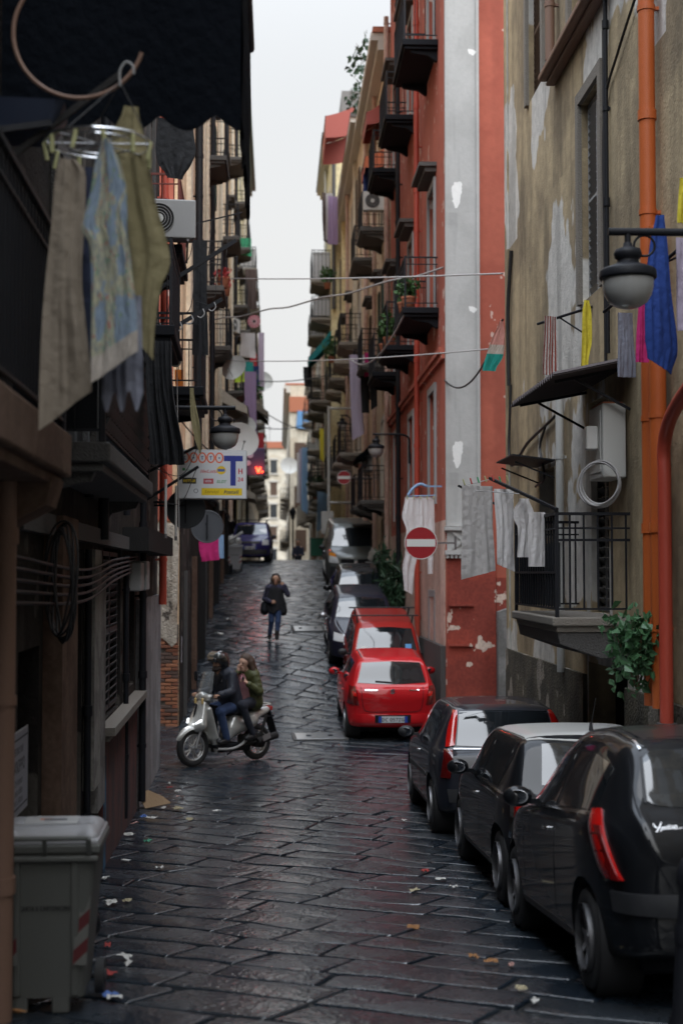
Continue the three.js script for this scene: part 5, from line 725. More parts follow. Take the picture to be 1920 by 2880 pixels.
// a face on a head at c looking along f (unit, horizontal)
function headCaps(c, f) {
  const F = V(...f).normalize(), S = V(-F.z, 0, F.x), P = (a, b, y) => [c[0] + F.x * a + S.x * b, c[1] + y, c[2] + F.z * a + S.z * b];
  return { skin: [cap(P(-0.015, 0, 0.04), P(0.01, 0, 0.035), 0.088), cap(P(0.03, 0, -0.02), P(0.045, 0, -0.085), 0.06, 0.042), cap(P(0.085, 0, 0.012), P(0.108, 0, -0.022), 0.012, 0.016), cap(P(0.088, -0.018, -0.058), P(0.088, 0.018, -0.058), 0.011), cap(P(0.07, 0.03, 0.03), P(0.07, 0.035, 0.03), 0.018), cap(P(0.07, -0.03, 0.03), P(0.07, -0.035, 0.03), 0.018), cap(P(-0.01, 0.088, 0.01), P(-0.012, 0.088, -0.03), 0.014), cap(P(-0.01, -0.088, 0.01), P(-0.012, -0.088, -0.03), 0.014), cap(P(-0.03, 0, -0.06), P(-0.04, 0, -0.17), 0.055, 0.058)],
    eyes: [cap(P(0.083, 0.033, 0.012), P(0.083, 0.034, 0.012), 0.013), cap(P(0.083, -0.033, 0.012), P(0.083, -0.034, 0.012), 0.013)], lips: [cap(P(0.097, -0.018, -0.056), P(0.097, 0.018, -0.056), 0.007)], P };
}
const lipM = mat(0.3, 0.09, 0.08, 0.5), eyeM = mat(0.03, 0.025, 0.022, 0.25);
function person(label, pos, ry, b) {
  const t = thing('person', label, 'person', pos, ry);
  const body = mesh('body', [blob(b.body, 0.03, 0.015), blob(b.head.skin, 0.018, 0.006), ...b.hands.map((h) => blob(h, 0.008, 0.0045))], b.skin || skinM, t);
  mesh('eyes', b.head.eyes.map((e) => blob([e], 0.002, 0.004)), eyeM, body); mesh('lips', blob(b.head.lips, 0.002, 0.004), lipM, body);
  for (const [nm, caps, m, k, cell, cut] of b.wear) mesh(nm, blob(caps, k ?? 0.03, cell ?? 0.013, cut), m, t);
  return t;
}
// ---------------------------------------------------------------- scooter: local -x is forward, z towards the viewer
{
  const t = thing('scooter', 'pale grey scooter with lit headlamps crossing the street beside the brick corner', 'scooter', [-0.835, gy(-23.1) + 0.004, -23.1], 0.709);
  const silver = mat(0.42, 0.42, 0.4, 0.28, { metalness: 0.25, clearcoat: 1, clearcoatRoughness: 0.06 }), FX = -0.65, RX = 0.65;
  const wheelS = (x, r, nm) => {
    const g = part(nm, t, [x, r, 0]); mesh('tyre', torus(r - 0.052, 0.052, 0, 0, 0, 'z', 40, 12), K.rubber, g);
    const sp = []; for (let k = 0; k < 10; k++) { const b = rb(0.018, r * 0.5, 0.025, 0, r * 0.4, 0, 0.006); b.rotateZ(k * Math.PI / 5 + (k & 1 ? 0.12 : -0.12)); sp.push(b); }
    mesh('rim', [torus(r - 0.105, 0.014, 0, 0, 0.03, 'z', 36, 8), torus(r - 0.105, 0.014, 0, 0, -0.03, 'z', 36, 8), cyl(r - 0.1, r - 0.1, 0.06, 0, 0, 0, 'z', 36, true), ...sp, cyl(0.05, 0.05, 0.09, 0, 0, 0, 'z', 16)], mat(0.55, 0.56, 0.57, 0.3, { metalness: 0.8, side: THREE.DoubleSide }), g);
    const disc = new THREE.Shape(); disc.absarc(0, 0, 0.125, 0, 7); for (let k = 0; k < 10; k++) { const h = new THREE.Path(); h.absarc(0.09 * Math.cos(k * 0.628), 0.09 * Math.sin(k * 0.628), 0.016, 0, 7); disc.holes.push(h); } const hh = new THREE.Path(); hh.absarc(0, 0, 0.055, 0, 7); disc.holes.push(hh);
    mesh('brake_disc', mv(new THREE.ExtrudeGeometry(disc, { depth: 0.005, bevelEnabled: false, curveSegments: 12 }), 0, 0, 0.055), mat(0.4, 0.33, 0.26, 0.4, { metalness: 0.7 }), g); return g;
  };
  wheelS(FX, 0.305, 'front_wheel'); wheelS(RX, 0.29, 'rear_wheel');
  mesh('fork', [rod([FX, 0.305, 0.085], [FX + 0.13, 0.66, 0.085], 0.022, 12), rod([FX, 0.305, -0.085], [FX + 0.13, 0.66, -0.085], 0.022, 12), rod([FX, 0.305, -0.1], [FX, 0.305, 0.1], 0.02, 10)], K.steel, t);
  mesh('front_mudguard', grid(24, 8, (u, v) => { const a = lerp(0.25, 2.75, u), r = 0.34 + 0.012 * Math.sin(Math.PI * v), w = 0.085 * Math.sqrt(Math.max(0.05, Math.sin(Math.PI * clamp(u * 0.9 + 0.08)))), q = (v - 0.5) * 2; return [FX + Math.cos(a) * (r - 0.05 * q * q), 0.31 + Math.sin(a) * (r - 0.05 * q * q), q * w]; }), Object.assign(silver.clone(), { side: THREE.DoubleSide }), t);
  mesh('front_shield', blob([cap([-0.47, 0.98, 0], [-0.56, 0.66, 0], 0.07, 0.12, 1, 1.7), cap([-0.55, 0.72, 0], [-0.62, 0.62, 0], 0.09, 0.06, 1, 1.5), cap([-0.42, 0.9, 0], [-0.3, 0.45, 0], 0.055, 0.06, 1, 3.4), cap([-0.3, 0.42, 0.1], [-0.24, 0.22, 0.08], 0.05, 0.035), cap([-0.3, 0.42, -0.1], [-0.24, 0.22, -0.08], 0.05, 0.035)], 0.05, 0.013), silver, t);
  mesh('shield_grille', mv(rot(rb(0.02, 0.3, 0.04, 0, 0, 0, 0.01), 0, 0, -0.28), -0.615, 0.84, 0), K.black, t);
  mesh('inner_shield', rb(0.04, 0.56, 0.36, -0.3, 0.68, 0, 0.02), K.black, t);
  const lampM = mat(0.9, 0.92, 0.95, 0.2); lampM.emissive.setRGB(0.9, 0.95, 1); lampM.emissiveIntensity = 0.7;
  for (const s of [-1, 1]) mesh('headlamp', mv(rot(blob([cap([-0.03, 0, 0], [0.03, 0.045, s * 0.05], 0.014, 0.022)], 0.01, 0.007), 0, 0, 0), -0.645, 0.69, s * 0.115), lampM, t);
  const hl = new THREE.PointLight(new THREE.Color(0.9, 0.95, 1), 0.02); hl.position.set(-0.78, 0.7, 0); t.add(hl);
  mesh('handlebar_cover', blob([cap([-0.42, 1.08, -0.13], [-0.42, 1.08, 0.13], 0.06, 0.06, 1.2), cap([-0.47, 1.1, 0], [-0.37, 1.0, 0], 0.075, 0.06)], 0.04, 0.012), silver, t);
  mesh('handlebar', [rod([-0.38, 1.1, -0.34], [-0.4, 1.1, 0.34], 0.014, 10), rod([-0.36, 1.1, 0.23], [-0.37, 1.1, 0.35], 0.021, 10), rod([-0.36, 1.1, -0.23], [-0.37, 1.1, -0.35], 0.021, 10), rod([-0.45, 1.085, 0.2], [-0.44, 1.085, 0.34], 0.007)], K.black, t);
  const ind = mat(0.7, 0.5, 0.2, 0.2); mesh('indicator', rb(0.03, 0.09, 0.04, -0.53, 1.03, 0.09, 0.012), ind, t); mesh('indicator', rb(0.03, 0.09, 0.04, -0.53, 1.03, -0.09, 0.012), ind, t);
  mesh('windshield', grid(10, 8, (u, v) => { const q = (u - 0.5) * 2, w = 0.19 * (1 - 0.35 * v * v); return [-0.5 + 0.1 * v + 0.07 * q * q, 1.13 + 0.36 * v, q * w]; }), mat(0.75, 0.8, 0.82, 0.08, { transmission: 0.85, thickness: 0, side: THREE.DoubleSide }), t);
  for (const s of [-1, 1]) { const m = mesh('mirror', [blob([cap([-0.36, 1.36, s * 0.3], [-0.35, 1.43, s * 0.32], 0.045, 0.05, 0.35)], 0.01, 0.008), rod([-0.4, 1.12, s * 0.2], [-0.36, 1.34, s * 0.29], 0.007)], K.black, t); mesh('mirror_face', mv(rb(0.006, 0.11, 0.06, 0, 0, 0, 0.002), -0.336, 1.395, s * 0.31), K.steel, m); }
  mesh('floorboard', [rb(0.52, 0.06, 0.34, -0.06, 0.3, 0, 0.02), rb(0.7, 0.1, 0.24, 0.1, 0.24, 0, 0.03)], K.black, t);
  mesh('floor_trim', [tube([[-0.28, 0.26, 0.17], [0.0, 0.25, 0.19], [0.22, 0.32, 0.19], [0.42, 0.5, 0.18]], 0.022, 20, 8), tube([[-0.28, 0.26, -0.17], [0.0, 0.25, -0.19], [0.22, 0.32, -0.19], [0.42, 0.5, -0.18]], 0.022, 20, 8)], K.grey, t);
  mesh('rear_body', blob([cap([0.1, 0.56, 0], [0.5, 0.66, 0], 0.15, 0.14, 1, 1.15), cap([0.5, 0.7, 0], [0.86, 0.8, 0], 0.11, 0.06, 1, 1.2), cap([0.02, 0.45, 0], [0.14, 0.7, 0], 0.1, 0.1, 1, 1.4)], 0.05, 0.014), silver, t);
  mesh('seat', blob([cap([0.02, 0.82, 0], [0.3, 0.82, 0], 0.075, 0.08, 1, 1.7), cap([0.36, 0.87, 0], [0.68, 0.88, 0], 0.07, 0.06, 1, 1.7)], 0.04, 0.013), K.black, t);
  mesh('grab_rail', tube([[0.6, 0.88, 0.12], [0.88, 0.9, 0.1], [0.92, 0.9, 0], [0.88, 0.9, -0.1], [0.6, 0.88, -0.12]], 0.014, 20, 8), silver, t);
  mesh('tail_lamp', rb(0.04, 0.07, 0.16, 0.92, 0.83, 0, 0.015), C.lens, t);
  mesh('engine', [rb(0.34, 0.2, 0.2, 0.48, 0.34, 0, 0.05), cyl(0.12, 0.12, 0.18, 0.62, 0.33, 0.06, 'z', 20), rod([0.62, 0.36, -0.12], [0.76, 0.74, -0.12], 0.025), rod([0.62, 0.36, 0.13], [0.76, 0.74, 0.13], 0.025)], K.dark, t);
  mesh('exhaust', [rot(cyl(0.055, 0.06, 0.42, 0, 0, 0, 'x', 18), 0, 0, 0.18).translate(0.72, 0.36, 0.19), rod([0.3, 0.26, 0.1], [0.56, 0.33, 0.18], 0.02)], K.dark, t);
  mesh('exhaust_shield', rot(bx(0.16, 0.09, 0.01), 0, 0, 0.3).translate(0.66, 0.39, 0.255), K.steel, t);
  mesh('rear_mudguard', [mv(rot(rb(0.03, 0.42, 0.18, 0, 0, 0, 0.01), 0, 0, 0.35), 0.95, 0.6, 0), bx(0.26, 0.03, 0.16, 0.84, 0.7, 0)], K.black, t);
  mesh('side_stand', [rod([0.1, 0.22, 0.12], [-0.08, 0.16, 0.16], 0.012), rod([0.35, 0.5, 0.2], [0.5, 0.5, 0.22], 0.018)], K.iron, t);
}
{ // rider in helmet and padded jacket
  const at0 = [-0.835, gy(-23.1) + 0.004, -23.1], H = [-0.14, 1.6, 0.0], hd = headCaps(H, [-1, 0, 0.12]);
  const leg = (s) => [cap([0.12, 0.92, s * 0.1], [-0.26, 0.86, s * 0.2], 0.085, 0.062), cap([-0.26, 0.86, s * 0.2], [-0.1, 0.42, s * 0.17], 0.058, 0.042)], arm = (s) => [cap([-0.02, 1.42, s * 0.19], [-0.08, 1.16, s * 0.27], 0.05, 0.042), cap([-0.08, 1.16, s * 0.27], [-0.33, 1.13, s * 0.28], 0.04, 0.03)];
  const fat = (L, d) => L.map((c) => ({ ...c, ra: c.ra + d, rb: c.rb + d }));
  const legs = [-1, 1].flatMap(leg), arms = [-1, 1].flatMap(arm), torso = [cap([0.13, 0.95, 0], [0.02, 1.3, 0], 0.13, 0.14, 1, 1.25), cap([0.0, 1.38, -0.1], [0.0, 1.38, 0.1], 0.1, 0.1)];
  const rings = []; for (let k = 0; k < 7; k++) { const u = k / 6, x = lerp(0.13, -0.01, u), y = lerp(0.93, 1.4, u); rings.push(cap([x, y, -0.07], [x, y, 0.07], 0.152, 0.152, 1, 1.05)); }
  const sleeve = [-1, 1].flatMap((s) => { const o = []; for (let k = 0; k < 9; k++) { const u = k / 8, p = u < 0.5 ? [lerp(-0.02, -0.08, u * 2), lerp(1.42, 1.16, u * 2), s * lerp(0.19, 0.27, u * 2)] : [lerp(-0.08, -0.31, u * 2 - 1), lerp(1.16, 1.13, u * 2 - 1), s * lerp(0.27, 0.28, u * 2 - 1)]; o.push(cap(p, p.map((q, i) => q + [0.001, 0, 0][i]), lerp(0.085, 0.055, u))); } return o; });
  person('man in glossy black helmet and dark padded jacket riding the scooter', at0, 0.709, { head: hd, body: [...torso, ...legs, ...arms, cap([-0.05, 1.4, 0], [-0.11, 1.52, 0], 0.06)], hands: [hand([-0.33, 1.13, 0.28], [-1, -0.15, 0.02], [0, 1, 0], 0.9, 1), hand([-0.33, 1.13, -0.28], [-1, -0.15, 0], [0, 1, 0], 0.9, -1)],
    wear: [['jacket', [...rings, ...fat(arms, 0.022), ...sleeve, cap([-0.02, 1.44, 0], [-0.06, 1.5, 0], 0.1, 0.085)], puffer, 0.022], ['jeans', [...fat(legs, 0.014), cap([0.14, 0.92, -0.06], [0.14, 0.92, 0.06], 0.13)], denim, 0.03], ['shoes', [-1, 1].flatMap((s) => [cap([-0.08, 0.39, s * 0.17], [-0.24, 0.365, s * 0.18], 0.045, 0.036)]), bootM, 0.02], ['beard', [cap([-0.2, 1.53, 0.01], [-0.22, 1.515, 0.01], 0.05), cap([-0.16, 1.54, 0.06], [-0.2, 1.52, 0.05], 0.03), cap([-0.16, 1.54, -0.05], [-0.2, 1.52, -0.04], 0.03)], hairM, 0.02, 0.008],
      ['helmet', [cap([-0.12, 1.66, 0], [-0.1, 1.655, 0], 0.15, 0.15), cap([-0.06, 1.56, 0], [-0.04, 1.52, 0], 0.12, 0.1), cap([-0.26, 1.67, -0.05], [-0.26, 1.67, 0.07], 0.05)], mat(0.012, 0.013, 0.014, 0.15, { clearcoat: 1 }), 0.03, 0.01, (x, y, z) => { const d = Math.hypot(x + 0.24, (y - 1.54) * 1.1, z * 0.75) - 0.115; return -d; }], ['visor', [cap([-0.2, 1.7, -0.06], [-0.2, 1.7, 0.06], 0.105, 0.105, 0.9)], mat(0.05, 0.055, 0.055, 0.06, { clearcoat: 1 }), 0.01, 0.01, (x, y, z) => Math.max(-(Math.hypot(x + 0.12, y - 1.66, z) - 0.152), 1.69 - y)]] });
}
{ // passenger with long hair, one hand to her cheek, a phone in the other
  const at0 = [-0.835, gy(-23.1) + 0.004, -23.1], H = [0.38, 1.58, 0.04], hd = headCaps(H, [-0.96, 0, 0.1]);
  const leg = (s) => [cap([0.5, 0.96, s * 0.1], [0.14, 0.94, s * 0.25], 0.085, 0.06), cap([0.14, 0.94, s * 0.25], [0.38, 0.46, s * 0.24], 0.056, 0.04)], fat = (L, d) => L.map((c) => ({ ...c, ra: c.ra + d, rb: c.rb + d }));
  const armN = [cap([0.46, 1.38, 0.18], [0.5, 1.12, 0.27], 0.045, 0.04), cap([0.5, 1.12, 0.27], [0.29, 1.27, 0.22], 0.038, 0.028)], armF = [cap([0.44, 1.38, -0.16], [0.3, 1.18, -0.24], 0.045, 0.04), cap([0.3, 1.18, -0.24], [0.29, 1.46, -0.02], 0.038, 0.028)];
  const legs = [-1, 1].flatMap(leg), torso = [cap([0.52, 0.98, 0], [0.46, 1.28, 0], 0.115, 0.12, 1, 1.2), cap([0.45, 1.36, -0.09], [0.45, 1.36, 0.09], 0.085)], rings = []; for (let k = 0; k < 7; k++) { const u = k / 6, x = lerp(0.55, 0.48, u), y = lerp(0.95, 1.38, u); rings.push(cap([x, y, -0.08], [x, y, 0.08], 0.14, 0.135, 1, 1.1)); }
  const sl = (A) => { const o = []; for (let k = 0; k < 8; k++) { const u = k / 7, [p, q, e] = u < 0.5 ? [A[0].a, A[0].b, u * 2] : [A[1].a, A[1].b, (u * 2 - 1) * 0.9], m = p.map((v, i) => lerp(v, q[i], e)); o.push(cap(m, [m[0] + 0.001, m[1], m[2]], lerp(0.082, 0.055, u))); } return o; };
  person('long haired woman in olive padded jacket holding a pink phone behind the rider', at0, 0.709, { skin: skinM2, head: hd, body: [...torso, ...legs, ...armN, ...armF, cap([0.44, 1.4, 0], [0.4, 1.5, 0.02], 0.052)], hands: [hand([0.29, 1.27, 0.22], [-0.7, 0.6, -0.15], [0.4, 0.4, 0.8], 0.55, 1), hand([0.29, 1.46, -0.02], [0.1, 0.9, 0.25], [-0.9, 0.1, 0.2], 0.5, -1)],
    wear: [['padded_jacket', [...rings, ...sl(armN), ...sl(armF), ...fat([...armN, ...armF].filter((c, i) => i % 2 === 0), 0.022), cap([0.5, 1.42, -0.06], [0.5, 1.42, 0.06], 0.07)], olive, 0.02, 0.013, (x, y, z) => 0.34 - x - 0.02 * Math.sin(y * 20) < 0 || y > 1.42 || Math.abs(z) > 0.14 ? -1 : 0.34 - x], ['jumper', [cap([0.42, 0.98, 0], [0.4, 1.34, 0], 0.115, 0.1, 1, 1.2)], cloth(0.28, 0.13, 0.14), 0.02], ['trousers', [...fat(legs, 0.012), cap([0.52, 0.95, -0.06], [0.52, 0.95, 0.06], 0.125)], denimDark, 0.03], ['shoes', [-1, 1].map((s) => cap([0.4, 0.42, s * 0.24], [0.24, 0.4, s * 0.25], 0.045, 0.036)), bootM, 0.02], ['hair', [cap([0.4, 1.65, 0.04], [0.43, 1.62, 0.04], 0.1, 0.105), cap([0.47, 1.6, 0.04], [0.62, 1.25, 0.07], 0.09, 0.07), cap([0.43, 1.6, 0.11], [0.5, 1.26, 0.2], 0.05, 0.035), cap([0.43, 1.6, -0.05], [0.6, 1.25, -0.06], 0.055, 0.05)], hairB, 0.04, 0.01, (x, y, z) => { const d = Math.hypot(x - 0.27, (y - 1.56) * 0.9, (z - 0.05) * 0.9) - 0.1; return -d; }]] });
  const ph = thing('phone', 'small pink phone held up in the passenger\'s hand', 'phone', at0, 0.709); const pb = mesh('case', mv(rot(rb(0.075, 0.15, 0.01, 0, 0, 0, 0.006), 0.2, 0.5, 0.9), 0.2, 1.335, 0.215), mat(0.6, 0.2, 0.28, 0.4), ph); mesh('screen', mv(rot(rb(0.064, 0.13, 0.003, 0, 0, 0.007, 0.001), 0.2, 0.5, 0.9), 0.2, 1.335, 0.215), K.glass, ph);
}
{ // woman walking down the street towards the camera; local +z is her front
  const y0 = gy(-35.7), fat = (L, d) => L.map((c) => ({ ...c, ra: c.ra + d, rb: c.rb + d })), H = [0.0, 1.5, 0.05], hd = headCaps(H, [-0.12, 0, 1]);
  const legR = [cap([-0.09, 0.86, 0], [-0.105, 0.48, 0.05], 0.085, 0.06), cap([-0.105, 0.48, 0.05], [-0.15, 0.1, -0.12], 0.056, 0.038)], legL = [cap([0.08, 0.86, 0.02], [0.055, 0.46, 0.12], 0.085, 0.06), cap([0.055, 0.46, 0.12], [0.03, 0.07, 0.16], 0.056, 0.038)];
  const armR = [cap([-0.19, 1.3, 0], [-0.28, 1.03, 0.02], 0.045, 0.038), cap([-0.28, 1.03, 0.02], [-0.14, 0.96, 0.22], 0.036, 0.027)], armL = [cap([0.18, 1.3, 0], [0.3, 1.14, 0.02], 0.045, 0.038), cap([0.3, 1.14, 0.02], [0.22, 1.36, 0.06], 0.036, 0.027)];
  const knit = cloth(0.5, 0.5, 0.6); knit.map = canvas(128, 128, (c) => { c.fillStyle = '#23263a'; c.fillRect(0, 0, 128, 128); c.fillStyle = '#9a97ad'; for (let j = 0; j < 8; j++) for (let i = 0; i < 8; i++) if ((i + j) & 1) c.fillRect(i * 16 + 2, j * 16 + 2, 11, 9); }); knit.map.wrapS = knit.map.wrapT = THREE.RepeatWrapping; knit.map.repeat.set(5, 5);
  person('woman with long dark hair and patterned sleeves walking down the middle of the street', [-0.04, y0 + 0.012, -35.7], 0.02, { head: hd, body: [cap([0, 0.88, 0.01], [0, 1.2, 0], 0.12, 0.12, 1.15), cap([-0.1, 1.29, 0], [0.1, 1.29, 0], 0.085), ...legR, ...legL, ...armR, ...armL, cap([0, 1.32, 0], [0, 1.42, 0.03], 0.05)], hands: [hand([-0.14, 0.96, 0.22], [0.9, 0.05, 0.15], [0, 0.3, 1], 0.5, 1), hand([0.22, 1.36, 0.06], [-0.5, 0.5, 0.1], [0.3, 0.2, 0.9], 0.8, -1)],
    wear: [['sleeves', [...fat(armR, 0.025), ...fat(armL.slice(0, 2), 0.026), cap([-0.16, 1.31, 0], [0.16, 1.31, 0], 0.095)], knit, 0.03], ['coat', [cap([-0.06, 1.25, 0], [-0.2, 0.72, 0.02], 0.12, 0.11), cap([0.06, 1.25, 0], [0.18, 0.72, -0.02], 0.11, 0.11), cap([0, 1.2, 0], [0, 0.72, 0], 0.13, 0.17, 1.1), cap([0.2, 0.9, -0.03], [0.21, 0.66, -0.05], 0.06, 0.05)], cloth(0.012, 0.013, 0.016), 0.05, 0.013, (x, y, z) => 0.7 + 0.05 * Math.sin(x * 22) - y - (x > 0.1 ? 0.08 : 0)], ['jeans', [...fat([...legR, ...legL], 0.011), cap([-0.05, 0.88, 0], [0.05, 0.88, 0], 0.12)], denim, 0.03], ['boots', [cap([-0.14, 0.24, -0.08], [-0.15, 0.08, -0.12], 0.058, 0.05), cap([-0.15, 0.07, -0.12], [-0.15, 0.04, 0.0], 0.045, 0.036), cap([0.035, 0.22, 0.15], [0.03, 0.07, 0.16], 0.058, 0.05), cap([0.03, 0.05, 0.16], [0.03, 0.035, 0.29], 0.045, 0.034)], bootM, 0.02], ['hair', [cap([0, 1.57, 0.0], [0, 1.55, -0.02], 0.105, 0.105), cap([0.08, 1.52, 0.0], [0.12, 1.2, 0.05], 0.05, 0.045), cap([-0.08, 1.52, 0.0], [-0.11, 1.22, 0.05], 0.05, 0.045), cap([0, 1.5, -0.06], [0, 1.2, -0.08], 0.09, 0.07)], hairM, 0.03, 0.01, (x, y, z) => -(Math.hypot(x * 1.05 + 0.012, (y - 1.49) * 0.72, z - 0.13) - 0.092)]] });
  const b = thing('shoulder_bag', 'large black shoulder bag hanging at the walking woman\'s hip', 'bag', [-0.04, y0 + 0.012, -35.7], 0.02); mesh('bag', blob([cap([-0.27, 0.86, 0.0], [-0.28, 0.74, 0.05], 0.11, 0.12, 0.9, 1.2)], 0.03, 0.014), K.black, b); mesh('strap', tube([[-0.27, 0.92, 0.06], [-0.24, 1.2, 0.1], [-0.16, 1.41, 0.02], [-0.2, 1.2, -0.09], [-0.27, 0.92, -0.08]], 0.014, 24, 6), K.black, b);
}
// ---------------------------------------------------------------- bins, covers, litter
const plasticGrey = withGrain(mat(0.085, 0.087, 0.08, 0.55), 6, 0.001), plasticLid = withGrain(mat(0.3, 0.3, 0.31, 0.4), 6, 0.001);
function frustum(w0, d0, w1, d1, h, n = 6, r = 0.05) {  // rounded square tub
  const ring = (w, d, y) => { const o = []; for (const [sx, sz, a0] of [[1, 1, 0], [-1, 1, 1], [-1, -1, 2], [1, -1, 3]]) for (let i = 0; i <= n; i++) { const a = (a0 + i / n) * Math.PI / 2; o.push([sx * (w / 2 - r) + Math.cos(a) * r, y, sz * (d / 2 - r) + Math.sin(a) * r]); } return o; };
  const R = [ring(w0, d0, 0), ring(w1, d1, h)], N = R[0].length, pos = R.flat().flat(), ix = []; for (let j = 0; j < N; j++) { const b = (j + 1) % N; ix.push(j, j + N, b, b, j + N, b + N); } const m = pos.length / 3; pos.push(0, 0, 0); for (let j = 0; j < N; j++) ix.push(m, j, (j + 1) % N);
  const g = new THREE.BufferGeometry(); g.setAttribute('position', new THREE.Float32BufferAttribute(pos, 3)); g.setIndex(ix); return toCreasedNormals(g, 0.7);
}
function wheelieBin(label, pos, ry, full, group) {
  const t = thing('waste_bin', label, 'bin', pos, ry, group);
  mesh('tub', [mv(frustum(0.42, 0.46, 0.56, 0.58, 0.82), 0, 0.1, 0), rb(0.6, 0.05, 0.62, 0, 0.93, 0, 0.015), rb(0.58, 0.03, 0.06, 0, 0.88, 0.3, 0.01), ...[-0.2, 0.2].map((x) => mv(rot(rb(0.045, 0.78, 0.03, 0, 0, 0, 0.01), 0.075), x * 0.8, 0.5, 0.262))], full ? plasticLid : plasticGrey, t);
  for (const x of [-0.15, 0.08]) mesh('tub_foot', rb(0.1, 0.14, 0.06, x, 0.08, 0.2, 0.015), plasticGrey, t);
  mesh('axle', rod([-0.26, 0.1, -0.2], [0.26, 0.1, -0.2], 0.016), K.iron, t);
  for (const s of [-1, 1]) mesh('wheel', [cyl(0.1, 0.1, 0.05, s * 0.26, 0.1, -0.2, 'x', 24), cyl(0.04, 0.04, 0.06, s * 0.265, 0.1, -0.2, 'x', 14)], K.rubber, t);
  const lid = part('lid', t);
  if (!full) {
    mesh('lid_shell', [blob([cap([-0.2, 0.98, -0.14], [0.2, 0.98, -0.14], 0.055, 0.055, 1, 1.9), cap([-0.2, 0.98, 0.12], [0.2, 0.98, 0.12], 0.055, 0.055, 1, 1.9), cap([-0.24, 0.97, -0.24], [-0.24, 0.97, 0.22], 0.04), cap([0.24, 0.97, -0.24], [0.24, 0.97, 0.22], 0.04)], 0.05, 0.012), rb(0.58, 0.03, 0.6, 0, 0.965, 0.0, 0.012)], plasticLid, lid);
    mesh('handle', [rod([-0.24, 1.0, 0.36], [0.24, 1.0, 0.36], 0.014, 10), bar([-0.24, 0.86, 0.29], [-0.24, 1.0, 0.36], 0.028), bar([0.24, 0.86, 0.29], [0.24, 1.0, 0.36], 0.028), bar([0, 0.9, 0.3], [0, 1.0, 0.36], 0.022)], plasticGrey, lid);
    const st = new THREE.PlaneGeometry(0.3, 0.16); st.userData.keep = true; const s = mesh('sticker', st, new THREE.MeshStandardMaterial({ roughness: 0.5, map: canvas(256, 128, (c) => { c.fillStyle = '#a9a9a8'; c.fillRect(0, 0, 256, 128); c.fillStyle = '#b8612a'; c.fillRect(70, 40, 60, 22); c.fillStyle = '#2b2b38'; c.fillRect(90, 44, 110, 26); c.font = '17px sans-serif'; c.fillText('CARTONCINO E CARTA', 30, 28); c.fillText('CARTA', 96, 100); }) }), lid); s.position.set(0, 1.045, 0.02); s.rotation.x = -Math.PI / 2 + 0.1;
  }
  const ft = new THREE.PlaneGeometry(0.3, 0.066); ft.userData.keep = true; const tx = mesh('lettering', ft, new THREE.MeshStandardMaterial({ transparent: true, roughness: 0.6, map: canvas(512, 90, (c) => { c.clearRect(0, 0, 512, 90); c.fillStyle = '#0c0d10'; c.font = 'bold 46px sans-serif'; c.textAlign = 'center'; c.fillStyle = '#030304'; c.fillText('CARTA E CARTONCINO', 256, 60); c.fillText('CARTA E CARTONCINO', 257, 60); }) }), t); tx.position.set(0.0, 0.6, 0.274); tx.rotation.x = -0.06;
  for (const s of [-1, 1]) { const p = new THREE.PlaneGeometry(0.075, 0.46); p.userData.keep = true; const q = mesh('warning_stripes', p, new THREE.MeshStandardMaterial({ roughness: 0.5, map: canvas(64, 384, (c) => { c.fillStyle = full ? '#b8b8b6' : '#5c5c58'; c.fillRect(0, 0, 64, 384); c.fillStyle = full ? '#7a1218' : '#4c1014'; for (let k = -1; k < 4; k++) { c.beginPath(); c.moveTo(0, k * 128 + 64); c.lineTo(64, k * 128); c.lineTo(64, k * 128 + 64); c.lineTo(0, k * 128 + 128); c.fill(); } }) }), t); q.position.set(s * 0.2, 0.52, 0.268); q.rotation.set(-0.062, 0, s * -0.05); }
  return t;
}
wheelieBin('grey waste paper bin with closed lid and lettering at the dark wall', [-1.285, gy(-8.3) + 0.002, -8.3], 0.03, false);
wheelieBin('overfull pale bin topped with rubbish bags below the crest', [-1.52, gy(-50.5) + 0.002, -50.5], 0.1, true);
const sackBlack = mat(0.012, 0.013, 0.016, 0.3, { clearcoat: 0.4 }), sackPale = cloth(0.55, 0.55, 0.53, { roughness: 0.5 });
function sack(name, label, pos, s, m, seed) { const r = rng(seed), c = []; for (let k = 0; k < 9; k++) { const a = r() * 6.28, q = r() * 0.1; c.push(cap([Math.cos(a) * q * s, 0.08 * s + r() * 0.16 * s, Math.sin(a) * q * s], [Math.cos(a) * q * 1.4 * s, 0.1 * s + r() * 0.18 * s, Math.sin(a) * q * 1.3 * s], (0.06 + r() * 0.05) * s)); } c.push(cap([0, 0.3 * s, 0], [0.02 * s, 0.4 * s, 0], 0.02 * s, 0.035 * s)); const t = thing(name, label, 'rubbish bag', pos, r() * 6); mesh('sack', blob(c, 0.02 * s, 0.016 * s, (x, y) => -0.004 * s - y), m, t); return t; }
sack('rubbish_bag', 'shiny black rubbish bag slumped behind the waste paper bin', [-1.36, gy(-10.3), -10.3], 0.9, sackBlack, 3);
sack('rubbish_bag', 'pale rubbish bag lying on top of the overfull bin', [-1.6, gy(-50.5) + 0.95, -50.45], 0.9, sackPale, 4);
sack('rubbish_bag', 'white rubbish bag leaning off the rim of the overfull bin', [-1.42, gy(-50.5) + 0.96, -50.4], 0.8, sackPale, 5);
sack('rubbish_bag', 'black rubbish bag on the ground beside the overfull bin', [-1.72, gy(-49.9), -49.9], 1.0, sackBlack, 6);
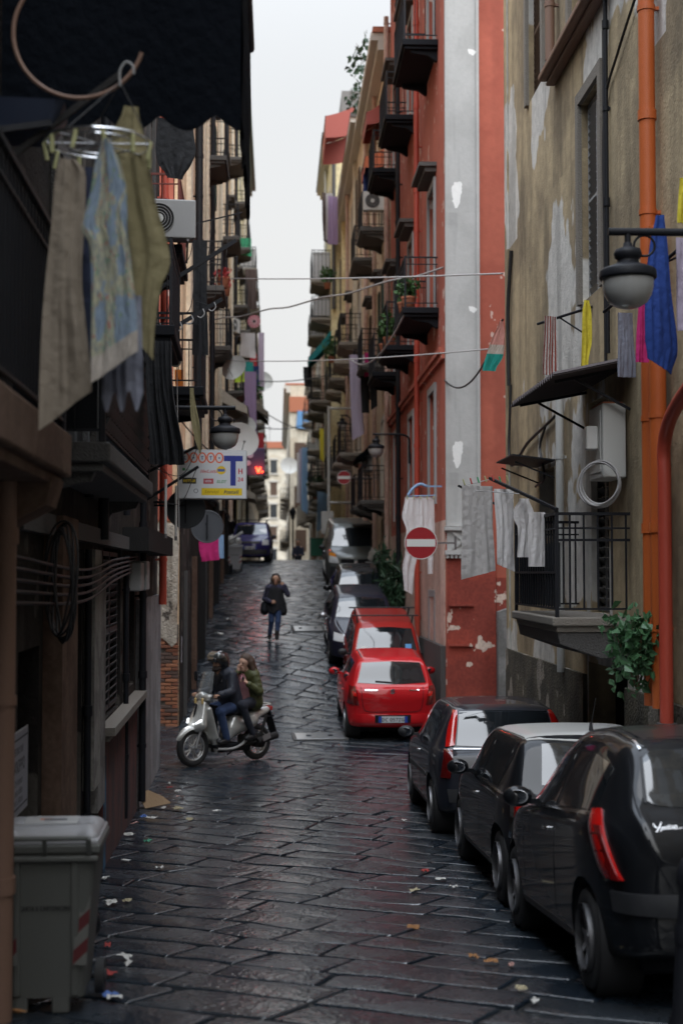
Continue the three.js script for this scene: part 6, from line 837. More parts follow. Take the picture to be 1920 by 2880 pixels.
{ const t = thing('cardboard_tube', 'pale cardboard tube sticking up from the overfull bin', 'tube', [-1.5, gy(-50.5) + 1.12, -50.2]); mesh('tube', rot(cyl(0.05, 0.05, 0.55, 0, 0, 0, 'y', 14), 0, 0, -1.0).translate(0.05, 0.14, 0), K.whiteDull, t); }
{ const plateM = mat(0.16, 0.17, 0.18, 0.3, { clearcoat: 0.8, clearcoatRoughness: 0.12 });
  const cover = (label, x, Z, w, d) => { const t = thing('utility_cover', label, 'cover', [x, gy(-Z), -Z], 0.05); t.rotation.x = Math.atan2(gy(-Z - 0.5) - gy(-Z + 0.5), 1); mesh('frame', [bx(w + 0.1, 0.03, 0.05, 0, 0.01, d / 2 + 0.03), bx(w + 0.1, 0.03, 0.05, 0, 0.01, -d / 2 - 0.03), bx(0.05, 0.03, d, w / 2 + 0.025, 0.01, 0), bx(0.05, 0.03, d, -w / 2 - 0.025, 0.01, 0)], K.stoneDark, t); mesh('plate', rb(w - 0.01, 0.04, d - 0.01, 0, 0.01, 0, 0.008), plateM, t); mesh('lifting_eye', [torus(0.04, 0.008, 0.2, 0.034, 0, 'y', 16, 6), torus(0.04, 0.008, -0.2, 0.034, 0, 'y', 16, 6)], K.iron, t); };
  cover('wet iron utility cover in the paving beside the red hatchback', 0.78, 26.3, 0.9, 0.7); cover('pale wet cover plate in the paving beside the dark parked cars', 0.8, 37.2, 0.75, 0.7); }
{ const r = rng(90), cols = { white: cloth(0.5, 0.49, 0.46), red: cloth(0.3, 0.04, 0.035), blue: cloth(0.06, 0.12, 0.32), green: cloth(0.06, 0.24, 0.15), pink: cloth(0.42, 0.24, 0.21), brown: cloth(0.24, 0.16, 0.09), yellow: cloth(0.36, 0.31, 0.2), orange: cloth(0.27, 0.13, 0.05) };
  const bits = [['white', -1.55, 20.68], ['red', -1.51, 20.2], ['white', -1.37, 19.84], ['white', -1.58, 19.12], ['pink', -1.29, 19.3], ['yellow', -1.24, 18.08, 0.14], ['blue', -1.6, 17.4, 0.13], ['white', -1.52, 17.3, 0.12], ['pink', -1.66, 16.94], ['white', -1.62, 16.06, 0.12], ['green', -1.39, 15.62], ['white', -1.43, 18.26], ['white', -1.5, 14.34], ['white', -1.13, 13.88], ['white', -1.58, 13.3], ['white', -1.38, 12.04, 0.12], ['yellow', -1.25, 12.16], ['white', -1.02, 9.66], ['white', -0.96, 9.4], ['red', -1.18, 10.12], ['red', -1.05, 9.06, 0.09], ['blue', -0.97, 8.42, 0.09], ['white', -0.93, 8.34], ['orange', -1.42, 8.0], ['yellow', -1.03, 17.22], ['white', -0.74, 17.92], ['white', 1.5, 17.0], ['white', 1.55, 12.66], ['pink', 1.5, 9.18, 0.08], ['yellow', 1.44, 8.46, 0.07], ['white', 1.46, 8.12, 0.06], ['white', 1.5, 13.06], ['orange', 1.3, 9.5], ['orange', 1.38, 9.3], ['orange', 1.03, 10.72], ['red', 1.4, 13.56], ['yellow', 1.2, 12.52], ['white', -1.5, 47.5, 0.14], ['white', -1.3, 44.8, 0.14], ['red', -1.55, 43.2, 0.12], ['white', -1.5, 36.4, 0.2], ['white', -1.3, 38.5, 0.2], ['white', -1.65, 32.3, 0.2]];
  const where = { near: 'near the waste paper bin', wall: 'along the foot of the dark wall', cars: 'beside the parked black cars', up: 'on the slope beyond the crossing' };
  const ord = ['nearest', 'second', 'third', 'fourth', 'fifth', 'sixth', 'seventh', 'eighth', 'ninth', 'tenth', 'eleventh', 'twelfth'], seen = {}, total = {}; bits.sort((p, q) => p[2] - q[2]);
  const zone = (x, Z) => Z > 30 ? 'up' : x > 0 ? 'cars' : Z < 12.5 ? 'near' : 'wall'; for (const [c, x, Z] of bits) total[c + zone(x, Z)] = (total[c + zone(x, Z)] || 0) + 1;
  for (const [c, x, Z, s0] of bits) { const s = (s0 || 0.085) * 0.72, w = Z > 30 ? 'up' : x > 0 ? 'cars' : Z < 12.5 ? 'near' : 'wall', a = r() * 6, k = r() * 9, fl = 0.35 + r() * 0.5;
    const g = grid(9, 9, (u, v) => { const p = (u - 0.5) * s * 1.5, q = (v - 0.5) * s * fl * 1.5, e = 1 - 0.25 * Math.sin(u * 9 + k); return [(p * Math.cos(a) - q * Math.sin(a)) * e, 0.006 + s * 0.5 * vnoise(u * 3.2 + k, v * 3.2 + k, 5), (p * Math.sin(a) + q * Math.cos(a)) * e]; });
    const kk = c + w, nth = seen[kk] = (seen[kk] || 0) + 1;
    single('paper_scrap', (total[kk] > 1 ? ord[nth - 1] + ' crumpled ' + c + ' paper scrap from the camera ' : 'crumpled ' + c + ' paper scrap ') + where[w], 'litter', g, cols[c], [x, gy(-Z) + 0.008, -Z], 0, c + ' paper scraps ' + where[w]); }
  single('cardboard_piece', 'torn brown piece of cardboard leaning by the foot of the dark wall', 'cardboard', rot(prism([[0, 0], [0.42, 0.03], [0.36, 0.16], [0.2, 0.3], [0.02, 0.24]], 0.008), -0.9, 0.7), cols.brown, [-1.66, gy(-18.3) + 0.02, -18.2]); }
{ // seated figure beyond the crest, seen only from the chest up
  const y = gy(-66); person('person in dark clothes sitting beyond the crest of the street', [0.95, y - 0.1, -66], 0, { head: headCaps([0, 1.16, 0.02], [0, 0, 1]), body: [cap([0, 0.5, 0], [0, 0.85, 0], 0.13, 0.13, 1.1), cap([-0.12, 0.92, 0], [0.12, 0.92, 0], 0.08), cap([-0.08, 0.5, 0], [-0.1, 0.5, 0.4], 0.08, 0.06), cap([0.08, 0.5, 0], [0.1, 0.5, 0.4], 0.08, 0.06), cap([-0.1, 0.5, 0.4], [-0.1, 0.1, 0.42], 0.055, 0.04), cap([0.1, 0.5, 0.4], [0.1, 0.1, 0.42], 0.055, 0.04), cap([0, 0.95, 0], [0, 1.08, 0.01], 0.05), cap([-0.2, 0.9, 0], [-0.24, 0.62, 0.08], 0.045, 0.04), cap([-0.24, 0.62, 0.08], [-0.12, 0.58, 0.3], 0.038, 0.028), cap([0.2, 0.9, 0], [0.24, 0.62, 0.08], 0.045, 0.04), cap([0.24, 0.62, 0.08], [0.12, 0.58, 0.3], 0.038, 0.028)], hands: [hand([-0.12, 0.58, 0.3], [0.3, -0.1, 1], [0, 1, 0], 0.4, 1), hand([0.12, 0.58, 0.3], [-0.3, -0.1, 1], [0, 1, 0], 0.4, -1)], wear: [['jacket', [cap([0, 0.5, 0], [0, 0.88, 0], 0.16, 0.15, 1.2), cap([-0.2, 0.9, 0], [-0.24, 0.62, 0.08], 0.07, 0.06), cap([0.2, 0.9, 0], [0.24, 0.62, 0.08], 0.07, 0.06), cap([-0.24, 0.62, 0.08], [-0.13, 0.58, 0.28], 0.06, 0.045), cap([0.24, 0.62, 0.08], [0.13, 0.58, 0.28], 0.06, 0.045)], cloth(0.02, 0.024, 0.045), 0.03, 0.018], ['trousers', [cap([-0.08, 0.5, 0], [-0.1, 0.5, 0.4], 0.1, 0.075), cap([0.08, 0.5, 0], [0.1, 0.5, 0.4], 0.1, 0.075), cap([-0.1, 0.5, 0.4], [-0.1, 0.12, 0.42], 0.07, 0.055), cap([0.1, 0.5, 0.4], [0.1, 0.12, 0.42], 0.07, 0.055)], denimDark, 0.03, 0.018], ['hair', [cap([0, 1.24, -0.01], [0, 1.22, -0.03], 0.1)], hairM, 0.02, 0.012, (x, y2, z) => -(Math.hypot(x, (y2 - 1.15) * 0.9, z - 0.11) - 0.085)]] });
  const st = thing('stool', 'low dark stool under the sitting person beyond the crest', 'stool', [0.95, y, -66]); mesh('seat', rb(0.36, 0.04, 0.32, 0, 0.32, 0, 0.015), K.wood, st); for (const [x, z] of [[-1, -1], [1, -1], [-1, 1], [1, 1]]) mesh('leg', bar([x * 0.14, 0, z * 0.12], [x * 0.14, 0.3, z * 0.12], 0.03), K.wood, st); }
{ const t = thing('bollard', 'dark rusty iron post at the right edge behind the nearest car', 'bollard', [2.02, gy(-7.15), -7.15]); mesh('post', rot(lathe([[0.075, -0.05], [0.07, 0.1], [0.05, 0.16], [0.045, 0.78], [0.06, 0.8], [0.06, 0.86], [0.04, 0.92], [0, 0.94]], 0, 0, 0, 18), 0, 0, -0.06), K.iron, t); mesh('band', rot(lathe([[0.052, 0.5], [0.056, 0.52], [0.056, 0.58], [0.052, 0.6]], 0, 0, 0, 18), 0, 0, -0.06), K.iron, t); }

// ---------------------------------------------------------------- street lamps: bowl lanterns on iron arms
const bowlGlass = mat(0.34, 0.34, 0.33, 0.3, { clearcoat: 0.6 });
function lantern(label, x, y, z, wallX, o = {}) {       // y: the arm; the lantern hangs below it
  const t = thing('street_lamp', label, 'street lamp', [x, y, z], 0, o.group), s = Math.sign(wallX - x), L = Math.abs(wallX - x), k = o.k || 1;
  mesh('arm', o.curved ? tube([[-s * 0.08, 0, 0], [s * L * 0.6, 0, 0], [s * (L - 0.25), 0, 0], [s * (L - 0.06), -0.08, 0], [s * (L - 0.04), -0.35, 0], [s * (L - 0.04), -0.7, 0]], 0.025, 30, 8) : [rod([-s * 0.14, 0, 0], [s * L, 0, 0], 0.028, 10), torus(0.075, 0.009, s * 0.12, -0.1, 0, 'z', 18, 6), tube([[s * (L - 0.02), -0.45, 0], [s * (L - 0.2), -0.35, 0], [s * (L - 0.45), -0.05, 0]], 0.02, 16, 8)], K.iron, t);
  mesh('wall_plate', rb(0.02, 0.3, 0.12, s * (L - 0.012), o.curved ? -0.6 : -0.02, 0, 0.008), K.iron, t);
  mesh('hood', [rod([0, 0, 0], [0, -0.12, 0], 0.022, 10), lathe([[0.001, 0.05], [0.03, 0.05], [0.035, 0.02], [0.09, 0.0], [0.1, -0.03], [0.092, -0.06], [0.075, -0.07], [0.08, -0.1], [0.12, -0.115], [0.185, -0.14], [0.2, -0.155], [0.205, -0.2], [0.195, -0.215], [0.001, -0.215]].map(([a, b]) => [a * k, b * k]), 0, -0.13, 0, 32)], K.iron, t);
  mesh('glass_bowl', lathe([[0.182, -0.215], [0.18, -0.27], [0.165, -0.33], [0.135, -0.38], [0.09, -0.41], [0.04, -0.425], [0.001, -0.428]].map(([a, b]) => [a * k, b * k]), 0, -0.13, 0, 32), bowlGlass, t);
  return t;
}
lantern('large bowl street lamp on a straight arm beside the orange drainpipe', 2.5, 5.54, -10, 3.5);
lantern('bowl street lamp on a curved arm in front of the red house', 2.36, 6.42, -34, 3.2, { curved: 1 });
lantern('bowl street lamp hanging above the lottery sign', -0.7, 5.3, -19, wallL(19), {});
lantern('small far bowl street lamp beyond the lottery sign', -0.92, 8.25, -48, -1.89, { curved: 1 });
lantern('far bowl street lamp beside the long lavender sheet', 2.5, 9.2, -55, 2.85, { curved: 1 });

// ---------------------------------------------------------------- signs
const signRed = mat(0.28, 0.006, 0.012, 0.45), signWhite = mat(0.62, 0.62, 0.6, 0.5), signBack = withGrain(mat(0.025, 0.03, 0.036, 0.6), 3, 0.002);
function noEntry(label, x, y, z, r, wallX) { const t = thing('no_entry_sign', label, 'road sign', [x, y, z]); mesh('plate', mv(rot(cyl(r, r, 0.006, 0, 0, 0, 'y', 40), Math.PI / 2), 0, 0, -0.006), signBack, t); mesh('border', mv(new THREE.TorusGeometry(r - 0.01, 0.008, 8, 48), 0, 0, 0), signWhite, t); mesh('red_face', mv(rot(cyl(r * 0.965, r * 0.965, 0.006, 0, 0, 0, 'y', 40), Math.PI / 2), 0, 0, 0.002), signRed, t); mesh('white_bar', rb(r * 1.72, r * 0.44, 0.006, 0, 0, 0.006, 0.002), signWhite, t); mesh('bracket', [bar([0, 0, -0.02], [wallX - x, 0, -0.02], 0.03), bar([wallX - x, -0.12, -0.02], [wallX - x, 0.12, -0.02], 0.04)], K.ironPale, t); return t; }
noEntry('large round red no entry sign bracketed to the red house', 2.575, 3.63, -25.5, 0.3, 3.2);
noEntry('small far no entry sign on a long bracket from the cream house', 2.06, 6.04, -44, 0.22, 3.15);
for (const [label, x, y, Z, wx, m] of [['back of a round dark road sign under the lottery sign', -1.41, 4.08, 22, wallL(22), signBack], ['back of a round grey road sign behind the dark one', -1.3, 3.95, 26.5, -1.89, withGrain(mat(0.06, 0.065, 0.075, 0.5), 3, 0.002)]]) { const t = thing('round_sign', label, 'road sign', [x, y, -Z]); mesh('plate', [mv(rot(cyl(0.3, 0.3, 0.008, 0, 0, 0, 'y', 40), Math.PI / 2), 0, 0, 0), mv(new THREE.TorusGeometry(0.296, 0.01, 8, 40), 0, 0, 0.004)], m, t); mesh('bracket', [bar([0, -0.22, 0.02], [0, 0.22, 0.02], 0.04, 0.03), bar([0, 0.05, 0.03], [wx - x, 0.05, Z > 26 ? -1.1 : 0.03], 0.03)], K.iron, t); }
{ // lottery sign box
  const t = thing('lottery_sign', 'white lottery sign box with orange lettering and a large blue letter T', 'sign', [-0.995, 4.6, -21.8], 0.1);
  mesh('box', rb(1.06, 0.76, 0.16, 0, 0, -0.085, 0.015), K.grey, t);
  const g = new THREE.PlaneGeometry(1.03, 0.73); g.userData.keep = true;
  const f = mesh('printed_face', g, new THREE.MeshStandardMaterial({ roughness: 0.45, map: canvas(1030, 730, (c, W, H) => {
    c.fillStyle = '#d4d6da'; c.fillRect(0, 0, W, H); c.textAlign = 'center'; c.textBaseline = 'middle';
    'LOTTO'.split('').forEach((q, i) => { const x = 100 + i * 130; c.strokeStyle = '#e8602a'; c.lineWidth = 20; c.beginPath(); c.ellipse(x, 110, 54, 72, 0, 0, 7); c.stroke(); c.fillStyle = '#1d2f7a'; c.font = 'bold 78px sans-serif'; c.fillText(q === 'O' ? '\u2022' : q, x, 114); });
    c.fillStyle = '#27358c'; c.fillRect(690, 75, 290, 85); c.fillRect(790, 75, 82, 460);
    c.fillStyle = '#c02430'; c.font = 'bold 120px sans-serif'; c.fillText('H', 945, 315); c.font = 'bold 84px sans-serif'; c.fillText('24', 945, 440);
    c.fillStyle = '#e8c81c'; c.fillRect(350, 575, 620, 110); c.fillStyle = '#b08f10'; c.font = 'italic bold 70px sans-serif'; c.fillText('Servizi', 500, 632); c.fillStyle = '#20265c'; c.fillText('Postali', 800, 636);
    c.fillStyle = '#c8342e'; c.font = 'bold italic 64px serif'; c.fillText('10eLotto', 460, 320); c.fillStyle = '#2f8f4a'; c.font = 'italic bold 62px sans-serif'; c.fillText('SLOT', 650, 475); c.fillRect(60, 270, 40, 40); c.font = '40px sans-serif'; c.fillText('vinci', 150, 300);
    c.fillStyle = '#1a1a1c'; c.fillRect(60, 420, 210, 90); c.fillStyle = '#e8c81c'; c.font = 'bold 54px sans-serif'; c.fillText('BETTER', 165, 466);
    c.fillStyle = '#b5404a'; c.fillRect(380, 430, 150, 80); c.fillStyle = '#d8d8e0'; c.font = 'bold 48px sans-serif'; c.fillText('WIN', 455, 470);
    c.fillStyle = '#e5c020'; c.beginPath(); c.ellipse(650, 300, 70, 64, 0, 0, 7); c.fill(); c.fillStyle = '#4a62a8'; c.fillRect(595, 280, 110, 40);
    c.strokeStyle = '#44464c'; c.lineWidth = 8; c.beginPath(); c.arc(265, 620, 30, 0, 7); c.stroke();
  }) }), t); f.position.z = 0.001;
  mesh('bracket', [bar([-0.45, 0.43, -0.08], [-0.95, 0.43, -0.1], 0.04), bar([-0.45, -0.43, -0.08], [-0.95, -0.43, -0.1], 0.04), bar([-0.2, 0.38, -0.08], [-0.2, 0.46, -0.08], 0.04)], K.iron, t);
  for (const [n, y0, y1, z] of [[0, 4.55, 4.95, -20.6], [1, 4.12, 4.6, -20.2]]) { const a = thing('sign_arm', n ? 'lower black arm with cable loops in front of the lottery sign' : 'upper black arm slanting in front of the lottery sign', 'bracket'); mesh('rod', rod([wallL(20.5), y0, z], [-1.12, y1, z], 0.022, 10), K.iron, a); mesh('cable', tube([[wallL(20.5), y0 + 0.1, z], [-1.4, y0 - 0.05, z], [-1.14, y1 - 0.02, z]], 0.006, 16, 5), K.cable, a); }
}
{ // lit sign with a red letter
  const t = thing('lit_sign', 'small lit sign with a glowing red letter high beside the crest', 'sign', [-0.72, 6.9, -52]); mesh('box', rb(0.72, 1.0, 0.14, -0.1, 0.25, -0.08, 0.02), mat(0.07, 0.06, 0.14, 0.5), t);
  const red = mat(0.9, 0.05, 0.02, 0.4); red.emissive.setRGB(1, 0.06, 0.02); red.emissiveIntensity = 3; mesh('letter', [bar([-0.06, 0.05, 0.02], [0.02, -0.16, 0.02], 0.06), bar([0.1, 0.05, 0.02], [0.02, -0.16, 0.02], 0.06), rb(0.07, 0.07, 0.05, 0.16, -0.12, 0.02, 0.02)], red, t);
  mesh('lamp_panel', [cyl(0.12, 0.12, 0.03, -0.28, 0.5, 0.0, 'z', 18), cyl(0.1, 0.1, 0.03, -0.36, 0.2, 0, 'z', 18)], mat(0.55, 0.6, 0.75, 0.4), t); mesh('bracket', bar([-0.4, 0.4, -0.08], [-1.17, 0.4, -0.08], 0.04), K.iron, t);
  const l = new THREE.PointLight(new THREE.Color(1, 0.1, 0.05), 0.3); l.position.set(0.03, -0.05, 0.25); t.add(l); }
{ // funeral notice pasted on the dark wall
  const g = new THREE.PlaneGeometry(0.72, 0.5); g.userData.keep = true; const t = thing('poster', 'pale printed notice pasted on the dark wall behind the waste paper bin', 'poster', [wallL(8.95) + 0.014, 1.86, -8.95], Math.PI / 2 + 0.0215); mesh('sheet', rb(0.74, 0.52, 0.004, 0, 0, 0, 0.001), mat(0.4, 0.4, 0.42, 0.8), t);
  const p = mesh('print', g, new THREE.MeshStandardMaterial({ roughness: 0.85, map: canvas(512, 360, (c, W, H) => { c.fillStyle = '#8f9098'; c.fillRect(0, 0, W, H); c.fillStyle = '#22232a'; c.fillRect(10, 26, 490, 8); c.fillRect(10, 330, 490, 8); c.textAlign = 'center'; c.font = 'bold 44px sans-serif'; c.fillText('ESIMO DOR', 256, 96); c.font = 'bold 78px sans-serif'; c.fillText('LANIPPO', 256, 178); c.font = 'bold 40px serif'; c.fillText('D Gennaro', 256, 232); c.fillText('sata udine', 256, 276); c.fillText('sa S. Maria', 256, 316); }) }), t); p.position.z = 0.004; }
// ---------------------------------------------------------------- laundry, awnings, plants, wires and other things hung on the fronts
// a hanging cloth: outline rows [t, left, right] from top to bottom, folds across, thickness from a second layer
function hang(name, label, cat, [x, y, z], ry, len, rows, m, o = {}) {
  const L = curve1(rows.map((r) => [r[0], r[1]])), Rr = curve1(rows.map((r) => [r[0], r[2]])), s = o.seed || 1, amp = o.amp ?? 0.03, nf = o.folds ?? 4, nu = o.nu || 22, nv = o.nv || 26;
  const f = (side) => (u, v) => { const t = v, a = L(t), b = Rr(t), w = b - a, sl = (o.slant || 0) * (u - 0.5) * t, q = (vnoise(u * nf * 2.2 + s * 3.7 + 0.6 * Math.sin(t * 3 + s), t * 1.4, s | 0) - 0.5) * 1.9 + (vnoise(u * nf * 5.3 + s, t * 2.6, 7 + s | 0) - 0.5) * 0.8, rag = (o.rag || 0) * Math.sin(u * 17 + s) * sstep(0.8, 1, t);
    return [a + w * u, -len * (t + sl + rag) - (o.dip || 0) * Math.sin(Math.PI * u) * (1 - t), amp * q * (0.35 + 0.65 * t) + (o.twist || 0) * (u - 0.5) * t + 0.004 * side]; };
  const g1 = grid(nu, nv, f(1), o.keep), g2 = grid(nu, nv, (u, v) => f(-1)(1 - u, v), o.keep), t = thing(name, label, cat, [x, y, z], ry, o.group);
  mesh(o.part || 'cloth', [g1, g2], m, t); if (o.pegs) for (const p of o.pegs) mesh('peg', mv(rb(0.02, 0.08, 0.025, 0, 0, 0, 0.005), p, 0.0, 0), o.pegMat || pegM, t);
  return t;
}
const pegM = mat(0.4, 0.4, 0.2, 0.6);
const CL = { sand: cloth(0.24, 0.2, 0.155), olive: cloth(0.22, 0.19, 0.1), navy: cloth(0.02, 0.028, 0.06), white: cloth(0.76, 0.74, 0.74, { transmission: 0.25, thickness: 0 }), grey: cloth(0.33, 0.31, 0.3), lace: cloth(0.58, 0.56, 0.55, { transmission: 0.3, thickness: 0 }), lilac: cloth(0.42, 0.36, 0.46), purple: cloth(0.28, 0.2, 0.33), brown: cloth(0.06, 0.04, 0.035), yellow: cloth(0.6, 0.5, 0.04), blue: cloth(0.015, 0.05, 0.24), slate: cloth(0.19, 0.2, 0.25), magenta: cloth(0.5, 0.02, 0.16), teal: cloth(0.02, 0.26, 0.24), pink: cloth(0.55, 0.3, 0.27), red: cloth(0.4, 0.03, 0.04), green: cloth(0.04, 0.28, 0.14), black: cloth(0.014, 0.015, 0.018), darkBlue: cloth(0.015, 0.03, 0.12), sky: cloth(0.22, 0.36, 0.55), canvasTeal: cloth(0.01, 0.16, 0.17), canvasBeige: cloth(0.4, 0.36, 0.3), canvasBlack: cloth(0.0045, 0.006, 0.009, { specularIntensity: 0.12, ior: 1.4 }) };
const stripe = (a, b, n) => { const m = cloth(1, 1, 1); m.map = canvas(128, 16, (c) => { c.fillStyle = a; c.fillRect(0, 0, 128, 16); c.fillStyle = b; for (let i = 0; i < n; i++) c.fillRect(i * 128 / n, 0, 128 / n / 2, 16); }); return m; };
{ // near left: chrome drying ring and what hangs from it
  const t = thing('drying_ring', 'chrome drying ring with wooden pegs hung above the near balcony', 'drying rack', [-0.86, 5.16, -6.8]); mesh('ring', [torus(0.25, 0.008, 0, 0, 0, 'y', 48, 8), torus(0.17, 0.005, 0, 0, 0, 'y', 40, 6)], K.chrome, t); mesh('spokes', [0, 1, 2, 3].map((k) => rod([Math.cos(k * 0.785) * 0.25, 0, Math.sin(k * 0.785) * 0.25], [-Math.cos(k * 0.785) * 0.25, 0, -Math.sin(k * 0.785) * 0.25], 0.004)), K.steel, t);
  mesh('cords', [0, 1, 2].map((k) => rod([Math.cos(k * 2.1) * 0.25, 0, Math.sin(k * 2.1) * 0.25], [0.1, 0.3, 0], 0.003, 5)), K.cable, t); mesh('hook', tube([[0.1, 0.28, 0], [0.1, 0.36, 0], [0.13, 0.4, 0], [0.16, 0.38, 0], [0.165, 0.34, 0]], 0.006, 16, 8), K.grey, t);
  for (let k = 0; k < 11; k++) { const a = k * 0.571 + 0.2; mesh('peg', mv(rot(rb(0.016, 0.09, 0.02, 0, 0, 0, 0.005), 0, a, (k % 3 - 1) * 0.2), Math.cos(a) * 0.25, -0.05, Math.sin(a) * 0.25), pegM, t); }
  hang('beige_cloth', 'limp beige cloth hanging from the drying ring nearest the wall', 'laundry', [-1.0, 5.06, -6.72], 0.1, 1.2, [[0, -0.03, 0.04], [0.05, -0.05, 0.09], [0.25, -0.07, 0.085], [0.5, -0.1, 0.075], [0.75, -0.115, 0.1], [1, -0.12, 0.125]], CL.sand, { amp: 0.045, folds: 2.4, slant: -0.16, seed: 2 });
  const mp = cloth(1, 1, 1); mp.map = pixels(512, (u, v) => { const a = fbm(u * 5, v * 9, 61, 5), b = fbm(u * 22, v * 40, 64, 3), land = sstep(0.5, 0.53, a), c = land ? [0.42 + 0.3 * (b - 0.5), 0.4 + 0.22 * (b - 0.4), 0.33] : [0.27, 0.35, 0.45]; const red = vnoise(u * 26, v * 44, 66) > 0.83 && land; const k = v > 0.9 ? [0.5, 0.45, 0.4] : red ? [0.45, 0.2, 0.17] : vnoise(u * 20, v * 34, 67) > 0.82 ? [0.25, 0.36, 0.27] : c; return k.map((q) => l2s(clamp(q * (0.85 + 0.3 * (b - 0.5))))); });
  hang('patterned_dress', 'pale blue map patterned house dress pegged to the drying ring', 'laundry', [-0.8, 5.1, -6.52], -0.05, 1.06, [[0, -0.01, 0.03], [0.1, -0.04, 0.07], [0.22, -0.06, 0.1], [0.38, -0.1, 0.11], [0.42, -0.07, 0.11], [0.6, -0.055, 0.13], [0.95, -0.05, 0.16], [1, -0.05, 0.16]], mp, { keep: 1, amp: 0.025, folds: 2.2, slant: -0.14, seed: 4, nv: 40 });
  hang('ragged_cloth', 'thin blue and red ragged cloth hanging behind the patterned dress', 'laundry', [-0.76, 4.4, -6.68], 0, 0.5, [[0, -0.06, 0.12], [1, -0.06, 0.13]], CL.slate, { amp: 0.03, folds: 4, rag: 0.1, seed: 6 });
  hang('olive_cardigan', 'faded olive cardigan hanging behind the patterned dress', 'laundry', [-0.74, 5.4, -6.98], 0.05, 1.2, [[0, -0.02, 0.05], [0.15, -0.08, 0.09], [0.35, -0.06, 0.13], [0.62, -0.04, 0.21], [0.7, -0.02, 0.17], [0.85, -0.01, 0.14], [1, 0.03, 0.13]], CL.olive, { amp: 0.035, folds: 2.5, slant: 0.1, seed: 7 });
  hang('navy_trousers', 'dark navy trousers hanging between the beige cloth and the dress', 'laundry', [-0.95, 5.1, -7.0], 0.1, 1.0, [[0, -0.05, 0.12], [1, -0.05, 0.14]], CL.navy, { amp: 0.03, folds: 2, seed: 9 });
  hang('dark_shirt', 'black shirt hanging high beside the scalloped awning', 'laundry', [-1.28, 8.75, -17.6], 0.3, 0.75, [[0, -0.22, 0.22], [0.5, -0.25, 0.26], [0.75, -0.22, 0.2], [1, -0.1, 0.1]], CL.black, { amp: 0.05, folds: 2, seed: 11 });
  hang('dark_sheet', 'long dark sheet hanging straight from the upper left balcony', 'laundry', [-1.08, 7.7, -19.6], 0.2, 1.6, [[0, -0.1, 0.1], [0.5, -0.09, 0.1], [1, -0.1, 0.12]], CL.black, { amp: 0.04, folds: 2, seed: 12 });
  hang('dark_net', 'bundle of dark netting draped down the low left balcony', 'laundry', [-1.12, 5.25, -13.2], 0.2, 1.15, [[0, -0.12, 0.14], [0.4, -0.1, 0.16], [1, -0.06, 0.26]], CL.black, { amp: 0.07, folds: 7, seed: 13, nu: 50 });
  hang('grey_green_rag', 'grey green rag on a pulley below the left balcony', 'laundry', [-1.12, 5.5, -18.5], 0.2, 0.85, [[0, -0.02, 0.03], [0.5, 0.0, 0.1], [0.8, 0.05, 0.13], [1, 0.1, 0.13]], CL.olive, { amp: 0.02, folds: 1.5, seed: 14 });
  const w = thing('pulley', 'pale clothes line pulley wheel under the left balcony', 'pulley', [-1.33, 5.85, -18.5]); mesh('wheel', [torus(0.06, 0.02, 0, 0, 0, 'z', 24, 8), cyl(0.03, 0.03, 0.04, 0, 0, 0, 'z', 12)], K.whiteDull, w); mesh('rope', [rod([0.02, 0, 0], [0.06, -2.2, 0], 0.006, 5), rod([-0.06, 0, 0], [-0.2, 0.5, 0], 0.006, 5)], K.cablePale, w);
  // scalloped awning overhead
  const a = thing('scalloped_awning', 'black scalloped awning overhanging the street above the drying ring', 'awning'); const Z = 7.7, X0 = -1.5, X1 = -0.205, yb = 5.6, top = 6.75;
  const sc = (q) => 0.09 * Math.abs(Math.sin(q * Math.PI)); 
  mesh('side_panel', [grid(60, 6, (u, v) => [lerp(X0, X1, u), lerp(yb - sc(u * 4.25 + 0.2), top, v), -Z + 0.02 * Math.sin(u * 9)]), grid(60, 6, (u, v) => [lerp(X1, X0, u), lerp(yb - sc((1 - u) * 4.25 + 0.2), top, v), -Z - 0.012 + 0.02 * Math.sin((1 - u) * 9)])], CL.canvasBlack, a);
  mesh('front_panel', [grid(60, 6, (u, v) => [X1 + 0.015 * Math.sin(v * 5 + u * 30), lerp(yb - sc(u * 7), top, v), -Z - 2.1 * u])], CL.canvasBlack, a);
  mesh('roof_sheet', [grid(10, 10, (u, v) => [lerp(X0 - 0.05, X1, u), lerp(top + 0.5, top, u) + 0.02 * Math.sin(v * 6), -Z - 2.1 * v])], CL.canvasBlack, a);
  mesh('arm', bar([-1.3, 5.16, -7.0], [-0.8, 5.6, -7.1], 0.03), K.dark, a); mesh('arm', [bar([-1.42, 5.24, -6.9], [-1.12, 5.32, -7.0], 0.03)], K.iron, a); mesh('front_bar', rod([X1 + 0.01, top, -Z], [X1 + 0.01, top, -Z - 2.1], 0.03), K.iron, a); mesh('wall_arm', [bar([X1, top - 0.02, -Z - 0.1], [-1.55, top - 0.4, -Z - 0.3], 0.035)], K.iron, a);
  single('hoop', 'brown flexible hoop dangling in front of the black awning', 'hoop', new THREE.TorusGeometry(0.32, 0.011, 8, 40, 3.9).rotateZ(2.1), K.brownPipe, [-0.98, 5.75, -6.95]);
  single('plastic_crate', 'dark blue plastic tray wedged behind the awning arm', 'tray', [mv(frustum(0.3, 0.3, 0.42, 0.4, 0.14), 0, 0, 0)], mat(0.02, 0.03, 0.06, 0.5), [-1.28, 5.29, -7.15], 0.1);
}
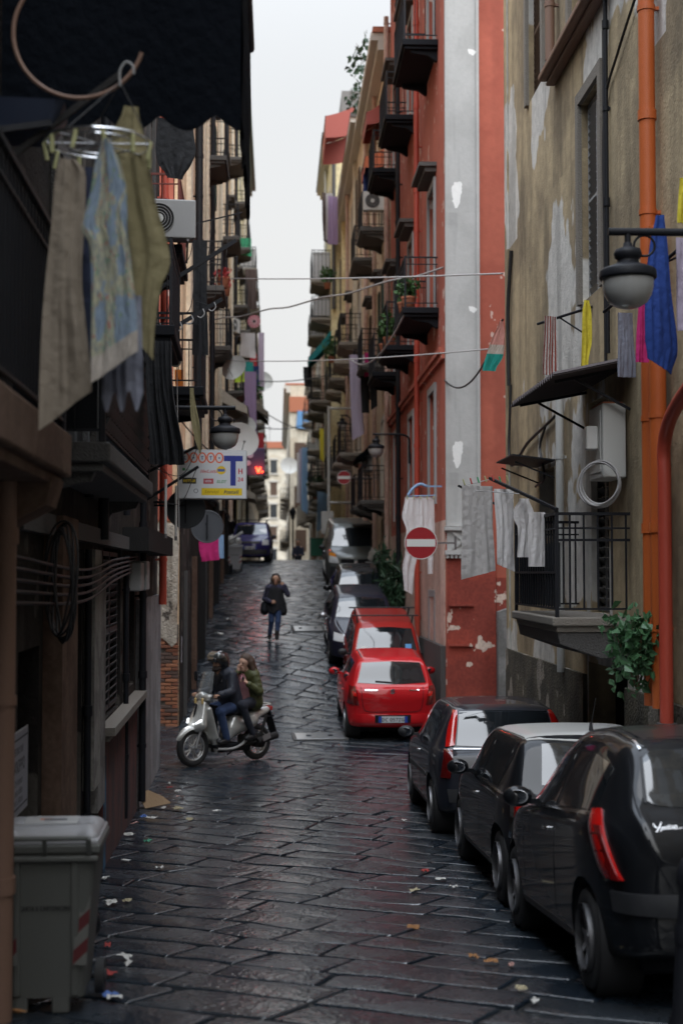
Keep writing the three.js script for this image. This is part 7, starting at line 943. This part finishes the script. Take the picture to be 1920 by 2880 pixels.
{ // balcony clothes arms over the left side
  for (const [lab, a, b] of [['long black clothes arm reaching out from the left balcony', [-1.78, 6.75, -18.9], [-0.56, 7.56, -19]], ['thin black clothes arm highest on the left side', [-1.5, 8.05, -20.4], [-0.52, 8.35, -20.6]], ['black clothes arm with white hooks below the first arm', [-1.75, 6.0, -18.3], [-0.72, 6.65, -18.4]]]) { const t = thing('clothes_rack', lab, 'clothes rack'); mesh('bar', bar(a, b, lab.includes('thin') ? 0.02 : 0.05), K.iron, t); if (lab.includes('hooks')) for (let k = 0; k < 6; k++) { const u = 0.2 + k * 0.14, p = a.map((q, i) => lerp(q, b[i], u)); mesh('hook', tube([[p[0], p[1] + 0.02, p[2] + 0.02], [p[0] + 0.02, p[1] - 0.05, p[2] + 0.03], [p[0] - 0.03, p[1] - 0.1, p[2] + 0.03], [p[0] - 0.07, p[1] - 0.08, p[2] + 0.03]], 0.008, 12, 6), K.cablePale, t); } else for (let k = 0; k < 3; k++) { const u = 0.3 + k * 0.25, p = a.map((q, i) => lerp(q, b[i], u)); mesh('line', tube([p, [p[0] - 0.06, p[1] - 0.5 - k * 0.1, p[2] + 0.1], [p[0] - 0.3, p[1] - 0.62, p[2] - 0.3]], 0.006, 12, 5), K.cable, t); } }
}
{ // right: white washing on the rack of the low balcony
  const r = thing('washing_rack', 'dark folding washing rack slanting out from the low balcony', 'clothes rack'); mesh('arm', bar([2.75, 3.72, -13.9], [2.34, 4.14, -15.6], 0.03), K.iron, r); mesh('arm', bar([2.8, 3.72, -16.1], [1.98, 4.05, -15.5], 0.02), K.iron, r); mesh('line', rod([2.02, 4.05, -15.5], [2.36, 4.13, -15.6], 0.005, 5), K.cablePale, r); mesh('line', rod([2.12, 3.98, -15.2], [2.55, 3.92, -14.75], 0.005, 5), K.cablePale, r);
  for (let k = 0; k < 7; k++) mesh('peg', mv(rot(rb(0.015, 0.07, 0.02, 0, 0, 0, 0.004), 0, 0, 0.3), 2.04 + k * 0.075, 4.09 + 0.01 * k - (k > 4 ? 0.03 : 0), -15.5 + 0.03 * k), [pegM, mat(0.5, 0.06, 0.05, 0.5), mat(0.05, 0.35, 0.15, 0.5)][k % 3], r);
  hang('white_sheet', 'thin greyish white sheet hanging at the street end of the washing rack', 'laundry', [2.2, 4.05, -15.52], 0.25, 0.98, [[0, -0.19, 0.17], [0.5, -0.185, 0.17], [1, -0.2, 0.19]], CL.lace, { amp: 0.035, folds: 3, slant: -0.1, seed: 21 });
  hang('lace_curtain', 'pale lace curtain hanging in the middle of the washing rack', 'laundry', [2.44, 4.0, -15.25], 0.4, 0.85, [[0, -0.12, 0.12], [0.6, -0.1, 0.12], [1, -0.1, 0.13]], CL.white, { amp: 0.03, folds: 3, slant: 0.1, seed: 22 });
  hang('white_blouse', 'small white blouse on the washing rack beside the lace curtain', 'laundry', [2.6, 3.88, -14.9], 0.3, 0.62, [[0, -0.05, 0.05], [0.2, -0.12, 0.1], [0.35, -0.12, 0.12], [0.5, -0.08, 0.09], [1, -0.09, 0.08]], CL.white, { amp: 0.03, folds: 2, seed: 23 });
  hang('white_towel', 'short white towel nearest the balcony post on the washing rack', 'laundry', [2.66, 3.72, -14.5], 0.3, 0.56, [[0, -0.09, 0.09], [1, -0.1, 0.1]], CL.white, { amp: 0.025, folds: 2, seed: 24 });
  // clothes on poles higher on the beige house
  for (const [lab, a, b] of [['short iron pole carrying the striped towel', [3.5, 6.06, -15.6], [3.05, 6.02, -16.5]], ['iron pole carrying the blue and grey washing', [3.5, 5.95, -9.9], [3.0, 5.5, -12.9]]]) { const t = thing('clothes_pole', lab, 'clothes rack'); mesh('bar', rod(a, b, 0.016, 8), K.iron, t); mesh('stay', rod([3.5, a[1] - 0.3, a[2] - 0.2], [lerp(a[0], b[0], 0.6), lerp(a[1], b[1], 0.6), lerp(a[2], b[2], 0.6)], 0.01), K.iron, t); }
  const st = stripe('#c9c6c4', '#8e3a2c', 5);
  hang('striped_towel', 'red and white striped towel on the pole of the beige house', 'laundry', [3.12, 6.04, -16.1], 0.5, 0.68, [[0, -0.08, 0.1], [1, -0.11, 0.11]], st, { keep: 1, amp: 0.02, folds: 2, seed: 31 });
  hang('yellow_cloth', 'bright yellow cloth hanging on the beige house', 'laundry', [3.12, 5.86, -14.2], 0.2, 0.72, [[0, -0.02, 0.03], [0.15, -0.04, 0.05], [0.6, -0.05, 0.06], [1, -0.06, 0.02]], CL.yellow, { amp: 0.02, folds: 1.5, slant: -0.2, seed: 32 });
  hang('grey_trousers', 'slate grey trousers hanging below the large street lamp', 'laundry', [3.1, 5.42, -12.5], 0.2, 0.58, [[0, -0.07, 0.07], [1, -0.08, 0.09]], CL.slate, { amp: 0.03, folds: 2, seed: 33 });
  hang('magenta_cloth', 'magenta cloth hanging beside the blue shirt', 'laundry', [3.12, 5.7, -12.0], 0.1, 0.8, [[0, -0.02, 0.06], [1, -0.06, 0.06]], CL.magenta, { amp: 0.02, folds: 2, seed: 34 });
  hang('blue_shirt', 'large royal blue shirt hanging behind the large street lamp', 'laundry', [3.0, 5.92, -11.0], 0.1, 1.2, [[0, -0.02, 0.04], [0.15, -0.06, 0.06], [0.5, -0.12, 0.1], [0.86, -0.13, 0.15], [1, -0.11, 0.1]], CL.blue, { amp: 0.04, folds: 2, slant: 0.1, seed: 35 });
  hang('lilac_cloth', 'patterned lilac cloth at the right edge beside the blue shirt', 'laundry', [3.02, 5.62, -10.5], 0.1, 0.7, [[0, -0.03, 0.12], [1, -0.02, 0.14]], CL.lilac, { amp: 0.03, folds: 2, seed: 36 });
  hang('lime_cloth', 'lime yellow cloth at the right edge beside the orange pipe', 'laundry', [3.12, 6.15, -10.75], 0.1, 0.35, [[0, -0.02, 0.15], [1, -0.04, 0.12]], CL.yellow, { amp: 0.03, folds: 2, seed: 37 });
  hang('two_tone_cloth', 'pink and turquoise cloth dangling from cables at the beige corner', 'laundry', [3.28, 6.85, -21.0], 0.2, 0.75, [[0, 0.02, 0.09], [0.3, -0.08, 0.12], [0.7, -0.19, 0.08], [1, -0.24, -0.04]], (() => { const m = cloth(1, 1, 1); m.map = canvas(16, 64, (c) => { c.fillStyle = '#1c8f86'; c.fillRect(0, 0, 16, 24); c.fillStyle = '#c98e86'; c.fillRect(0, 32, 16, 32); c.fillStyle = '#b9aea6'; c.fillRect(0, 22, 16, 12); }); return m; })(), { keep: 1, amp: 0.03, folds: 1.5, seed: 38 });
  // white washing on a blue hanger in front of the red house
  const h = thing('plastic_hanger', 'pale blue plastic clothes hanger fixed to the red house above the white washing', 'hanger', [2.78, 4.66, -27.6]); mesh('hook', tube([[0.12, 0.12, 0], [0.0, 0.16, 0], [-0.14, 0.08, 0], [-0.24, -0.06, 0]], 0.028, 16, 8), CL.sky, h); mesh('frame', [rod([-0.28, -0.08, 0], [0.3, -0.06, 0], 0.014), bar([0.1, 0.12, 0], [0.42, 0.12, 0], 0.03)], CL.sky, h); for (let k = 0; k < 5; k++) mesh('peg', mv(rb(0.02, 0.07, 0.02, 0, 0, 0, 0.004), -0.26 + k * 0.13, -0.1, 0.01), pegM, h);
  hang('white_nightshirt', 'long white nightshirt hanging on the blue hanger behind the road sign', 'laundry', [2.62, 4.56, -27.6], 0.1, 1.85, [[0, -0.14, 0.14], [0.2, -0.2, 0.14], [0.35, -0.12, 0.14], [0.6, -0.15, 0.1], [0.75, -0.2, 0.04], [1, -0.16, 0.0]], CL.white, { amp: 0.04, folds: 3, slant: 0.05, seed: 41 });
  hang('white_pillowcase', 'white pillowcase hanging beside the nightshirt on the red house', 'laundry', [2.92, 4.57, -27.62], 0.1, 1.5, [[0, -0.16, 0.13], [0.6, -0.16, 0.14], [0.66, -0.02, 0.12], [1, 0.0, 0.1]], CL.white, { amp: 0.035, folds: 3, seed: 42 });
}
{ // washing farther up, both sides: [name, label, material, x, y, Z, width, length]
  const list = [['lavender_sheet', 'long lavender sheet hanging straight down in front of the cream house', CL.lilac, 2.42, 9.8, 43.5, 0.42, 2.55], ['navy_trousers', 'dark blue trousers hanging above the air conditioner on the right', CL.darkBlue, 2.7, 15.2, 42, 0.34, 1.0], ['teal_towel', 'small teal towel hanging high beside the red house', CL.teal, 3.0, 14.9, 41.5, 0.16, 0.7], ['magenta_cloth', 'magenta cloth hanging below the plant pots of the red house', CL.magenta, 2.64, 9.6, 41.8, 0.16, 0.7], ['black_trousers', 'black trousers hanging on the line beside the lavender sheet', CL.black, 2.62, 9.6, 42.6, 0.26, 1.7], ['white_vest', 'white vest hanging on the line beside the magenta cloth', CL.white, 2.52, 9.6, 42.2, 0.16, 0.55], ['black_trousers', 'black trousers hanging on the line under the lowest red house balcony', CL.black, 2.85, 9.6, 42.2, 0.22, 1.6],
    ['lilac_sheet', 'lilac sheet draped over a high balcony of the yellow house', CL.purple, 2.25, 18.6, 58, 0.4, 2.0], ['brown_sheet', 'dark brown sheet draped beside the lilac sheet on the yellow house', CL.brown, 2.0, 18.9, 58.6, 0.35, 2.1], ['pale_sheet', 'pale sheet hanging between the lilac and brown sheets', CL.grey, 2.12, 18.8, 58.3, 0.3, 1.9], ['black_bundle', 'black bundle of clothes dangling from a far balcony on the right', CL.black, 1.42, 12.9, 67.5, 0.42, 0.95],
    ['blue_towel', 'long blue towel hanging at the far right beyond the crest', CL.sky, 1.75, 11.2, 92, 0.4, 4.2], ['lilac_towel', 'lilac towel hanging at the far right beyond the crest', CL.lilac, 1.62, 11.3, 94, 0.4, 3.6], ['white_towel', 'white towel hanging at the far right beyond the crest', CL.white, 1.5, 11.2, 96, 0.4, 3.4], ['yellow_towel', 'yellow towel hanging low on the yellow house', CL.yellow, 2.05, 9.8, 66, 0.2, 1.5], ['blue_jacket', 'blue jacket hanging low on the yellow house', CL.sky, 2.2, 7.2, 70, 0.5, 2.0],
    ['grey_sheet', 'long grey lilac sheet hanging off the far left balconies', CL.lilac, -0.72, 13.6, 62, 0.25, 2.6], ['dark_red_cloth', 'dark red cloth hanging on the far left balconies', CL.red, -1.05, 12.5, 61, 0.3, 1.6], ['teal_cloth', 'teal cloth draped on the far left balcony rail', CL.teal, -1.2, 12.0, 60, 0.35, 0.9], ['navy_cloth', 'navy cloth hanging from the far left balcony', CL.darkBlue, -0.95, 11.9, 60.5, 0.3, 1.0], ['green_cloth', 'green cloth draped over the high left balcony rail', CL.green, -1.5, 18.2, 63.8, 0.6, 0.8], ['mauve_sheet', 'mauve patterned sheet hanging under the white dish on the left', CL.purple, -1.02, 10.6, 53, 0.45, 2.4], ['brown_sheet', 'brown sheet hanging under the high left balcony', CL.brown, -1.2, 16.6, 63, 0.5, 1.8], ['white_sheet', 'white sheet over the rail of a far left balcony', CL.white, -1.22, 12.9, 58, 0.6, 1.0],
    ['magenta_banner', 'magenta cloth at street level left behind the grey road sign', CL.magenta, -1.45, 3.85, 30.2, 0.42, 0.5], ['sky_towel', 'sky blue towel beside the magenta cloth at street level', CL.sky, -1.2, 3.9, 30.4, 0.12, 0.5], ['red_banner', 'narrow red banner hanging near the lit sign', CL.red, -0.65, 8.6, 56, 0.22, 1.4], ['lime_cloth', 'lime green cloth on a left balcony above the white awning', cloth(0.4, 0.55, 0.04), -1.25, 9.75, 47, 0.3, 0.35], ['orange_cloth', 'orange cloth on the lower left balcony', cloth(0.6, 0.16, 0.02), -1.4, 5.98, 20.2, 0.12, 0.3]];
  list.forEach(([n, l, m, x, y, Z, w, h], i) => hang(n, l, 'laundry', [x, y, -Z], 0.15, h, [[0, -w / 2, w / 2], [0.5, -w * 0.48, w * 0.5], [1, -w * (0.35 + 0.2 * (i % 2)), w * 0.55]], m, { amp: Math.min(0.06, w * 0.12), folds: 2.4, seed: i + 50, slant: (i % 3 - 1) * 0.08, nu: 14, nv: 14 }));
}
// an awning: sloping sheet with two cheeks and a hanging edge; s = -1 for the right side of the street, +1 for the left
function awning(label, X, y, Z0, Z1, proj, drop, s, m, edge = 0.2) {
  const t = thing('awning', label, 'awning'), xo = X + s * proj;
  mesh('sheet', [grid(14, 6, (u, v) => [lerp(X, xo, v), y - drop * v - 0.05 * Math.sin(Math.PI * v) + 0.012 * Math.sin(u * 40), -lerp(Z0, Z1, u)]), grid(14, 3, (u, v) => [xo, y - drop - edge * v + 0.02 * Math.sin(u * 44) * v, -lerp(Z0, Z1, u)])], m, t);
  for (const Z of [Z0, Z1]) mesh('cheek', grid(6, 4, (u, v) => [lerp(X, xo, u), y - drop * u - 0.05 * Math.sin(Math.PI * u) - (edge + (1 - u) * 0.25) * v * 0.9, -Z]), m, t);
  mesh('frame', [rod([xo, y - drop, -Z0], [xo, y - drop, -Z1], 0.02), rod([X, y - drop, -Z0 - 0.05], [xo, y - drop, -Z0 - 0.05], 0.014)], K.iron, t); return t;
}
awning('teal awning sticking out from the yellow house near the crest', 2.5, 14.5, 66.3, 68.6, 1.05, 1.3, -1, CL.canvasTeal, 0.35);
awning('beige awning with dark edge far along the left side', -1.86, 12.1, 68, 72, 1.4, 1.3, 1, stripe('#8d857b', '#6e665d', 6), 0.3);
awning('pale canvas awning over the left balconies', -1.89, 8.95, 44, 47.5, 0.95, 0.7, 1, CL.canvasBeige, 0.25);
awning('dark shop awning low on the cream house', 3.15, 7.4, 44.2, 46.4, 0.7, 0.7, -1, CL.canvasBlack, 0.12);
awning('red tin awning highest on the cream house', 3.15, 17.3, 42.2, 44.2, 0.5, 0.35, -1, withGrain(mat(0.3, 0.06, 0.05, 0.6, { side: THREE.DoubleSide }), 2, 0.004), 0.4);
awning('wide red tin awning on posts beside the yellow house roof', 2.85, 20.4, 52, 55.5, 1.1, 0.4, -1, withGrain(mat(0.36, 0.08, 0.06, 0.6, { side: THREE.DoubleSide }), 2, 0.004), 0.9);
awning('cream awning low on the pale house at the end of the street', 2.75, 8.4, 96, 101, 1.4, 0.8, -1, CL.canvasBeige, 1.4);
awning('small orange awning on the cream house', 3.15, 15.6, 41.2, 43, 0.6, 0.3, -1, cloth(0.55, 0.16, 0.08), 0.35);
awning('white awning low on the left near the crest', -1.89, 6.9, 58, 62, 1.0, 0.6, 1, CL.canvasBeige, 0.25);
// ---------------------------------------------------------------- air conditioners, dishes, plants, wires
function airCon(label, pos, ry, group, cm = K.whiteDull) {
  const t = thing('air_conditioner', label, 'air conditioner', pos, ry, group); mesh('case', rb(0.78, 0.55, 0.3, 0, 0.28, 0, 0.025), cm, t);
  mesh('fan_recess', mv(rot(cyl(0.21, 0.21, 0.012, 0, 0, 0, 'y', 28), Math.PI / 2), -0.12, 0.28, 0.152), K.dark, t); mesh('fan_guard', [0.05, 0.09, 0.13, 0.17, 0.21].map((r) => torus(r, 0.005, -0.12, 0.28, 0.162, 'z', 28, 5)), K.grey, t); mesh('fan_hub', mv(rot(cyl(0.06, 0.06, 0.02, 0, 0, 0, 'y', 18), Math.PI / 2), -0.12, 0.28, 0.165), K.whiteDull, t);
  for (const x of [-0.28, 0.28]) mesh('bracket', [bar([x, -0.02, 0.16], [x, -0.02, -0.24], 0.03), bar([x, -0.26, -0.22], [x, -0.03, 0.1], 0.025)], K.ironPale, t); return t;
}
airCon('white air conditioner with round fan below the navy trousers on the right', [2.86, 13.62, -41.0], 0); airCon('grey air conditioner standing above the red railing on the left', [-1.55, 7.76, -19.9], 0.1, undefined, K.grey);
airCon('air conditioner low on the cream house above the dark shop awning', [2.95, 6.3, -44.9], -1.2); airCon('small air conditioner on the far left wall', [-1.75, 12.4, -55], 1.2); airCon('air conditioner on the drab house beyond the crest', [2.5, 12.2, -80.5], -0.6);
function dish(label, pos, ry, r = 0.4) { const t = thing('satellite_dish', label, 'satellite dish', pos, ry); mesh('reflector', rot(lathe([[0, 0], [r * 0.4, r * 0.04], [r * 0.75, r * 0.15], [r, r * 0.27], [r * 1.01, r * 0.27], [r * 0.75, r * 0.12], [r * 0.4, 0.01], [0, -0.03]], 0, 0, 0, 28), Math.PI / 2 - 0.35), K.whiteDull, t); mesh('feed_arm', rod([0, -r * 0.7, r * 0.3], [0, -r * 0.1, r * 1.0], 0.012), K.grey, t); mesh('feed', rb(0.06, 0.06, 0.1, 0, -r * 0.08, r * 1.02, 0.02), K.grey, t); mesh('mount', [rod([0, 0, -0.05], [0, -0.1, -0.35], 0.02), rod([0, -0.5, -0.35], [0, 0.1, -0.35], 0.022)], K.ironPale, t); return t; }
dish('white satellite dish hanging on the left balconies above the pale awning', [-1.2, 8.9, -40.5], -0.5, 0.38); dish('large white satellite dish beside the lottery sign lamp', [-1.02, 6.6, -38], 0.3, 0.5); dish('small satellite dish behind the large one on the left', [-1.05, 7.8, -46], 0.1, 0.35); dish('white satellite dish on the far right rooftops', [1.0, 12.5, -126], 0.2, 0.8); dish('pale satellite dish high on the far left house', [-0.9, 14.4, -84], 0.3, 0.6);
{ const t = thing('drying_umbrella', 'pink and white round rotary drying frame on the far left balcony', 'drying rack', [-0.95, 13.2, -57]); mesh('disc', mv(rot(cyl(0.26, 0.26, 0.03, 0, 0, 0, 'y', 28), Math.PI / 2), 0, 0, 0), cloth(0.45, 0.14, 0.18), t); mesh('spokes', [...Array(12)].map((_, k) => rot(bx(0.012, 0.24, 0.01, 0, 0.13, 0.018), 0, 0, k * 0.5236)), K.white, t); mesh('hub', mv(rot(cyl(0.06, 0.06, 0.05, 0, 0, 0, 'y', 14), Math.PI / 2), 0, 0, 0.01), K.dark, t); mesh('arm', rod([0, 0, -0.02], [-0.9, -0.15, -0.05], 0.015), K.iron, t); }
{ // meter cabinet and cable coil under the corrugated canopy
  const t = thing('meter_cabinet', 'white metal cabinet with rusty top under the corrugated canopy', 'cabinet', [3.36, 4.12, -14.35], -Math.PI / 2); mesh('case', rb(0.62, 0.75, 0.24, 0, 0.3, 0, 0.02), K.whiteDull, t); mesh('door', rb(0.5, 0.62, 0.012, 0, 0.3, 0.126, 0.006), K.whiteDull, t); mesh('rust', bx(0.5, 0.02, 0.2, 0, 0.686, 0), K.terracotta, t); mesh('junction_box', rb(0.12, 0.24, 0.12, 0.1, 0.34, 0.19, 0.02), K.white, t);
  single('cable_coil', 'large coil of pale cable hanging beneath the white cabinet', 'cable', [0, 1, 2, 3, 4].map((k) => { const q = []; for (let i = 0; i < 20; i++) { const a = i / 20 * 6.283; q.push(V(0.02 * Math.sin(a * 2 + k), Math.sin(a) * (0.2 + 0.008 * k) + 0.01 * Math.sin(k * 3), Math.cos(a) * (0.2 + 0.006 * k) + 0.012 * Math.cos(k * 2))); } return tube(q, 0.009, 60, 6, true); }), K.cablePale, [3.18, 3.98, -13.95], 0.9);
  single('cable_coil', 'hank of dark cables hanging on the dark wall above the bin', 'cable', [0, 1, 2, 3, 4, 5, 6].map((k) => { const q = []; for (let i = 0; i < 20; i++) { const a = i / 20 * 6.283; q.push(V(0.03 * Math.sin(a * 2 + k), Math.sin(a) * (0.3 + 0.012 * k) * (Math.sin(a) > 0 ? 1.2 : 1), Math.cos(a) * (0.1 + 0.012 * k))); } return tube(q, 0.008, 50, 6, true); }), K.cable, [wallL(9.6) + 0.19, 3.0, -9.6], 0.75);
  for (const [l, x, z] of [['fluorescent tube hanging under the dark awning box', -1.5, -19.2], ['second fluorescent tube hanging nearer the corner', -1.46, -20.6]]) { const q = thing('lamp_tube', l, 'lamp', [x, 3.98, z]); mesh('tube', cyl(0.018, 0.018, 0.75, 0, 0, 0, 'y', 12), K.whiteDull, q); mesh('end_cap', cyl(0.022, 0.022, 0.06, 0, -0.39, 0, 'y', 12), K.ironPale, q); mesh('suspension', rod([0, 0.4, 0], [-0.3, 0.75, 0], 0.005), K.cable, q); }
}
function leaves(n, rx, ry, rz, size, seed, shape = 0) { // leaf blades spread through an uneven crown
  const r = rng(seed), pos = [], m = new THREE.Matrix4(), q = new THREE.Quaternion();
  for (let k = 0; k < n; k++) { const a = r() * 6.283, b = Math.acos(2 * r() - 1), lump = 0.35 + 1.0 * vnoise(a * 1.9, b * 2.6, seed), d = Math.cbrt(0.15 + 0.85 * r()) * lump, c = V(Math.sin(b) * Math.cos(a) * rx * d, Math.cos(b) * ry * d, Math.sin(b) * Math.sin(a) * rz * d), s = size * (0.6 + 0.8 * r()), w = shape ? 0.12 : 0.38;
    q.setFromEuler(new THREE.Euler(r() * 6.28, r() * 6.28, r() * 6.28)); const P4 = [V(0, 0, 0), V(s * w, s * 0.45, s * 0.08), V(0, s, -s * 0.1), V(-s * w, s * 0.45, s * 0.08)].map((v) => v.applyQuaternion(q).add(c)); for (const i of [0, 1, 2, 0, 2, 3]) pos.push(P4[i].x, P4[i].y, P4[i].z); }
  const g = new THREE.BufferGeometry(); g.setAttribute('position', new THREE.Float32BufferAttribute(pos, 3)); g.computeVertexNormals(); return g;
}
function plant(label, pos, h, w, n, size, seed, o = {}) { const t = thing('plant', label, 'plant', pos, 0, o.group); if (o.pot !== 0) mesh('pot', lathe([[0, 0], [o.p || 0.11, 0], [(o.p || 0.11) * 1.3, 0.2], [(o.p || 0.11) * 1.4, 0.2], [(o.p || 0.11) * 1.4, 0.24], [(o.p || 0.11) * 1.2, 0.24], [(o.p || 0.11) * 1.15, 0.2], [0, 0.2]], 0, 0, 0, 18), K.terracotta, t); const y0 = o.pot === 0 ? 0 : 0.2; mesh('stem', [0, 1, 2, 3].map((k) => tube([[0, y0, 0], [Math.cos(k * 1.6) * w * 0.3, y0 + h * 0.4, Math.sin(k * 1.6) * w * 0.3], [Math.cos(k * 1.6) * w * 0.7, y0 + h * (0.7 + 0.08 * k), Math.sin(k * 1.6) * w * 0.7]], 0.008, 8, 5)), K.wood, t); mesh('foliage', mv(leaves(n, w, h * 0.55, w, size, seed, o.shape), 0, y0 + h * 0.55, 0), o.m || K.leaf, t); return t; }
plant('leafy green plant sprouting from the wall beside the red pipe foot', [3.2, 2.05, -12.6], 0.66, 0.3, 620, 0.09, 71, { pot: 0, m: mat(0.05, 0.13, 0.055, 0.5, { side: THREE.DoubleSide }) });
plant('potted plant on the lower red house balcony nearest the corner', [2.62, 8.39, -28.3], 0.4, 0.2, 200, 0.1, 72); plant('second potted plant on the lower red house balcony', [2.6, 8.39, -28.9], 0.35, 0.18, 160, 0.1, 73); plant('bushy potted plant on the middle red house balcony', [2.62, 8.39, -33.2], 0.6, 0.26, 260, 0.12, 74); plant('tall potted plant on the middle red house balcony', [2.6, 8.39, -34.2], 0.7, 0.2, 200, 0.12, 75);
plant('dark spiky shrub in a tub behind the parked cars at the red house', [2.95, gy(-35.5), -35.5], 1.7, 0.42, 520, 0.3, 76, { m: K.leafDark, shape: 1, p: 0.2 }); plant('second dark shrub farther along behind the parked cars', [2.9, gy(-38), -38], 1.8, 0.4, 420, 0.28, 77, { m: K.leafDark, shape: 1, p: 0.2 });
plant('wispy shrub growing on the cream house roof edge', [2.9, 18.55, -44.5], 1.6, 0.6, 160, 0.22, 78, { pot: 0, m: K.leafDark }); plant('small shrub overhanging the cream house roof', [2.75, 18.55, -47.3], 1.0, 0.5, 120, 0.2, 79, { pot: 0, m: K.leafDark });
plant('green climbing plant on the far left balconies', [-1.2, 10.1, -60], 1.4, 0.5, 260, 0.2, 80, { pot: 0 }); plant('potted plant on the drab house beyond the crest', [2.1, 7.1, -78], 1.2, 0.5, 200, 0.2, 81); plant('potted flowers on the left balcony above the white slab', [-1.25, 9.56, -32.2], 0.25, 0.2, 90, 0.09, 82, { m: mat(0.35, 0.03, 0.03, 0.6, { side: THREE.DoubleSide }) }); plant('red flowers farther along the same left balcony', [-1.25, 9.56, -33.1], 0.25, 0.2, 90, 0.09, 83, { m: mat(0.35, 0.03, 0.03, 0.6, { side: THREE.DoubleSide }) }); plant('low green plant on the yellow house balcony', [2.1, 11.25, -55], 0.7, 0.35, 160, 0.16, 84); plant('pot plant on the second yellow house balcony', [2.1, 15.15, -60], 0.7, 0.35, 160, 0.16, 85);
// wires across the street
const wire = (label, a, b, sag, r, m = K.cable, wob = 0) => { const q = []; for (let i = 0; i <= 12; i++) { const u = i / 12; q.push(V(lerp(a[0], b[0], u), lerp(a[1], b[1], u) - sag * 4 * u * (1 - u) + wob * Math.sin(i * 2.1), lerp(a[2], b[2], u))); } return single('overhead_wire', label, 'wire', tube(q, r, 40, 5), m); };
wire('pale overhead wire crossing in front of the red house', [-1.89, 11.1, -38.5], [3.45, 7.7, -21.6], 0.05, 0.014, K.cablePale); wire('overhead wire sagging from the grey pilaster', [-1.89, 10.2, -40], [3.2, 9.0, -27.2], 0.08, 0.02, K.cablePale, 0.03); wire('thin overhead wire above the lavender sheet', [-1.89, 9.4, -42], [3.45, 6.55, -21.6], 0.12, 0.012, K.cablePale); wire('dark looping cable from the beige corner', [3.2, 6.8, -27.1], [3.42, 6.95, -21.4], 0.5, 0.018, K.cable); wire('overhead wire far above the walking woman', [-1.89, 11.6, -62], [2.85, 11.4, -58], 0.3, 0.022); wire('crossing wire beyond the crest', [-1.86, 13.0, -80], [2.75, 12.0, -90], 0.5, 0.03); wire('second crossing wire beyond the crest', [-1.86, 12.0, -84], [2.75, 12.6, -86], 0.6, 0.03); wire('thick dark wire at the top beside the awning', [-1.75, 11.7, -18], [3.5, 9.3, -12], 0.1, 0.014);  wire('cable drooping along the red house balconies', [2.5, 8.2, -28], [2.2, 9.6, -43], 0.5, 0.02, K.cablePale); wire('low dark cable in front of the lottery sign', [wallL(20) + 0.05, 5.9, -20], [-0.95, 5.2, -27], 0.2, 0.012);
{ // antennas on the roofs of the left side
  for (const [l, x, y, Z] of [['thin roof aerial on the ochre house', -2.2, 25.7, 62], ['second thin roof aerial farther along the ochre house', -2.3, 25.7, 65], ['roof aerial at the end of the street', -1.5, 27, 262]]) { const t = thing('aerial', l, 'aerial', [x, y, -Z]); mesh('mast', rod([0, 0, 0], [0, 3.2, 0], 0.03), K.iron, t); mesh('elements', [0, 1, 2, 3, 4].map((k) => rod([-0.5 + k * 0.04, 2.2 + k * 0.2, 0], [0.5 - k * 0.04, 2.2 + k * 0.2, 0], 0.015, 5)), K.iron, t); } }
{ // street furniture beyond the crest and on the right
  const t = thing('green_box', 'green plastic container hanging by the drab house beyond the crest', 'container', [2.0, 3.9, -70]); mesh('box', rb(0.75, 0.85, 0.5, 0, 0.42, 0, 0.05), mat(0.01, 0.13, 0.08, 0.5), t); mesh('rim', rb(0.8, 0.08, 0.55, 0, 0.86, 0, 0.03), mat(0.01, 0.1, 0.06, 0.5), t);
  const p = thing('post_lamp', 'slim black lantern post beyond the crest', 'street lamp', [0.78, gy(-72), -72]); mesh('post', lathe([[0.12, 0], [0.1, 0.3], [0.05, 0.4], [0.04, 2.6], [0.06, 2.65]], 0, 0, 0, 14), K.iron, p); mesh('lantern', lathe([[0.1, 2.66], [0.2, 3.05], [0.06, 3.25], [0.0, 3.35]], 0, 0, 0, 6), K.iron, p);
  const s = thing('scaffold_frame', 'white pole frame standing in front of the amber house', 'frame', [2.2, 3.2, -57]); mesh('upright', rod([-0.15, 0, 0], [-0.15, 6.6, 0], 0.06, 10), K.whiteDull, s); mesh('crossbar', [rod([-0.15, 6.5, 0], [1.0, 6.5, 0], 0.05, 10), rod([-0.15, 2.7, 0], [0.9, 2.7, 0], 0.05, 10)], K.whiteDull, s); mesh('panel', rb(0.5, 0.9, 0.1, -0.2, 1.9, 0, 0.02), K.whiteDull, s);
  const b = thing('rubbish_heap_bin', 'grey bin heaped with pale bags beside the grey van', 'bin', [3.0, gy(-43.5), -43.5]); mesh('tub', mv(frustum(0.42, 0.46, 0.56, 0.58, 0.95), 0, 0.04, 0), K.grey, b); mesh('rim', rb(0.6, 0.05, 0.62, 0, 1.0, 0, 0.015), K.grey, b);
  sack('rubbish_bag', 'white bag spilling over the bin beside the grey van', [2.9, gy(-43.5) + 1.02, -43.4], 1.0, sackPale, 8); sack('rubbish_bag', 'pale bag on top of the bin beside the grey van', [3.1, gy(-43.5) + 1.02, -43.4], 0.9, sackPale, 9);
}
renderer.render(scene, camera);
